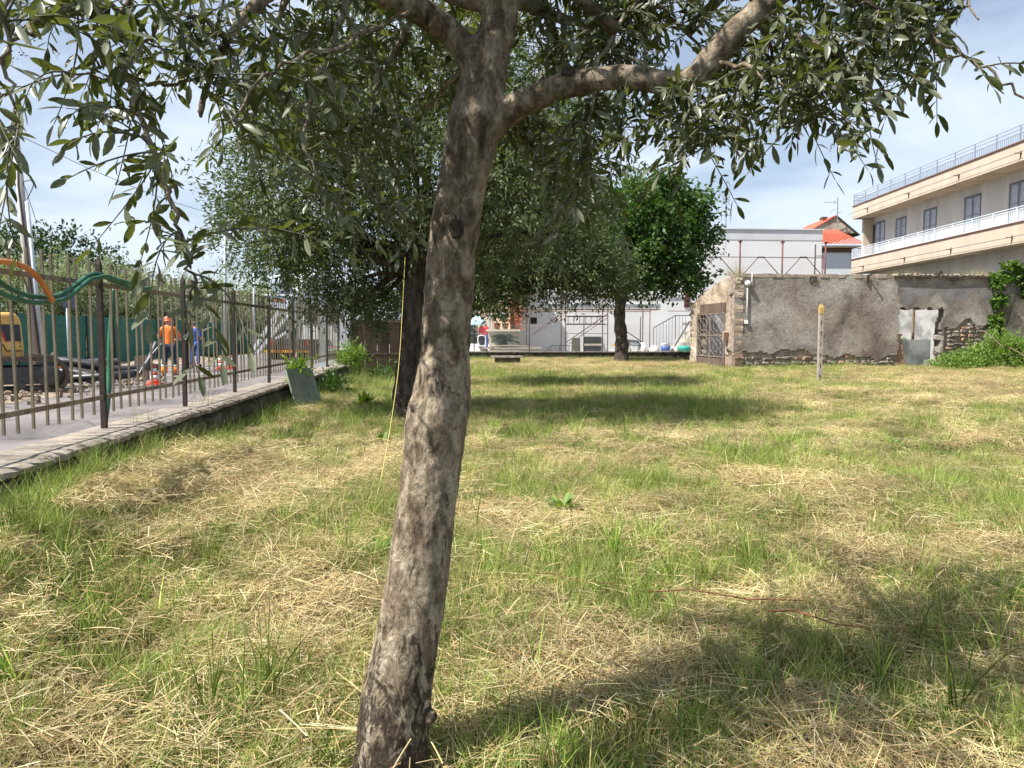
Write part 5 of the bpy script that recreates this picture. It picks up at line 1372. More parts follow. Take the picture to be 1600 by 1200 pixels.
# ------------------------------------------------------------------ apartment block
def apartment():
    AX = V(1333, 322, 45).x; ZT = V(1333, 323, 45).z; ZB = V(1333, 343, 45).z; LT = V(1329, 406, 45).z; LB = V(1329, 428, 45).z
    t = thing('apartment_building', 'long cream apartment block with two tan balcony slabs and white railings', 'building', (24, 32, 0))
    Y0, Y1 = 12.0, 45.0
    fx = lambda y: AX + 0.02 * (y - 45)
    def bx(name, m, xo0, xo1, y0, y1, z0, z1, parent=t):
        mb = MB(); p = [(fx(y) + xo, y, z) for z in (z0, z1) for xo, y in ((xo0, y0), (xo1, y0), (xo1, y1), (xo0, y1))]
        mb.add(p, [(3, 2, 1, 0), (4, 5, 6, 7), (0, 1, 5, 4), (1, 2, 6, 5), (2, 3, 7, 6), (3, 0, 4, 7)]); return mb.obj(name, m, parent)
    W_ = 1.08
    # wall pieces with window openings
    wins = [(43.15, 44.35, 5.86, 7.9, 'door'), (40.75, 41.85, 6.7, 7.75, 'win'), (37.75, 38.95, 5.95, 7.75, 'door'), (34.1, 35.35, 5.95, 7.75, 'door'), (30.9, 32.1, 5.95, 7.75, 'door'), (26.5, 27.7, 5.95, 7.75, 'door'), (22, 23.2, 5.95, 7.75, 'door')]
    low = [(29.9, 31.2, 2.6, 4.3, 'win'), (37, 38.2, 2.2, 4.0, 'win')]
    mb = MB()
    def wallstrip(zlo, zhi, ws):
        ws = sorted(ws); y = Y0
        def q(y0, y1, z0, z1):
            mb.quad((fx(y0) + W_, y0, z0), (fx(y0) + W_, y0, z1), (fx(y1) + W_, y1, z1), (fx(y1) + W_, y1, z0))
        for (a, b, z0, z1, k) in ws:
            q(y, a, zlo, zhi); q(a, b, zlo, z0); q(a, b, z1, zhi); y = b
            for (yy) in (a, b): mb.quad((fx(yy) + W_, yy, z0), (fx(yy) + W_ + .18, yy, z0), (fx(yy) + W_ + .18, yy, z1), (fx(yy) + W_, yy, z1))
            mb.quad((fx(a) + W_, a, z1), (fx(b) + W_, b, z1), (fx(b) + W_ + .18, b, z1), (fx(a) + W_ + .18, a, z1))
            mb.quad((fx(a) + W_, a, z0), (fx(b) + W_, b, z0), (fx(b) + W_ + .18, b, z0), (fx(a) + W_ + .18, a, z0))
        q(y, Y1 - .15, zlo, zhi)
    wallstrip(0, LB, low); wallstrip(LT - .02, ZB, wins)
    xb = AX + 12
    mb.quad((fx(Y1) + W_, Y1 - .15, 0), (fx(Y1) + W_, Y1 - .15, ZB), (xb, Y1 - .15, ZB), (xb, Y1 - .15, 0))
    mb.quad((fx(Y0) + W_, Y0, 0), (fx(Y0) + W_, Y0, ZB), (xb, Y0, ZB), (xb, Y0, 0))
    mb.quad((xb, Y0, 0), (xb, Y0, ZB), (xb, Y1, ZB), (xb, Y1, 0))
    mb.obj('facade_wall', M['apt_wall'], t)
    bx('wing_wall', M['tan'], .5, W_ + .3, 44.62, 44.84, LT - .02, ZB - .02)
    # slabs with recessed soffit
    for (zt, zb, nm) in ((ZT, ZB, 'roof_slab'), (LT, LB, 'balcony_slab')):
        mb = MB()
        p = lambda xo, y, z: (fx(y) + xo, y, z)
        mb.quad(p(0, Y0, zb), p(0, Y0, zt), p(0, Y1, zt), p(0, Y1, zb), 0)
        mb.quad(p(0, Y1, zb), p(0, Y1, zt), p(12, Y1, zt), p(12, Y1, zb), 0); mb.quad(p(0, Y0, zb), p(12, Y0, zb), p(12, Y0, zt), p(0, Y0, zt), 0)
        mb.quad(p(0, Y0, zt), p(12, Y0, zt), p(12, Y1, zt), p(0, Y1, zt), 0)
        mb.quad(p(0, Y0, zb), p(0, Y1, zb), p(12, Y1, zb), p(12, Y0, zb), 1)
        mb.obj(nm, [M['tan'], M['soffit']], t)
        bx('drip_edge', M['brown'], -.05, .0 - .003, Y0, Y1 + .04, zt - .015, zt + .03)
        bx('fascia_ledge', M['tan'], -.03, -.002, Y0, Y1 + .02, zb, zb + .2)
    # windows
    for (a, b, z0, z1, k) in wins + low:
        f = MB(); x = fx((a + b) / 2) + W_ + .02
        f.box((x - .05, a, z0), (x + .02, a + .06, z1)); f.box((x - .05, b - .06, z0), (x + .02, b, z1)); f.box((x - .05, a + .06, z1 - .06), (x + .02, b - .06, z1)); f.box((x - .05, a + .06, z0), (x + .02, b - .06, z0 + .05))
        w = f.obj('window', M['shutter_frame'], t)
        m_ = (a + b) / 2
        for (s0, s1) in ((a + .065, m_ - .035), (m_ + .035, b - .065)):
            g = MB(); g.box((x - .01, s0, z0 + .06), (x + .02, s1, z1 - .07))
            g.box((x - .035, s0, z0 + .06), (x - .012, s0 + .05, z1 - .07), 1); g.box((x - .035, s1 - .05, z0 + .06), (x - .012, s1, z1 - .07), 1); g.box((x - .035, s0 + .052, z1 - .12), (x - .012, s1 - .052, z1 - .07), 1); g.box((x - .035, s0 + .052, (z0 + z1) / 2 - .04), (x - .012, s1 - .052, (z0 + z1) / 2 + .03), 1)
            n = 16
            for i in range(n):
                zz = z0 + .12 + (z1 - z0 - .28) * i / n; g.quad((x - .012, s0 + .05, zz + .06), (x - .03, s0 + .05, zz), (x - .03, s1 - .05, zz), (x - .012, s1 - .05, zz + .06))
            g.obj('shutter', [M['shutter'], M['shutter_rim']], w)
    # dark open french door left of first shutter
    bx('door', M['glass'], W_ - .02, W_ - .004, 44.4, 44.6, 5.9, 7.8)
    # railings
    for (z, nm, lo_only) in ((ZT, 'roof_railing', True), (LT, 'balcony_railing', False)):
        H = .68 if lo_only else .62
        rm_ = M['railing_dark'] if lo_only else M['railing']
        r1 = MB()
        rails = (H, H * .78, H * .55, .06) if lo_only else (H, H - .1, .06)
        for h_ in rails: r1.bar((fx(Y0) + .04, Y0, z + h_), (fx(Y1) + .04, Y1, z + h_), .03, .03)
        for h_ in rails: r1.bar((fx(Y1) + .06, Y1, z + h_), (fx(Y1) + 4, Y1, z + h_), .03, .03)
        ro = r1.obj(nm, rm_, t)
        y = Y1
        while y > Y0:
            MB().box((fx(y) + .02, y - .02, z), (fx(y) + .06, y + .02, z + H)).obj('railing_post', rm_, ro); y -= 1.5
        bl = MB(); y = Y1 - .12
        top = H * .55 if lo_only else H - .1
        while y > Y0:
            bl.box((fx(y) + .03, y - .018, z + .06), (fx(y) + .045, y + .018, z + top)); y -= .13
        x = .2
        while x < 3.9: bl.box((fx(Y1) + x, Y1 - .01, z + .06), (fx(Y1) + x + .03, Y1 + .005, z + top)); x += .13
        b_ = bl.obj('balusters', rm_, ro); b_['kind'] = 'stuff'
    # rust brackets carrying cables on the fascias
    for zz, ys in ((ZB + .27, (43.0, 38.4, 34.0, 29.8, 25.5)), (LB + .25, (43.3, 38.6, 34.4, 30.1, 25.6))):
        for y in ys:
            q = MB(); q.bar((fx(y) - .05, y, zz - .14), (fx(y) - .05, y, zz + .12), .04); q.bar((fx(y) - .04, y - .0, zz + .03), (fx(y) - .28, y, zz + .03), .035); q.obj('bracket', M['cone_red' if False else 'scaffold'], t)
        for k in (-.17, -.25):
            q = MB(); q.tube([(fx(Y0) + k, Y0, zz + .05), (fx(30) + k, 30, zz + .02), (fx(Y1) + k, Y1, zz + .05)], .008, 4); q.obj('cable', M['metal_ant'], t)
apartment()

# ------------------------------------------------------------------ white house under scaffolding
HY = 45.0
HD = Vector((0.9966, 0.083, 0)); HC = Vector((18.8, 45.0, 0))
def HP(px, z, out_=0.0):
    """point on the white facade line at pixel column px, out_ metres towards the camera"""
    n = Vector((0.083, -0.9966, 0)); c = HC + n * out_; u = (px - CX) / F / 1.006
    s = (u * c.y - c.x) / (HD.x - u * HD.y)
    return c + HD * s + Vector((0, 0, z))
def hz(px, py, out_=0.0): return V(px, py, HP(px, 0, out_).y).z
def facade_box(mb, px0, px1, z0, z1, o0, o1, mi=0):
    p = [HP(px, z, 0) + Vector((0.083, -0.9966, 0)) * o for z in (z0, z1) for px, o in ((px0, o1), (px1, o1), (px1, o0), (px0, o0))]
    return mb.add(p, [(3, 2, 1, 0), (4, 5, 6, 7), (0, 1, 5, 4), (1, 2, 6, 5), (2, 3, 7, 6), (3, 0, 4, 7)], mi)
def white_house():
    t = thing('white_house', 'plain white rendered two storey house with scaffolding along its front', 'building', (9, 48, 0))
    zt = hz(1282, 360)
    m = MB(); facade_box(m, 813, 1282, 0, zt - .6, -9, 0, 0); m.obj('wall', M['white_wall'], t)
    m = MB(); facade_box(m, 813, 1282.5, zt - .6, zt, -9, 0.02, 0); m.obj('parapet', M['grey_wall'], t)
    m = MB(); facade_box(m, 812, 1283, zt, zt + .07, -9, 0.08, 0); m.obj('coping', M['grey_wall'], t)
    m = MB(); facade_box(m, 815, 1070, hz(900, 464), hz(900, 461), 0, .06, 0); m.obj('string_course', M['grey_wall'], t)
    # small vent and barred window
    for (a, b, y0, y1) in ((829, 839, 496, 506),):
        m = MB(); facade_box(m, a, b, hz(a, y1), hz(a, y0), 0, .03, 0); m.obj('vent', M['dark_hole'], t)
    m = MB(); facade_box(m, 912, 940, hz(912, 549), hz(912, 526), 0, .05, 0); w = m.obj('window', M['glass'], t)
    for i in range(6):
        x = 914 + i * 4.8; m = MB(); m.bar(HP(x, hz(x, 538, .1), .1), HP(x, hz(x, 527, .1), .1), .03); m.obj('window_bar', M['post'], w)
    m = MB(); facade_box(m, 910, 942, hz(912, 540), hz(912, 537), 0.05, .12, 0); m.obj('window_rail', M['cream'], w)
    # doorway dark strip at the right
    m = MB(); facade_box(m, 1069, 1078, hz(1070, 480), hz(1070, 455), 0, .04, 0); m.obj('doorway', M['brown'], t)
    for (y,) in ((458,), (466,), (474,)):
        m = MB(); facade_box(m, 1068, 1079, hz(1070, y + 1), hz(1070, y), .06, .1, 0); m.obj('door_bar', M['scaffold'], t)
    # rear right lean-to wall
    m = MB(); facade_box(m, 1284, 1350, 0, hz(1300, 393), -12, -8, 0); m.obj('rear_annex_wall', M['grey_wall'], t)
white_house()
def scaffold():
    t = thing('scaffolding', 'rusty red tube scaffolding with a grey plank deck against the white house', 'scaffolding', (6, 43, .4))
    o1, o2 = 1.0, 1.9
    def post(px, y0, y1, out_, r=.028):
        MB().tube([HP(px, hz(px, y1, out_), out_), HP(px, hz(px, y0, out_), out_)], r, 8).obj('standard', M['scaffold'], t, True)
    for px, a, o_ in ((877, 440, 1.9), (884, 440, 1.0), (823, 440, 1.9), (950, 436, 1.9), (942, 440, 1.0), (1005, 485, 1.0), (1016, 480, 1.9)): post(px, a, 550, o_)
    def ledg(p0, y0, p1, y1, o_, r=.022): MB().tube([HP(p0, hz(p0, y0, o_), o_), HP(p1, hz(p1, y1, o_), o_)], r, 6).obj('ledger', M['scaffold'], t, True)
    for y in (446, 461): ledg(822, y, 1078, y, 1.9)
    for y in (487,): ledg(815, y, 1018, y, 1.9)
    ledg(830, 521, 950, 521, 1.9); ledg(884, 507, 950, 507, 1.0); ledg(884, 494, 950, 494, 1.0)
    ledg(830, 523, 880, 489, 1.9, .03); ledg(834, 524, 882, 492, 1.9, .02); ledg(885, 535, 950, 490, 1.9, .03); ledg(889, 538, 950, 496, 1.9, .02); ledg(970, 512, 1010, 538, 1.4, .03)
    ledg(1044, 486, 1078, 486, 1.9)
    for a, b in ((817, 880), (883, 948), (951, 1018)):
        m = MB(); facade_box(m, a, b, hz(900, 484, 1.9), hz(900, 482, 1.9), .9, 1.9, 0); m.obj('deck_plank', M['wood'], t)
        m = MB(); facade_box(m, a, b, hz(900, 481, 1.9), hz(900, 475, 1.9), 1.86, 1.9, 0); m.obj('toe_board', M['deck'], t)
    # horizontal ladder leaning on the ledgers
    m = MB()
    for y in (495, 506): m.bar(HP(886, hz(886, y, .8), .8), HP(945, hz(945, y, .8), .8), .04)
    for k in range(7): x = 888 + k * 9; m.bar(HP(x, hz(x, 506, .8), .8), HP(x, hz(x, 495, .8), .8), .03)
    o = m.obj('ladder', M['wood']); tag(o, 'wooden ladder stored sideways behind the scaffolding', 'ladder')
    # upper guard frames in front of the upper wall
    t2 = thing('scaffold_frame', 'upper red scaffolding guard rail with V braces showing above the ruin', 'scaffolding', (16, 43, 4))
    oo = 1.4
    for px, y0 in ((1155, 377), (1221, 378), (1288, 379)):
        MB().tube([HP(px, hz(px, 470, oo), oo), HP(px, hz(px, y0, oo), oo)], .05, 8).obj('standard', M['scaffold'], t2, True)
        m = MB(); p = HP(px, hz(px, y0, oo), oo); m.box((p.x - .09, p.y - .09, p.z - .05), (p.x + .09, p.y + .09, p.z + .05)); m.obj('coupler', M['scaffold'], t2)
    MB().tube([HP(1272, hz(1272, 470, oo), oo), HP(1272, hz(1272, 382, oo), oo)], .04, 8).obj('standard', M['post'], t2, True)
    MB().tube([HP(1284, hz(1284, 470, oo), oo), HP(1284, hz(1284, 402, oo), oo)], .035, 8).obj('standard', M['scaffold'], t2, True)
    MB().tube([HP(1090, hz(1090, 401, oo), oo), HP(1288, hz(1288, 403, oo), oo)], .025, 6).obj('ledger', M['scaffold'], t2, True)
    MB().tube([HP(1272, hz(1272, 400, oo), oo), HP(1285, hz(1285, 400, oo), oo)], .025, 6).obj('ledger', M['scaffold'], t2, True)
    for c in (1120, 1188, 1254):
        for s in (-1, 1):
            MB().tube([HP(c + 5 * s, hz(c, 403, oo), oo), HP(c + 29 * s, hz(c, 430, oo), oo)], .025, 6).obj('brace', M['scaffold'], t2, True)
        m = MB(); m.bar(HP(c - 5, hz(c, 402, oo), oo), HP(c + 5, hz(c, 402, oo), oo), .07); m.obj('brace_plate', M['post'], t2)
scaffold()

# kerb wall, chain-link fence, yard
def KP(px, z, y=39.4): u = (px - CX) / F; return Vector((u * y, y, z))
def kz(px, py, y=39.4): return V(px, py, y).z
def kerb():
    o = MB().quad((-12, 39.5, .30), (12, 39.5, .30), (26, 75, .30), (-12, 75, .30)).obj('yard', M['yard']); tag(o, kind='structure')
    t = thing('kerb_wall', 'low grey block wall with a thin pale coping at the back of the plot', 'wall', (0, 39.4, 0))
    z = kz(900, 549)
    m = MB(); m.box((-6, 39.3, -.1), (9.6, 39.55, z - .05)); m.obj('wall_core', M['stone'], t)
    x = -6
    while x < 9.5: 
        L = 1.2; MB().box((x, 39.24, z - .048), (x + L - .012, 39.6, z)).obj('cap_slab', M['cap'], t); x += L
    t = thing('chainlink_fence', 'thin chain-link fence with dark posts standing on the kerb wall', 'fence', (0, 39.45, z))
    for px, y0 in ((741, 498), (827, 494), (912, 494), (1000, 495)):
        MB().tube([KP(px, z), KP(px, kz(px, y0))], .025, 6).obj('post', M['post'], t, True)
    m = MB(); x = 735; top = kz(900, 508)
    for py in (508, 521): m.tube([KP(735, kz(735, py)), KP(1078, kz(1078, py))], .004, 4)
    h_ = top - z
    X0, X1 = KP(735, 0).x, KP(1078, 0).x
    xx = X0 - h_
    while xx < X1:
        for s in (1, -1):
            a0, a1 = (xx, xx + h_) if s > 0 else (xx + h_, xx)
            p0 = Vector((a0, 39.4, z)); p1 = Vector((a1, 39.4, top)); 
            # clip to span
            def cl(p, q):
                if p.x < X0: tt = (X0 - p.x) / (q.x - p.x); return p + (q - p) * tt
                if p.x > X1: tt = (X1 - p.x) / (q.x - p.x); return p + (q - p) * tt
                return p
            if (p0.x < X0 and p1.x < X0) or (p0.x > X1 and p1.x > X1): continue
            q0 = cl(p0, p1); q1 = cl(p1, p0)
            m.bar(q0, q1, .0045)
        xx += .11
    o = m.obj('wire_mesh', M['galv'], t); o['kind'] = 'stuff'
kerb()

def simple(name, label, cat, mb, m, group=None, smooth=False):
    o = mb.obj(name, m, None, smooth); return tag(o, label, cat, group)
# slabs, trough
def slabs():
    y = 39.9
    m = MB(); m.box((V(765, 540, y).x, y, kz(800, 548, y)), (V(842, 540, y).x, y + 1, kz(800, 545.5, y))); simple('stone_slab', 'lower pale stone slab in the stack behind the kerb wall', 'slab', m, M['cream'], 'stacked stone slabs')
    m = MB(); m.box((V(752, 540, y).x, y - .05, kz(800, 545.4, y)), (V(846, 540, y).x, y + 1, kz(800, 543, y)), taper=.02); simple('stone_slab', 'topmost long pale stone slab lying behind the kerb wall', 'slab', m, M['cap'], 'stacked stone slabs')
    p = [V(760, 543, y), V(780, 540.5, y), V(800, 540, y), V(820, 541, y), V(835, 543, y)]
    m = MB().tube(p, [.03, .05, .05, .05, .03], 6); simple('plank', 'bowed plank resting on the stone slabs', 'plank', m, M['wood'])
    d = Gd(790, 571).y
    t = thing('stone_bench', 'low stone trough with a pale lid on the grass before the kerb wall', 'trough', (V(793, 540, d).x, d, 0))
    m = MB(); m.box((V(773, 540, d).x, d, -.05), (V(813, 540, d).x, d + .6, V(790, 559, d).z)); m.obj('trough_body', M['stone'], t)
    m = MB(); m.box((V(767, 540, d).x, d - .08, V(790, 558.9, d).z), (V(817, 540, d).x, d + .7, V(790, 556.5, d).z)); m.obj('lid', M['cap'], t)
slabs()
# brick terrace house at the left
def brick_house():
    y = 42.0
    t = thing('brick_house', 'red brick terrace corner with a cream ledge left of the scaffolding', 'building', (V(790, 540, y).x, y, 0))
    X = lambda px, yy=y: V(px, 540, yy).x
    m = MB(); m.box((X(797), y + .4, kz(800, 515, y)), (X(812), y + 5, kz(800, 400, y))); m.obj('wall', M['brick_red'], t)
    m = MB()
    z0, z1 = kz(800, 515, y), kz(800, 440, y)
    k = 0
    z = z0
    while z < z1:      # toothed brick corner
        MB().box((X(812) + .01, y + .4, z), (X(816) + (.0 if k % 2 else .12), y + .62, z + .13)).obj('brick', M['brick_red'], t); z += .26; k += 1
    k = 0; z = z0
    while z < z0 + 2.0:
        MB().box((X(799), y + .36, z), (X(809), y + .397, z + .11)).obj('brick', M['brick_red'], t); z += .13
    m = MB(); m.box((X(760), y - .3, kz(800, 518, y)), (X(813), y + 5, kz(800, 514.5, y))); m.obj('terrace_slab', M['cream'], t)
    m = MB(); m.box((X(764), y, 0), (X(813), y + 4.8, kz(800, 518.2, y))); m.obj('terrace_wall', M['cream'], t)
    m = MB(); m.box((X(740), y + 5, kz(800, 514, y)), (X(797), y + 5.3, kz(800, 400, y))); m.obj('rear_wall', M['cream'], t)
    # railing
    rl = MB(); zt = kz(800, 485, y)
    rl.bar((X(767), y - .2, zt), (X(808), y - .2, zt), .04)
    r_ = rl.obj('railing', M['post'], t)
    for px in (767, 770, 772, 785, 788, 790, 801, 806): MB().bar((X(px), y - .2, kz(800, 514.5, y)), (X(px), y - .2, zt), .03).obj('railing_bar', M['post'], r_)
    m = MB(); m.box((X(764), y - .25, kz(800, 515, y)), (X(767), y - .1, kz(800, 478, y))); m.obj('pillar', M['galv'], t)
    # things on the terrace
    pz = kz(800, 514.4, y)
    for px, r0, lb, mm in ((777, .22, 'yellow-green potted plant left on the brick terrace', M['vine_leaf']), (790, .2, 'tall green potted plant right on the brick terrace', M['green_leaf'])):
        tt = thing('potted_plant', lb, 'potted plant', (X(px), y + .1, pz), 'potted plants on the terrace')
        MB().lathe([(r0 * .6, 0), (r0 * .9, .3), (r0, .34)], 12, loc=(X(px), y + .1, pz)).obj('pot', M['terracotta'], tt, True)
        v, f, C = crown_leaves([(X(px), y + .1, pz + .65, .3, .25, .42)], 30, 12, .12, .4, np.random.default_rng(int(px)), spread=.12, upright=.4)
        o = np_obj('leaves', v, f, mm, tt); o['kind'] = 'stuff'
    m = MB(); m.lathe([(.3, 0), (.42, .12), (.4, .3), (.2, .34)], 12, loc=(X(785), y + .35, pz + .62)); simple('laundry', 'white cloth bundle draped behind the terrace railing', 'cloth', m, M['white_plastic'], smooth=True)
    # cycad
    c = Vector((X(787), 40.9, kz(800, 541, 40.9)))
    tt = thing('sago_palm', 'dark green sago palm below the brick terrace', 'plant', tuple(c))
    MB().lathe([(.2, -.1), (.24, .1), (.15, .3)], 10, loc=c).obj('trunk', M['dark_bark'], tt)
    rng = random.Random(3)
    for k in range(60):
        az = rng.uniform(0, 6.28); el = rng.uniform(.25, 1.35); L = rng.uniform(.75, 1.05)
        m = MB(); hd = Vector((math.cos(az), math.sin(az), 0)); sd = Vector((-math.sin(az), math.cos(az), 0)); pts = []
        for i in range(9):
            s_ = i / 8; pts.append(c + Vector((0, 0, .25)) + hd * (L * s_ * math.cos(el) + .1 * s_) + Vector((0, 0, L * s_ * math.sin(el) - .55 * L * s_ * s_)))
        m.tube(pts, .012, 4)
        for i in range(1, 9):
            for q in (1, -1):
                for z_ in (0, .5):
                    p = pts[i] * (1 - z_) + pts[i - 1] * z_; wl = .3 * math.sin(math.pi * min(1, (i - z_) / 9 + .12))
                    e = p + sd * q * wl + (pts[i] - pts[i - 1]).normalized() * wl * .5 + Vector((0, 0, .05)); m.add([p, p + (pts[i] - pts[i - 1]) * .3, e], [(0, 1, 2)])
        m.obj('frond', M['palm_leaf'], tt)
brick_house()
# yard clutter
def yard_items():
    y = 40.4
    X = lambda px, yy=y: V(px, 540, yy).x
    Z = lambda py, yy=y: V(900, py, yy).z
    z0 = .31
    t = thing('plastic_chair', 'white plastic chair among rubble left of the sago palm', 'chair', (X(752), y, z0))
    m = MB(); m.box((X(746), y, z0 + .35), (X(759), y + .4, z0 + .4)); m.obj('seat', M['white_plastic'], t)
    a = [Vector((X(747), y + .4, z0 + .4)), Vector((X(746.5), y + .45, z0 + .85)), Vector((X(752), y + .46, z0 + .95)), Vector((X(758), y + .45, z0 + .85)), Vector((X(758), y + .4, z0 + .4))]
    MB().tube(smooth_path(a, 4), .03, 6).obj('backrest', M['white_plastic'], t, True)
    for px, yy in ((747, y), (758, y), (747, y + .4), (758, y + .4)): MB().bar((X(px), yy, z0), (X(px), yy, z0 + .35), .04).obj('leg', M['white_plastic'], t)
    def sack(px0, px1, py0, py1, lb, seed, mm='sack'):
        r_ = random.Random(seed); x0, x1 = X(px0), X(px1); zt = Z(py0); cx = (x0 + x1) / 2; w = (x1 - x0) / 2
        m = MB(); prof = [(1.0, 0), (1.05, .25), (.9, .6), (.55, .9), (.12, 1)]
        vs = []; n = 10
        for (rr, hh) in prof:
            for k in range(n):
                a_ = 6.283 * k / n; q = rr * r_.uniform(.85, 1.12); vs.append((cx + w * q * math.cos(a_), y + .5 + .35 * q * math.sin(a_), z0 + (zt - z0) * hh))
        fs = [(i * n + k, i * n + (k + 1) % n, (i + 1) * n + (k + 1) % n, (i + 1) * n + k) for i in range(4) for k in range(n)]
        fs.append(tuple(4 * n + k for k in range(n)))
        m.add(vs, fs); simple('sack', lb, 'sack', m, M[mm], 'sacks and rubble bags in the yard', True)
    sack(741, 762, 541, 549, 'pale rubble bag at the foot of the white plastic chair', 1)
    sack(976, 989, 540, 549, 'grey-white bag just right of the broadleaf trunk', 2)
    sack(998, 1014, 535, 549, 'upright white bag left of the red scaffold leg', 3, 'white_plastic')
    sack(1016, 1034, 540, 549, 'cream bag between the red scaffold leg and the bucket', 4)
    sack(1050, 1064, 542, 549, 'low grey bag between the bucket and the teal tub', 5)
    # crate on bags
    t = thing('crate', 'dark wire crate tipped among the white bags', 'crate', (X(990), y, z0))
    m = MB(); Mx = Matrix.Translation((X(991), y + .3, Z(536))) @ Matrix.Rotation(.1, 4, 'Y')
    for a_, b_ in (((-.3, -.1, -.14), (.3, -.1, -.14)), ((-.3, -.1, .14), (.26, -.1, .14)), ((-.3, -.1, -.14), (-.3, -.1, .14)), ((.3, -.1, -.14), (.26, -.1, .14)), ((-.3, .2, .14), (.26, .2, .14)), ((-.3, -.1, .14), (-.3, .2, .14)), ((.26, -.1, .14), (.26, .2, .14))):
        m.bar(Mx @ Vector(a_), Mx @ Vector(b_), .04)
    m.obj('frame', M['post'], t)
    m = MB(); m.box((-.28, -.08, -.13), (.26, .2, .12), 0, Mx); m.obj('panel', M['galv'], t)
    # bucket
    t = thing('bucket', 'white bucket with a blue label band beside the stair foot', 'bucket', (X(1041), y, z0))
    MB().lathe([(.22, 0), (.27, .5), (.28, .52)], 16, loc=(X(1041), y + .2, z0)).obj('bucket_body', M['white_plastic'], t, True)
    MB().lathe([(.247, .1), (.268, .36)], 16, loc=(X(1041), y + .2, z0)).obj('label_band', M['blue_plastic'], t, True)
    m = MB(); m.lathe([(.26, 0), (.42, .2), (.44, .3), (.38, .36), (.1, .38)], 14, loc=(X(1072), y + .2, z0)); simple('tub', 'teal plastic tub behind the gate corner', 'tub', m, M['teal'], smooth=True)
    m = MB(); m.box((X(893), y, z0), (X(907), y + .1, Z(528)), taper=.02); simple('board', 'upright grey-brown board leaning by the barred window', 'board', m, M['stone'])
    t = thing('sawhorse_table', 'low dark trestle table in front of the scaffolding', 'table', (X(870), y + .6, z0))
    MB().box((X(860), y + .6, Z(541)), (X(893), y + 1, Z(540))).obj('table_top', M['post'], t)
    for px in (862, 876, 891): MB().bar((X(px), y + .8, z0), (X(px), y + .8, Z(541)), .04).obj('leg', M['post'], t)
    m = MB(); m.lathe([(.09, 0), (.09, .2), (.03, .32)], 10, loc=(X(856), y + .3, z0)); simple('bottle', 'grey bottle standing left of the trestle table', 'bottle', m, M['stone'], smooth=True)
    m = MB(); m.box((X(956), y, Z(540)), (X(964), y + .05, Z(537.5))); simple('spirit_level', 'small yellow level left of the broadleaf trunk', 'tool', m, M['yellow'])
yard_items()
# stair
def stair():
    t = thing('outside_stair', 'concrete outside stair with a thin black railing between white house and ruin', 'stair', (HP(1050, .3, 1.5)))
    o0, o1 = 1.4, 2.6
    n = 9
    p0, p1 = 1024, 1080; y0, y1 = 548, 520
    for i in range(n):
        a = 1036 + (1085 - 1036) * i / n; b = 1036 + (1085 - 1036) * (i + 1) / n
        m = MB(); facade_box(m, a, 1092, .3 + i * .19, .3 + (i + 1) * .19 - .004, o0, o1, 0); m.obj('step', M['cream' if i % 2 else 'yard'], t)
    m = MB(); facade_box(m, 1056, 1085, .31, hz(1060, 494, 1.4), 1.30, 1.36, 0); m.obj('white_screen', M['white_wall'], t)
    rl = MB(); A = lambda px, py: HP(px, hz(px, py, o1), o1)
    rl.tube([A(1022, 512), A(1056, 493), A(1085, 493)], .025, 6); rl.obj('handrail', M['post'], t)
    for px, ya, yb in ((1022, 512, 545), (1027, 509, 544), (1032, 506.5, 543), (1037, 504, 542), (1042, 501, 541), (1046, 499, 540), (1051, 496, 539), (1056, 493, 530), (1062, 494, 530), (1067, 494, 530), (1072, 494, 530)):
        MB().tube([A(px, ya), A(px, yb)], .02 if px in (1022, 1056) else .010, 5).obj('baluster', M['post'], t)
    m = MB(); facade_box(m, 1055, 1082, hz(1060, 493.5, 2.7), hz(1060, 490, 2.7), 2.66, 2.72, 0); m.obj('landing_beam', M['post'], t)
    m = MB(); m.tube([HP(1050, .32, 3.2), HP(1078, hz(1078, 502, 3.2), 3.2)], .035, 6); simple('prop', 'slanting black prop pole in front of the stair', 'pole', m, M['post'])
stair()

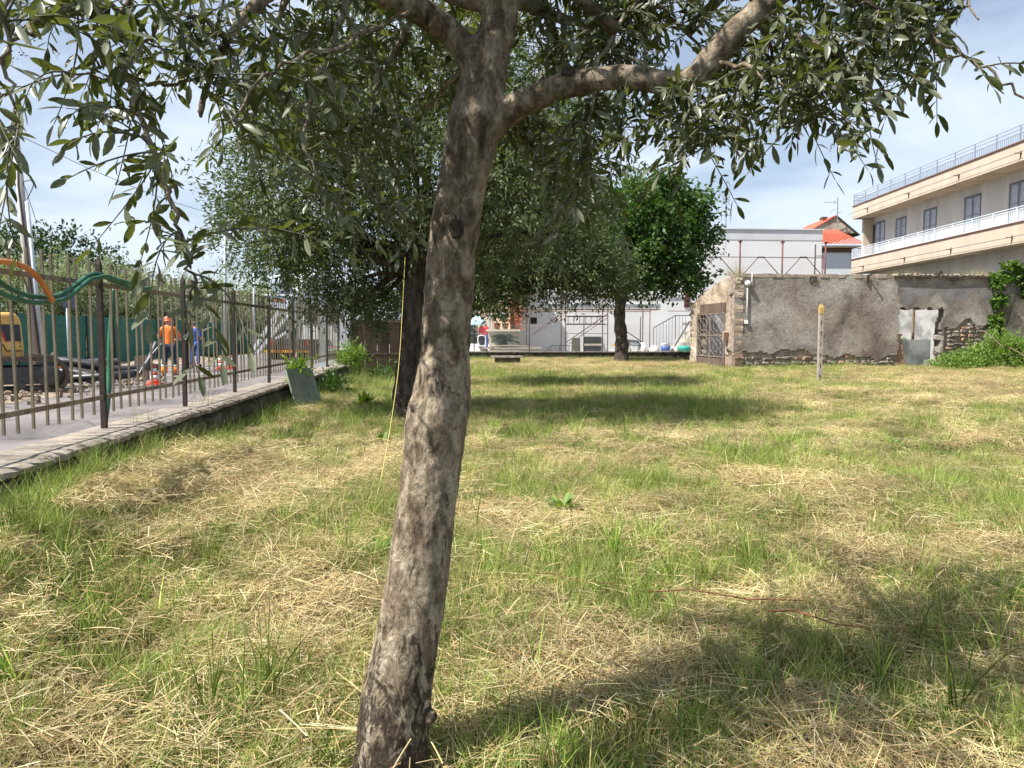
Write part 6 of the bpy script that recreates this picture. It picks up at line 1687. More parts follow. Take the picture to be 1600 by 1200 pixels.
# ------------------------------------------------------------------ red roof house + antennas
def red_house():
    y = 60.0
    X = lambda px, yy=y: V(px, 540, yy).x
    Z = lambda py, yy=y: V(1300, py, yy).z
    t = thing('red_roof_house', 'house with a bright red tiled roof between the white house and the apartment block', 'building', (X(1305), y, 0))
    m = MB(); m.box((X(1262), y + .6, 0), (X(1352), y + 10, Z(393))); m.obj('wall', M['grey_wall'], t)
    m = MB(); m.box((X(1262), y + .5, Z(393)), (X(1352), y + 10, Z(386))); m.obj('brown_band', M['brown'], t)
    m = MB(); m.box((X(1262), y + .2, Z(386)), (X(1352), y + 1, Z(383))); m.obj('eaves', M['cream'], t)
    # lower roof plane with rolled tiles
    x0, x1 = X(1258), X(1352); ya, yb = y, y + 5.5; za, zb = Z(382.5), Z(360, y + 5.5)
    cols = int((x1 - x0) / .32); rows = 14; mb = MB()
    for c in range(cols):
        for r_ in range(rows):
            u0, u1 = r_ / rows, (r_ + 1) / rows
            pr = []
            for (u, lift) in ((u0, .05), (u1, .0)):
                for k in range(5):
                    s = k / 4; xx = x0 + (c + s) * .32; zz = za + (zb - za) * u + .08 * math.sin(math.pi * s) + lift
                    pr.append((xx, ya + (yb - ya) * u, zz))
            mb.add(pr, [(k, k + 1, k + 6, k + 5) for k in range(4)])
    o = mb.obj('roof', M['roof_tile'], t, False)
    # gable behind
    yg = y + 6.5
    pk = V(1306, 338, yg); a = V(1262, 364, yg); b = V(1337, 364, yg)
    m = MB(); m.add([a, b, pk, a + Vector((0, 6, 0)), b + Vector((0, 6, 0)), pk + Vector((0, 6, 0))], [(0, 1, 2), (3, 5, 4), (0, 3, 4, 1)]); m.obj('gable', M['ruin_side'], t)
    for (q, r_) in ((a, pk), (pk, b)):
        d = (r_ - q).normalized(); nrm = Vector((-d.z, 0, d.x))
        if nrm.z < 0: nrm = -nrm
        m = MB(); q0 = q - d * .4 if q is a else q; r0 = r_ if q is a else r_ + d * .4
        vs = [q0 + nrm * .02 + Vector((0, -.1, 0)), r0 + nrm * .02 + Vector((0, -.1, 0)), r0 + nrm * .02 + Vector((0, 6.2, 0)), q0 + nrm * .02 + Vector((0, 6.2, 0))]
        vs += [v_ + nrm * .09 for v_ in vs]
        m.add(vs, [(3, 2, 1, 0), (4, 5, 6, 7), (0, 1, 5, 4), (1, 2, 6, 5), (2, 3, 7, 6), (3, 0, 4, 7)]); m.obj('gable_roof', M['roof_tile'] if q is a else M['stone'], t)
    m = MB(); m.box((X(1272.5, yg + 2), yg + 1, Z(356, yg)), (X(1279, yg + 2), yg + 1.5, Z(340, yg))); ch = m.obj('chimney', M['brick_red'], t)
    m = MB(); m.box((X(1272, yg + 2), yg + .9, Z(340, yg) + .003), (X(1279.5, yg + 2), yg + 1.6, Z(336, yg))); m.obj('chimney_cap', M['stone'], ch)
red_house()
def antennas():
    yy = 66.0
    t = thing('tv_antenna', 'thin roof antenna above the red gable', 'antenna', tuple(V(1308, 340, yy)))
    MB().tube([V(1308.5, 358, yy), V(1309, 308, yy)], .04, 5).obj('mast', M['metal_ant'], t)
    for (a, b) in (((1288, 316), (1309, 316)), ((1297, 331), (1310, 325)), ((1305, 333), (1315, 332)), ((1304, 313), (1304, 319))): MB().tube([V(*a, yy), V(*b, yy)], .022, 4).obj('element', M['metal_ant'], t)
    yy = 50.0
    t = thing('antenna_mast', 'tall slim antenna mast with side dipoles behind the broadleaf tree', 'antenna', tuple(V(1135, 360, yy)))
    MB().tube([V(1134, 365, yy), V(1135.5, 283, yy)], .05, 5).obj('mast', M['metal_ant'], t)
    for (a, b) in (((1127, 328), (1127, 347)), ((1141, 328), (1141, 347)), ((1127, 336), (1141, 336)), ((1130, 303), (1130, 320)), ((1139, 303), (1139, 320)), ((1130, 311), (1139, 311)), ((1137, 283), (1142, 291))): MB().tube([V(*a, yy), V(*b, yy)], .03, 4).obj('dipole', M['metal_ant'], t)
    for y_ in (311, 325, 336): 
        p = V(1134.8, y_, yy); MB().box((p.x - .06, p.y - .06, p.z - .1), (p.x + .06, p.y + .06, p.z + .1)).obj('clamp', M['post'], t)
    m = MB().tube([V(1140, 339, yy), V(1185, 356, 47)], .015, 4); simple('guy_wire', 'thin guy wire from the antenna mast to the white house roof', 'wire', m, M['metal_ant'])
antennas()

# ------------------------------------------------------------------ across the road
NX = lambda y: -15.2 + FS * y + 0.0       # shade-net fence line
def net_fence():
    t = thing('shade_net_fence', 'long green shade-net fence on the far side of the road', 'fence', (NX(40), 40, 0))
    ys = [16 + 2.5 * i for i in range(36)]
    for a, b in zip(ys[:-1], ys[1:]):
        n = 8; vs = []; fs = []
        for i in range(n + 1):
            y = a + (b - a) * i / n; 
            for j, z in enumerate((.02, .5, 1.0, 1.5, 2.12 - .05 * math.sin(math.pi * i / n))):
                vs.append((NX(y) + .03 * math.sin(i * 1.3 + j) + (.02 if j % 2 else 0), y, z))
        for i in range(n):
            for j in range(4): q = i * 5 + j; fs.append((q, q + 1, q + 6, q + 5))
        MB().add(vs, fs).obj('net_panel', M['mesh_green'], t, True)
    for y in ys: MB().tube([(NX(y) + .06, y, 0), (NX(y) + .06, y, 2.2)], .03, 6).obj('post', M['post'], t)
net_fence()
# utility pole with conduit, and wires
def poles():
    b = V(60, 590, 24); b.z = 0.02
    t = thing('utility_pole', 'leaning concrete utility pole with dark cables at the left edge', 'pole', tuple(b))
    top = V(22, 190, 24)
    MB().tube([b, (b + top) / 2, top], [.17, .135, .10], 12).obj('pole_shaft', M['pole_conc'], t, True)
    q0, q1 = V(66, 585, 23.8), V(29, 290, 23.8)
    MB().tube([q0, q1, V(28, 215, 23.8)], .035, 6).obj('cable', M['pole_dark'], t, True)
    MB().tube([V(70, 585, 23.85), V(42, 315, 23.85)], .06, 8).obj('conduit', M['galv'], t, True)
    MB().tube(smooth_path([V(42, 312, 23.85), V(52, 290, 23.8), V(48, 282, 23.8), V(36, 284, 23.8)], 5), .015, 5).obj('cable_loop', M['pole_dark'], t, True)
    MB().bar(V(14, 212, 24), V(34, 208, 24), .06).obj('crossarm', M['pole_dark'], t)
    for (px, y0, y1, d, r, lb) in ((352, 330, 558, 36, .1, 'pale slim utility pole behind the cones'), (397, 400, 550, 46, .1, 'thin pale pole left of the mixer truck')):
        p = V(px, y1, d); p.z = .02; o = MB().tube([p, V(px, y0, d)], [r, r * .7], 8).obj('utility_pole', M['galv'], smooth=True); tag(o, lb, 'pole', 'slim poles along the road')
    m = MB().tube(smooth_path([V(22, 208, 24), V(90, 240, 26.5), V(150, 268, 28.5), V(260, 312, 33), V(352, 340, 36)], 5), .012, 4); simple('overhead_wire', 'black overhead wire running from the leaning pole to the next pole', 'wire', m, M['pole_dark'])
    m = MB().tube([V(22, 208, 24), V(-40, 185, 22), V(-120, 160, 20)], .012, 4); simple('overhead_wire', 'black overhead wire leaving the leaning pole towards the left edge', 'wire', m, M['pole_dark'])
    m = MB().tube([V(36, 284, 23.8), V(50, 325, 26), V(56, 345, 28)], .01, 4); simple('overhead_wire', 'short thin wire dropping right of the leaning pole', 'wire', m, M['pole_dark'])
    t = thing('lamp_post', 'square pale grey post just behind the far end of the iron fence', 'post', tuple(V(505, 578, 20.0)))
    m = MB(); p = V(505, 578, 21.0); m.box((p.x - .1, p.y - .06, .06), (p.x + .1, p.y + .06, V(505, 440, 21).z)); m.obj('post_shaft', M['galv'], t)
    m = MB(); m.box((p.x - .14, p.y - .1, .06), (p.x + .14, p.y + .1, .1)); m.obj('base_plate', M['galv'], t)
    t = thing('sign_post', 'thin grey sign post with a small dark blue plate behind the fence', 'sign', tuple(V(108, 560, 24)))
    p = V(108, 565, 24); MB().tube([(p.x, p.y, .05), (p.x, p.y, V(108, 462, 24).z)], .035, 8).obj('pole_shaft', M['galv'], t, True)
    q = V(109, 472, 24); MB().box((q.x - .2, q.y - .06, q.z - .2), (q.x + .2, q.y - .04, q.z + .22)).obj('sign_plate', M['navy_cloth'], t)
poles()
# excavator seen from the side, mostly outside the frame
def excavator():
    d = 16.2
    X = lambda px, yy=d: V(px, 540, yy).x
    Z = lambda py, yy=d: V(20, py, yy).z
    t = thing('excavator', 'yellow mini excavator with black rubber tracks at the left edge', 'excavator', (X(36), d, .06))
    # house, rounded prism
    def prism(pts, y0, y1, name, m, bev=.08):
        bm = bmesh.new(); vs = [bm.verts.new((x, y0, z)) for x, z in pts]; f = bm.faces.new(vs)
        r_ = bmesh.ops.extrude_face_region(bm, geom=[f]); bmesh.ops.translate(bm, vec=(0, y1 - y0, 0), verts=[e for e in r_['geom'] if isinstance(e, bmesh.types.BMVert)])
        bmesh.ops.recalc_face_normals(bm, faces=bm.faces)
        if bev: bmesh.ops.bevel(bm, geom=bm.edges[:], offset=bev, segments=3, profile=.5, affect='EDGES')
        me = bpy.data.meshes.new(name); bm.to_mesh(me); bm.free(); me.materials.append(m)
        me.polygons.foreach_set('use_smooth', [True] * len(me.polygons))
        return link(name, me, t)
    zt, zm, zb = Z(488), Z(541), Z(564)
    prism([(X(-95), zb), (X(36), zb), (X(36), zm + .0), (X(33), zt - .12), (X(26), zt), (X(-95), zt)], d, d + 1.5, 'engine_cover', M['excavator'])
    prism([(X(-96), zb), (X(-170), zb), (X(-170), zt + .75), (X(-96), zt + .75)], d, d + .95, 'cab', M['excavator'])
    m = MB(); m.box((X(-163), d - .015, zb + .5), (X(-103), d - .002, zt + .6)); m.obj('window', M['glass'], t)
    m = MB(); m.add([(X(6), d - .012, Z(507)), (X(33), d - .012, Z(507)), (X(34), d - .012, Z(533)), (X(14), d - .012, Z(533))], [(0, 1, 2, 3)]); m.obj('window', M['glass'], t)
    m = MB(); m.bar((X(6), d - .02, Z(507)), (X(14), d - .02, Z(534)), .03); m.obj('red_stripe', M['red_trim'], t)
    m = MB(); m.bar((X(-20), d - .015, Z(538)), (X(10), d - .015, Z(538)), .02); m.bar((X(10), d - .015, Z(538)), (X(14), d - .015, Z(548)), .02); m.bar((X(14), d - .015, Z(548)), (X(35), d - .015, Z(548)), .02); m.obj('panel_seam', M['black'], t)
    m = MB()
    for k in range(6): m.box((X(31.5), d - .014, Z(512 + k * 6)), (X(33.2), d - .002, Z(510 + k * 6)))
    m.obj('vent_slots', M['black'], t)
    # undercarriage
    m = MB(); m.box((X(-110), d + .25, Z(577)), (X(-10), d + 1.2, zb)); m.obj('slew_base', M['chassis'], t)
    for yo in (-.25, 1.3):
        ring = []
        x0, x1 = X(-150), X(68); zc = Z(588, d) + 0.02; rr = zc - .06
        for k in range(13): a = -math.pi / 2 + math.pi * k / 12; ring.append((x1 + rr * math.cos(a), zc + rr * math.sin(a)))
        for k in range(13): a = math.pi / 2 + math.pi * k / 12; ring.append((x0 + rr * math.cos(a), zc + rr * math.sin(a)))
        n = len(ring); vs = []
        y0, y1 = d + yo, d + yo + .35
        cx_ = (x0 + x1) / 2
        for (s, yy) in ((1, y0), (1, y1), (.8, y1), (.8, y0)):
            for (x, z) in ring:
                if s == 1: vs.append((x, yy, z))
                else:
                    xx = x1 + (x - x1) * .78 if x > x1 else (x0 + (x - x0) * .78 if x < x0 else x); vs.append((xx, yy, zc + (z - zc) * .78))
        fs = []
        for b in range(4):
            b2 = (b + 1) % 4
            for k in range(n): fs.append((b * n + k, b * n + (k + 1) % n, b2 * n + (k + 1) % n, b2 * n + k))
        tr = MB().add(vs, fs).obj('track', M['track'], t)
        m = MB()
        L = 26
        for k in range(L):
            x = x0 + (x1 - x0) * k / (L - 1)
            for zz in (zc + rr, zc - rr): m.box((x - .03, y0, zz - .02), (x + .03, y1, zz + .02))
        m.obj('track_lugs', M['track'], tr)
        for (x, r_) in ((x1, rr * .6), (x0, rr * .6)):
            Mx = Matrix.Translation((x, y0 - .01, zc)) @ Matrix.Rotation(math.pi / 2, 4, 'X'); MB().lathe([(r_, -.3), (r_, 0), (r_ * .7, .02), (r_ * .3, .03)], 16, M=Mx).obj('wheel', M['chassis'], t, True)
        m = MB(); m.box((x0, y0 + .04, zc - rr * .45), (x1, y1 - .04, zc + rr * .45)); m.obj('track_frame', M['chassis'], t)
        for k in range(5):
            x = x0 + (x1 - x0) * (k + 1) / 6; Mx = Matrix.Translation((x, y0 + .02, zc - rr * .55)) @ Matrix.Rotation(math.pi / 2, 4, 'X'); MB().lathe([(.09, -.05), (.09, .02)], 10, M=Mx).obj('roller', M['chassis'], t)
    t.rotation_euler = (0, 0, R(33))
    # boom and bucket beyond the left edge
    bm_ = [Vector((X(-170), d + .7, 1.2)), Vector((X(-215), d + .7, 3.0)), Vector((X(-265), d + .7, 2.6))]
    MB().tube(bm_, [.15, .14, .1], 4).obj('boom', M['excavator'], t); MB().bar(bm_[2], (X(-280), d + .7, .9), .14).obj('arm', M['excavator'], t)
    m = MB(); m.box((X(-297), d + .4, .3), (X(-272), d + 1.0, .85), taper=.05); m.obj('bucket', M['chassis'], t)
excavator()
# black pipes lying by the road
def pipes():
    def pp(pts, r, lb):
        Q = smooth_path(pts, 14); rr = [r * (1.0 if i % 2 else .985) for i in range(len(Q))]
        o = MB().tube(Q, rr, 12).obj('pipe', M['black_pipe'], smooth=True); tag(o, lb, 'pipe', 'black corrugated pipes by the roadside')
    pp([V(60, 566, 18.5), V(95, 565, 18.5), V(140, 570, 18.6), V(160, 575, 18.7)], .125, 'upper left fat black corrugated pipe next to the excavator')
    pp([V(64, 584, 18.2), V(110, 582, 18.3), V(150, 590, 18.3)], .12, 'middle black pipe under the fat upper one beside the excavator')
    pp([V(105, 592, 17.8), V(135, 590, 17.8), V(170, 588, 17.9), V(200, 585, 18.2), V(214, 583, 18.6)], .105, 'lowest black pipe lying nearest the fence')
    pp([V(120, 570, 19.5), V(150, 566, 19.6), V(188, 566, 19.8)], .11, 'black pipe end lying behind the fence post')
    pp([V(150, 578, 19.0), V(180, 577, 19.2), V(205, 577, 19.4), V(232, 574, 19.8), V(250, 574, 20)], .10, 'long black pipe reaching towards the worker in orange')
    pp([V(214, 583, 18.4), V(228, 572, 18.8), V(237, 555, 19.1), V(245, 536, 19.4)], .085, 'black pipe bending upward to the standing worker')
    pp([V(254, 528, 25.5), V(255, 505, 25.5), V(257, 486, 25.5)], .085, 'upright black pipe behind the helmet of the orange worker')
    m = MB().tube(smooth_path([V(214, 590, 17.6), V(222, 575, 17.9), V(235, 556, 18.2), V(252, 537, 18.4)], 5), .012, 5); simple('cable', 'thin pale cable running up to the hands of the orange worker', 'cable', m, M['reflect'])
    p = V(216, 570, 21.5)
    m = MB(); m.box((V(209, 540, 21).x, 21, .06), (V(229, 540, 21).x, 21.1, V(215, 556, 21).z)); simple('shoring_panel', 'rusty steel shoring plate standing before the crouching worker', 'panel', m, M['rust_sheet'])
pipes()
def cone(px, pyb, pyt, lb):
    d = Gd(px, pyb, .06).y; p = Vector((V(px, 540, d).x, d, .06)); H = V(px, pyt, d).z - .06
    t = thing('traffic_cone', lb, 'traffic cone', tuple(p), 'red and white traffic cones on the road')
    m = MB(); m.box((p.x - .19, p.y - .19, .062), (p.x + .19, p.y + .19, .1)); m.obj('base', M['cone_red'], t)
    r = lambda k: .135 * (1 - k) + .03 * k
    ks = (0, .2, .42, .6, .8, 1)
    MBs = {0: MB(), 1: MB()}
    for i in range(5):
        k0, k1 = ks[i], ks[i + 1]; nm = 'white_band' if i % 2 else 'cone_body'
        MB().lathe([(r(k0), .1 + (H - .1) * k0), (r(k1), .1 + (H - .1) * k1)], 16, loc=(p.x, p.y, .0 + (.003 if i % 2 else 0))).obj(nm, M['cone_white' if i % 2 else 'cone_red'], t, True)
cone(240, 601, 566, 'nearest red and white cone, standing alone in front of the orange worker')
cone(343, 578, 553, 'left cone of the pair to the right of the blue overalls')
cone(360, 577, 553, 'right cone of the pair to the right of the blue overalls')
cone(523, 549, 536, 'tiny far cone seen past the end of the iron fence')

# ------------------------------------------------------------------ people
def skin_mesh(name, verts, edges, rad, m, parent, sub=2):
    me = bpy.data.meshes.new(name); me.from_pydata([tuple(v) for v in verts], edges, []); me.materials.append(m)
    o = link(name, me, parent)
    s = o.modifiers.new('skin', 'SKIN'); s.use_smooth_shade = True
    for i, r_ in enumerate(rad):
        rr = r_ if hasattr(r_, '__len__') else (r_, r_)
        me.skin_vertices[0].data[i].radius = rr
        me.skin_vertices[0].data[i].use_root = (i == 0)
    b = o.modifiers.new('sub', 'SUBSURF'); b.levels = sub; b.render_levels = sub
    return o
def person(loc, face, label, cat_mats, pose, H=1.75, helmet=None, hair=True, leg_band=None, group=None):
    """face: yaw; pose: dict of joint -> local coordinates (x right, y forward, z up) for a 1.75 m figure"""
    t = thing('person', label, 'person', loc, group)
    t_mat = Matrix.Translation(loc) @ Matrix.Rotation(face, 4, 'Z') @ Matrix.Scale(H / 1.75, 4)
    J = {'pel': (0, 0, .95), 'waist': (0, .0, 1.10), 'chest': (0, 0, 1.32), 'neckb': (0, 0, 1.47), 'neck': (0, .015, 1.53), 'head': (0, .03, 1.62), 'crown': (0, .02, 1.70),
         'shL': (-.18, 0, 1.42), 'shR': (.18, 0, 1.42), 'elL': (-.24, -.02, 1.14), 'elR': (.24, -.02, 1.14), 'wrL': (-.24, .08, .9), 'wrR': (.24, .08, .9),
         'hipL': (-.09, 0, .9), 'hipR': (.09, 0, .9), 'knL': (-.10, .02, .5), 'knR': (.10, .02, .5), 'anL': (-.11, 0, .09), 'anR': (.11, 0, .09), 'toL': (-.13, .17, .04), 'toR': (.13, .17, .04)}
    J.update(pose)
    P = {k: t_mat @ Vector(v) for k, v in J.items()}
    s = H / 1.75
    def build(nm, keys, eds, rad, m, sub=2):
        idx = {k: i for i, k in enumerate(keys)}
        return skin_mesh(nm, [P[k] for k in keys], [(idx[a], idx[b]) for a, b in eds], [tuple(q * s for q in (r if hasattr(r, '__len__') else (r, r))) for r in rad], m, t, sub)
    for sd in 'LR':
        w, e = P['wr' + sd], P['el' + sd]; d = (w - e).normalized(); P['ha' + sd] = w + d * .09 * s
    build('body', ['pel', 'waist', 'chest', 'neckb', 'neck', 'head', 'crown', 'shL', 'elL', 'wrL', 'haL', 'shR', 'elR', 'wrR', 'haR', 'hipL', 'knL', 'anL', 'toL', 'hipR', 'knR', 'anR', 'toR'],
          [('pel', 'waist'), ('waist', 'chest'), ('chest', 'neckb'), ('neckb', 'neck'), ('neck', 'head'), ('head', 'crown'), ('neckb', 'shL'), ('shL', 'elL'), ('elL', 'wrL'), ('wrL', 'haL'), ('neckb', 'shR'), ('shR', 'elR'), ('elR', 'wrR'), ('wrR', 'haR'),
           ('pel', 'hipL'), ('hipL', 'knL'), ('knL', 'anL'), ('anL', 'toL'), ('pel', 'hipR'), ('hipR', 'knR'), ('knR', 'anR'), ('anR', 'toR')],
          [.12, .12, (.15, .11), .07, .058, .098, .07, .062, .044, .032, .036, .062, .044, .032, .036, .09, .058, .042, .036, .09, .058, .042, .036], M['skin'])
    build('shirt', ['waist', 'pel', 'chest', 'neckb', 'shL', 'slL', 'shR', 'slR'] if False else ['waist', 'pel', 'chest', 'neckb', 'shL', 'shR', 'elL', 'elR'] ,
          [('waist', 'pel'), ('waist', 'chest'), ('chest', 'neckb'), ('neckb', 'shL'), ('neckb', 'shR'), ('shL', 'elL'), ('shR', 'elR')],
          [(.165, .13), (.165, .14), (.195, .135), .10, .085, .085, .058, .058], cat_mats[0])
    build('trousers', ['pel', 'hipL', 'knL', 'anL', 'hipR', 'knR', 'anR'], [('pel', 'hipL'), ('hipL', 'knL'), ('knL', 'anL'), ('pel', 'hipR'), ('hipR', 'knR'), ('knR', 'anR')],
          [(.155, .13), .108, .085, .072, .108, .085, .072], cat_mats[1])
    for sd in 'LR':
        a, b = P['an' + sd], P['to' + sd]
        skin_mesh('shoe', [a - Vector((0, 0, .02 * s)), (a + b) / 2 - Vector((0, 0, .01)), b], [(0, 1), (1, 2)], [(.062 * s,) * 2, (.058 * s,) * 2, (.05 * s,) * 2], M['black'], t, 2)
        for k in range(4):   # fingers
            w = P['ha' + sd]; d = (P['ha' + sd] - P['wr' + sd]).normalized(); q = Vector((d.y, -d.x, 0)).normalized() if abs(d.z) < .98 else Vector((1, 0, 0))
            f0 = w + q * (k - 1.5) * .019 * s
            MB().tube([f0 - d * .02, f0 + d * (.035 + .008 * (k in (1, 2))) * s, f0 + d * .06 * s - Vector((0, 0, .02 * s))], [.011 * s, .010 * s, .007 * s], 6).obj('finger', M['skin'], t, True)
        MB().tube([P['wr' + sd] + d * .03, P['ha' + sd] + q * .04 * s], [.013 * s, .009 * s], 6).obj('thumb', M['skin'], t, True)
    hd = P['head']; fw = (t_mat.to_3x3() @ Vector((0, 1, 0))).normalized(); rt = (t_mat.to_3x3() @ Vector((1, 0, 0))).normalized(); up = Vector((0, 0, 1))
    MB().tube([hd + fw * .085 * s + up * .02 * s, hd + fw * .118 * s - up * .012 * s], [.008 * s, .015 * s], 6).obj('nose', M['skin'], t, True)
    for k in (-1, 1):
        MB().lathe([(.004, 0), (.013, .004), (.004, .01)], 8, loc=hd + fw * .092 * s + rt * k * .034 * s + up * .018 * s).obj('eye', M['black'], t, True)
        MB().tube([hd + rt * k * .088 * s + up * .02 * s, hd + rt * k * .1 * s, hd + rt * k * .088 * s - up * .03 * s], [.012 * s, .016 * s, .01 * s], 6).obj('ear', M['skin'], t, True)
    MB().bar(hd + fw * .095 * s - up * .045 * s - rt * .02 * s, hd + fw * .095 * s - up * .045 * s + rt * .02 * s, .006).obj('mouth', M['terracotta'], t)
    if hair:
        MB().lathe([(.096 * s, 0), (.108 * s, .05 * s), (.095 * s, .095 * s), (.05 * s, .125 * s), (.01, .13 * s)], 14, loc=hd - fw * .018 * s + up * .012 * s).obj('hair', M['hair'], t, True)
    if helmet:
        MB().lathe([(.145 * s, 0), (.14 * s, .012 * s), (.13 * s, .02 * s), (.132 * s, .06 * s), (.11 * s, .11 * s), (.06 * s, .145 * s), (.012 * s, .15 * s)], 18, loc=hd + up * .028 * s).obj('helmet', helmet, t, True)
        for k in (-1, 1): MB().lathe([(.045 * s, -.03 * s), (.05 * s, .02 * s)], 10, loc=hd + rt * k * .115 * s).obj('ear_defender', M['helmet'], t, True)
    if leg_band:
        for sd in 'LR':
            a, k_ = P['an' + sd], P['kn' + sd]
            MB().tube([a.lerp(k_, .05), a.lerp(k_, .45)], [.088 * s, .095 * s], 12).obj('gaiter', M['orange_cloth'], t, True)
            MB().tube([a.lerp(k_, .46), a.lerp(k_, .6)], [.097 * s, .1 * s], 12).obj('reflective_strip', M['reflect'], t, True)
    return t
p = Gd(266, 588, .06)
person((p.x, p.y, .06), R(15), 'worker in orange helmet and orange shirt with navy trousers, back turned, beside the black pipe', (M['orange_cloth'], M['navy_cloth']),
       {'elL': (-.30, .05, 1.16), 'wrL': (-.30, .28, 1.08), 'elR': (.28, .02, 1.15), 'wrR': (.24, .24, 1.12), 'head': (-.02, .05, 1.62), 'hipL': (-.1, 0, .9), 'knL': (-.14, .04, .5), 'anL': (-.16, -.02, .09), 'toL': (-.2, .14, .04), 'anR': (.15, 0, .09), 'knR': (.13, .03, .5)}, 1.8, M['helmet'], False, True)
p = Gd(282, 582, .06)
person((p.x, p.y + .5, .06), R(100), 'grey haired worker all in black, half hidden behind the orange shirted one', (M['black_cloth'], M['black_cloth']),
       {'elL': (-.26, .1, 1.15), 'wrL': (-.18, .32, 1.12), 'elR': (.26, .1, 1.15), 'wrR': (.18, .33, 1.1)}, 1.72)
p = Gd(306, 573, .06)
person((p.x, p.y, .06), R(-10), 'worker in bright blue overalls standing right of the fence post', (M['blue_cloth'], M['blue_cloth']), {'anL': (-.17, .02, .09), 'toL': (-.22, .18, .04), 'knL': (-.14, .03, .5), 'wrL': (-.2, .2, 1.0), 'wrR': (.22, .18, .98)}, 1.78)
p = Gd(222, 575, .06)
person((p.x, 22.4, -.45), R(-20), 'crouching worker in orange with only head and shoulders above the steel plate', (M['orange_cloth'], M['navy_cloth']),
       {'pel': (0, 0, .5), 'waist': (0, .08, .66), 'chest': (0, .18, .85), 'neckb': (0, .24, .98), 'neck': (0, .27, 1.04), 'head': (0, .31, 1.12), 'crown': (0, .3, 1.2), 'shL': (-.18, .22, .94), 'shR': (.18, .22, .94), 'elL': (-.24, .34, .7), 'elR': (.24, .34, .7), 'wrL': (-.16, .52, .6), 'wrR': (.16, .52, .6),
        'hipL': (-.1, 0, .47), 'hipR': (.1, 0, .47), 'knL': (-.15, .4, .5), 'knR': (.15, .4, .5)})
p = V(753, 545, 44); 
person((p.x, 44, .31), R(60), 'small figure in a red shirt and black trousers near the brick terrace', (M['red_cloth'], M['black_cloth']), {'elL': (-.3, .12, 1.2), 'wrL': (-.34, .3, 1.4)}, 1.7)
person((V(758, 540, 45).x, 45.2, .31), R(170), 'second red shirted figure close behind the one with the pale parasol', (M['red_cloth'], M['blue_cloth']), {}, 1.7)
t = thing('parasol', 'pale turquoise parasol beside the red shirted figure', 'parasol', tuple(V(747, 545, 43.6)))
q = V(747, 505, 43.6); MB().tube([(q.x, q.y, .31), (q.x, q.y, q.z + .4)], .02, 6).obj('pole_shaft', M['white_plastic'], t)
MB().lathe([(.55, -.28), (.5, -.1), (.3, .12), (.02, .24)], 12, loc=q + Vector((0, 0, .2))).obj('canopy', M['lightblue'], t)

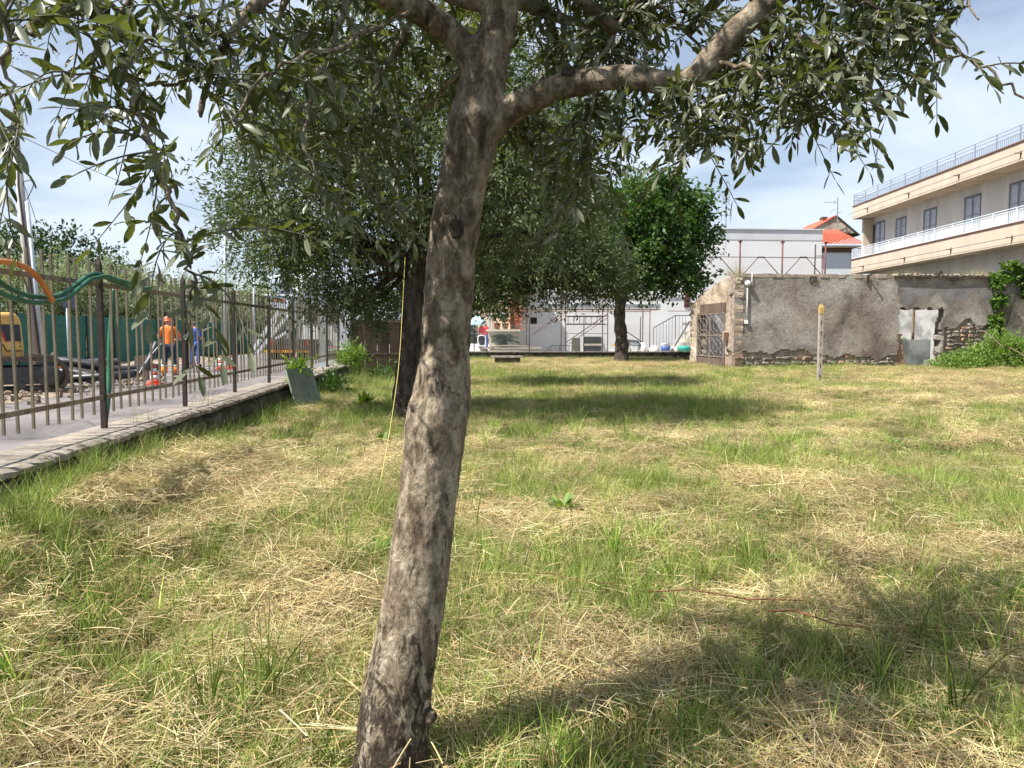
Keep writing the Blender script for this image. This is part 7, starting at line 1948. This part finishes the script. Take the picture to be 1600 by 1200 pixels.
# ------------------------------------------------------------------ mixer truck
def truck():
    d = 37.0
    X = lambda px, yy=d: V(px, 540, yy).x
    Z = lambda py, yy=d: V(440, py, yy).z
    t = thing('concrete_mixer_truck', 'white concrete mixer truck seen from behind with its chute folded down', 'truck', (X(450), d, .06))
    xl, xr = X(412), X(486); xc = (xl + xr) / 2
    # chassis and rear bumper bar with chevrons
    m = MB(); m.box((xc - .5, d + .3, .7), (xc + .5, d + 8, 1.0)); m.obj('chassis', M['chassis'], t)
    w = (xr - xl) / 14
    for i in range(14): 
        m = MB(); m.box((xl + i * w + .004, d, Z(551)), (xl + (i + 1) * w - .004, d + .06, Z(547))); m.obj('bumper_segment', M['yellow' if i % 2 == 0 else 'orange_cloth'], t)
    for sx in (xl + .12, xr - .47, xl + .5, xr - .85):
        for yy in (d + .9, d + 2.3):
            Mx = Matrix.Translation((sx, yy, .56)) @ Matrix.Rotation(math.pi / 2, 4, 'Y')
            wh = MB().lathe([(.3, 0), (.5, .0), (.5, .3), (.3, .3)], 18, M=Mx).obj('wheel', M['black'], t, True)
    for a, b in ((421, 427), (476, 482)):
        m = MB(); m.box((X(a), d - .03, Z(540)), (X(b), d, Z(532))); m.obj('tail_light', M['red_light'], t)
    m = MB(); m.box((xl, d + .07, Z(546)), (xr, d + .5, Z(530))); m.obj('rear_frame', M['chassis'], t)
    # ladder frame and drum supports
    for a, b in (((415, 546), (436, 482)), ((470, 546), (462, 482)), ((430, 530), (480, 500)), ((450, 545), (452, 490))):
        m = MB(); m.bar(V(*a, d + .3), V(*b, d + .3), .14); m.obj('drum_support', M['truck_white'], t)
    # drum: lathe tilted backwards
    Mx = Matrix.Translation((xc + .05, d + 1.2, 3.05)) @ Matrix.Rotation(R(-74), 4, 'X')
    MB().lathe([(.55, -.3), (.75, 0), (1.18, 1.8), (1.2, 3.4), (.9, 5.0), (.5, 5.6)], 24, M=Mx).obj('drum', M['truck_white'], t, True)
    # hopper
    hz0, hz1 = Z(484), Z(463)
    m = MB(); c = V(440, 470, d - .1)
    a = [(X(421), hz1), (X(464), hz1), (X(452), hz0), (X(434), hz0)]
    vs = [(x, d - .5, z) for x, z in a] + [(x, d + .5, z) for x, z in a]
    m.add(vs, [(0, 3, 2, 1), (4, 5, 6, 7), (0, 1, 5, 4), (1, 2, 6, 5), (2, 3, 7, 6), (3, 0, 4, 7)]); m.obj('hopper', M['truck_blue'], t)
    m = MB(); m.box((X(436), d - .52, Z(472)), (X(451), d - .503, Z(468))); m.obj('label_plate', M['red_trim'], t)
    m = MB(); m.box((X(421), d - .55, hz1), (X(466), d + .5, hz1 + .08)); m.obj('hopper_rim', M['truck_white'], t)
    MB().lathe([(.3, 0), (.62, .45), (.66, .8), (.4, 1.0)], 16, loc=(X(443), d, Z(461))).obj('charging_funnel', M['truck_blue'], t, True)
    # chute: two channel pieces going down left
    for (a, b, w_) in (((396, 547), (432, 492), .22), ((402, 553), (452, 491), .3)):
        p0, p1 = V(*a, d - .7), V(*b, d - .5)
        dd = (p1 - p0).normalized(); sd = Vector((0, 1, 0)); up = dd.cross(sd).normalized()
        m = MB(); m.bar(p0, p1, w_, .04); m.bar(p0 + sd * w_ / 2, p1 + sd * w_ / 2, .03, .16); m.bar(p0 - sd * w_ / 2, p1 - sd * w_ / 2, .03, .16); m.obj('chute', M['truck_white'], t)
    # cab
    m = MB(); m.box((xl + .05, d + 6.6, .6), (xr - .05, d + 8.6, 3.1), taper=.05); cb = m.obj('cab', M['truck_white'], t)
    m = MB(); m.box((xl + .2, d + 6.59, 1.9), (xr - .2, d + 6.597, 2.8)); m.obj('rear_window', M['glass'], cb)
    m = MB(); m.box((xr - .5, d + .1, Z(535)), (xr - .05, d + .25, Z(532))); m.obj('lamp_bar', M['orange_cloth'], t)
    for a, b in (((404, 470), (411, 482)),):
        m = MB(); m.box((X(a[0]), d, Z(b[1])), (X(b[0]), d + .2, Z(a[1]))); m.obj('control_box', M['chassis'], t)
truck()

# ------------------------------------------------------------------ garden side details
# rusty sheet gate beyond the wall end
def sheet_gate():
    d = 22.6
    t = thing('rusty_sheet_gate', 'brown rusted sheet-metal gate in the shade at the end of the fence', 'gate', tuple(V(585, 580, d)))
    a, b = V(551, 583, d), V(628, 583, d + .6); top = V(580, 500, d).z
    n = (b - a).cross(Vector((0, 0, 1))).normalized()
    for i in range(4):
        p, q = a.lerp(b, i / 4 + .004), a.lerp(b, (i + 1) / 4 - .004)
        vs = [Vector((p.x, p.y, 0)), Vector((q.x, q.y, 0)), Vector((q.x, q.y, top)), Vector((p.x, p.y, top))]; vs += [v_ - n * .02 for v_ in vs]
        MB().add(vs, [(0, 1, 2, 3), (7, 6, 5, 4), (0, 4, 5, 1), (1, 5, 6, 2), (2, 6, 7, 3), (3, 7, 4, 0)]).obj('sheet_panel', M['rust_sheet'], t)
    for z in (.1, V(580, 553, d).z, top - .05): MB().bar(Vector((a.x, a.y, z)) + n * .03, Vector((b.x, b.y, z)) + n * .03, .05).obj('rail', M['rail'], t)
    MB().bar(Vector((a.x, a.y, 0)), Vector((a.x, a.y, top + .1)), .1).obj('post', M['post'], t); MB().bar(Vector((b.x, b.y, 0)), Vector((b.x, b.y, top + .1)), .1).obj('post', M['post'], t)
sheet_gate()
# grey-green board leaning on the low wall
def lean_board():
    y = 12.5; p = [V(455, 640, 12.4), V(496, 618, 13.5), V(487, 574, 13.7), V(447, 577, 12.6)]
    p[0].z = 0.02; p[1].z = .02
    dx = Vector((-.12, 0, 0))
    p = [p[0] + Vector((.12, 0, 0)), p[1] + Vector((.12, 0, 0)), p[2], p[3]]
    n = (p[1] - p[0]).cross(p[3] - p[0]).normalized() * .025
    vs = p + [q - n for q in p]
    m = MB().add(vs, [(0, 1, 2, 3), (7, 6, 5, 4), (0, 4, 5, 1), (1, 5, 6, 2), (2, 6, 7, 3), (3, 7, 4, 0)]); simple('leaning_board', 'grey-green board leaning against the low wall near the fence end', 'board', m, M['slab_green'])
lean_board()
def bush(px, py, d, r, lb, seed, m='weed_leaf', n=120, leaf=.08):
    p = V(px, py, d); leafy('shrub', lb, 'shrub', [(p.x, p.y, max(.2, p.z), r, r, r * .9)], n, 14, leaf, .35, M[m], seed, spread=.18, upright=.4, shell=.3)
bush(466, 578, 13.4, .16, 'grassy green plant sprouting above the leaning board', 51, n=26, leaf=.12)
bush(548, 560, 20.4, .45, 'green climber beside the rusty sheet gate', 52, n=160)
bush(520, 606, 15.5, .4, 'dark green plant at the foot of the wall right of the leaning board', 53, 'green_leaf', 90)
bush(605, 590, 20, .5, 'shaded undergrowth before the rusty sheet gate', 54, 'green_leaf', 120)
# dry weed sprigs on the wall cap
for k, (px, lb) in enumerate(((220, 'thin dry reddish sprig on the wall cap by the nearest post'), (315, 'grey-green sprig on the wall cap beyond the second post'))):
    rng = np.random.default_rng(60 + k); v, f = blades(26, .12, .15, .42, .003, .005, .45, rng, 4)
    c = PF(px, 640 if k else 655, .1); c.z = .53
    o = np_obj('cap_weed', v + np.array(c), f, M['stubble']); tag(o, lb, 'weed')

# ------------------------------------------------------------------ distant trees
bg_blobs = [
    ('oak_tree', 'dark green tree crown at the far left behind the fence', [(-38, 62, 6.3, 6, 5, 3.6), (-34.5, 62, 5.0, 4, 4, 3), (-42, 62, 7, 5, 4, 3.2)], 'dark_leaf', .4, 420),
]
for i, (px, d, top, w) in enumerate(((20, 40, 402, 3.2), (95, 42, 398, 3.4), (165, 43, 412, 3.0), (235, 46, 425, 3.2), (300, 50, 430, 3.4), (365, 54, 440, 3.4), (430, 60, 448, 3.8), (-70, 40, 395, 3.2))):
    c = V(px, top, d); cz = (c.z + 1.2) / 2
    bg_blobs.append(('olive_tree', ['pale grey-green olive %s behind the green net fence' % s for s in ('right of the leaning pole foot', 'above the nearest fence post', 'left of the orange worker', 'above the orange worker', 'above the blue overalls', 'behind the slim pale poles', 'left of the mixer truck drum', 'at the very left edge')][i],
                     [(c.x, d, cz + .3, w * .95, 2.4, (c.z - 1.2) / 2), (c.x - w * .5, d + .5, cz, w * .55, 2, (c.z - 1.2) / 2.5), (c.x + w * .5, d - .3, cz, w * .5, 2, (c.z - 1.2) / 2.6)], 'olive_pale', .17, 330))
for i, (x, d, z, r) in enumerate(((-14, 85, 3.5, 6), (-5, 90, 3.5, 6), (4, 95, 3.5, 5.5))):
    bg_blobs.append(('broadleaf_tree', ('distant green tree down the road', 'distant green tree hidden behind the trunks', 'distant green tree behind the brick terrace')[i], [(x, d, z, r, 4, 3.6)], 'dark_leaf', .4, 300))
for i, (nm, lb, bl, mm, lf, n) in enumerate(bg_blobs):
    c = bl[0]
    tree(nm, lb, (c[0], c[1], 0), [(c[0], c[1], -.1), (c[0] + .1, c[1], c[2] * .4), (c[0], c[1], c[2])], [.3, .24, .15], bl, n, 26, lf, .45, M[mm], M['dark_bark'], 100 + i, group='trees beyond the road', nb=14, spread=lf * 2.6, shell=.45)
print('done building', len(bpy.data.objects))
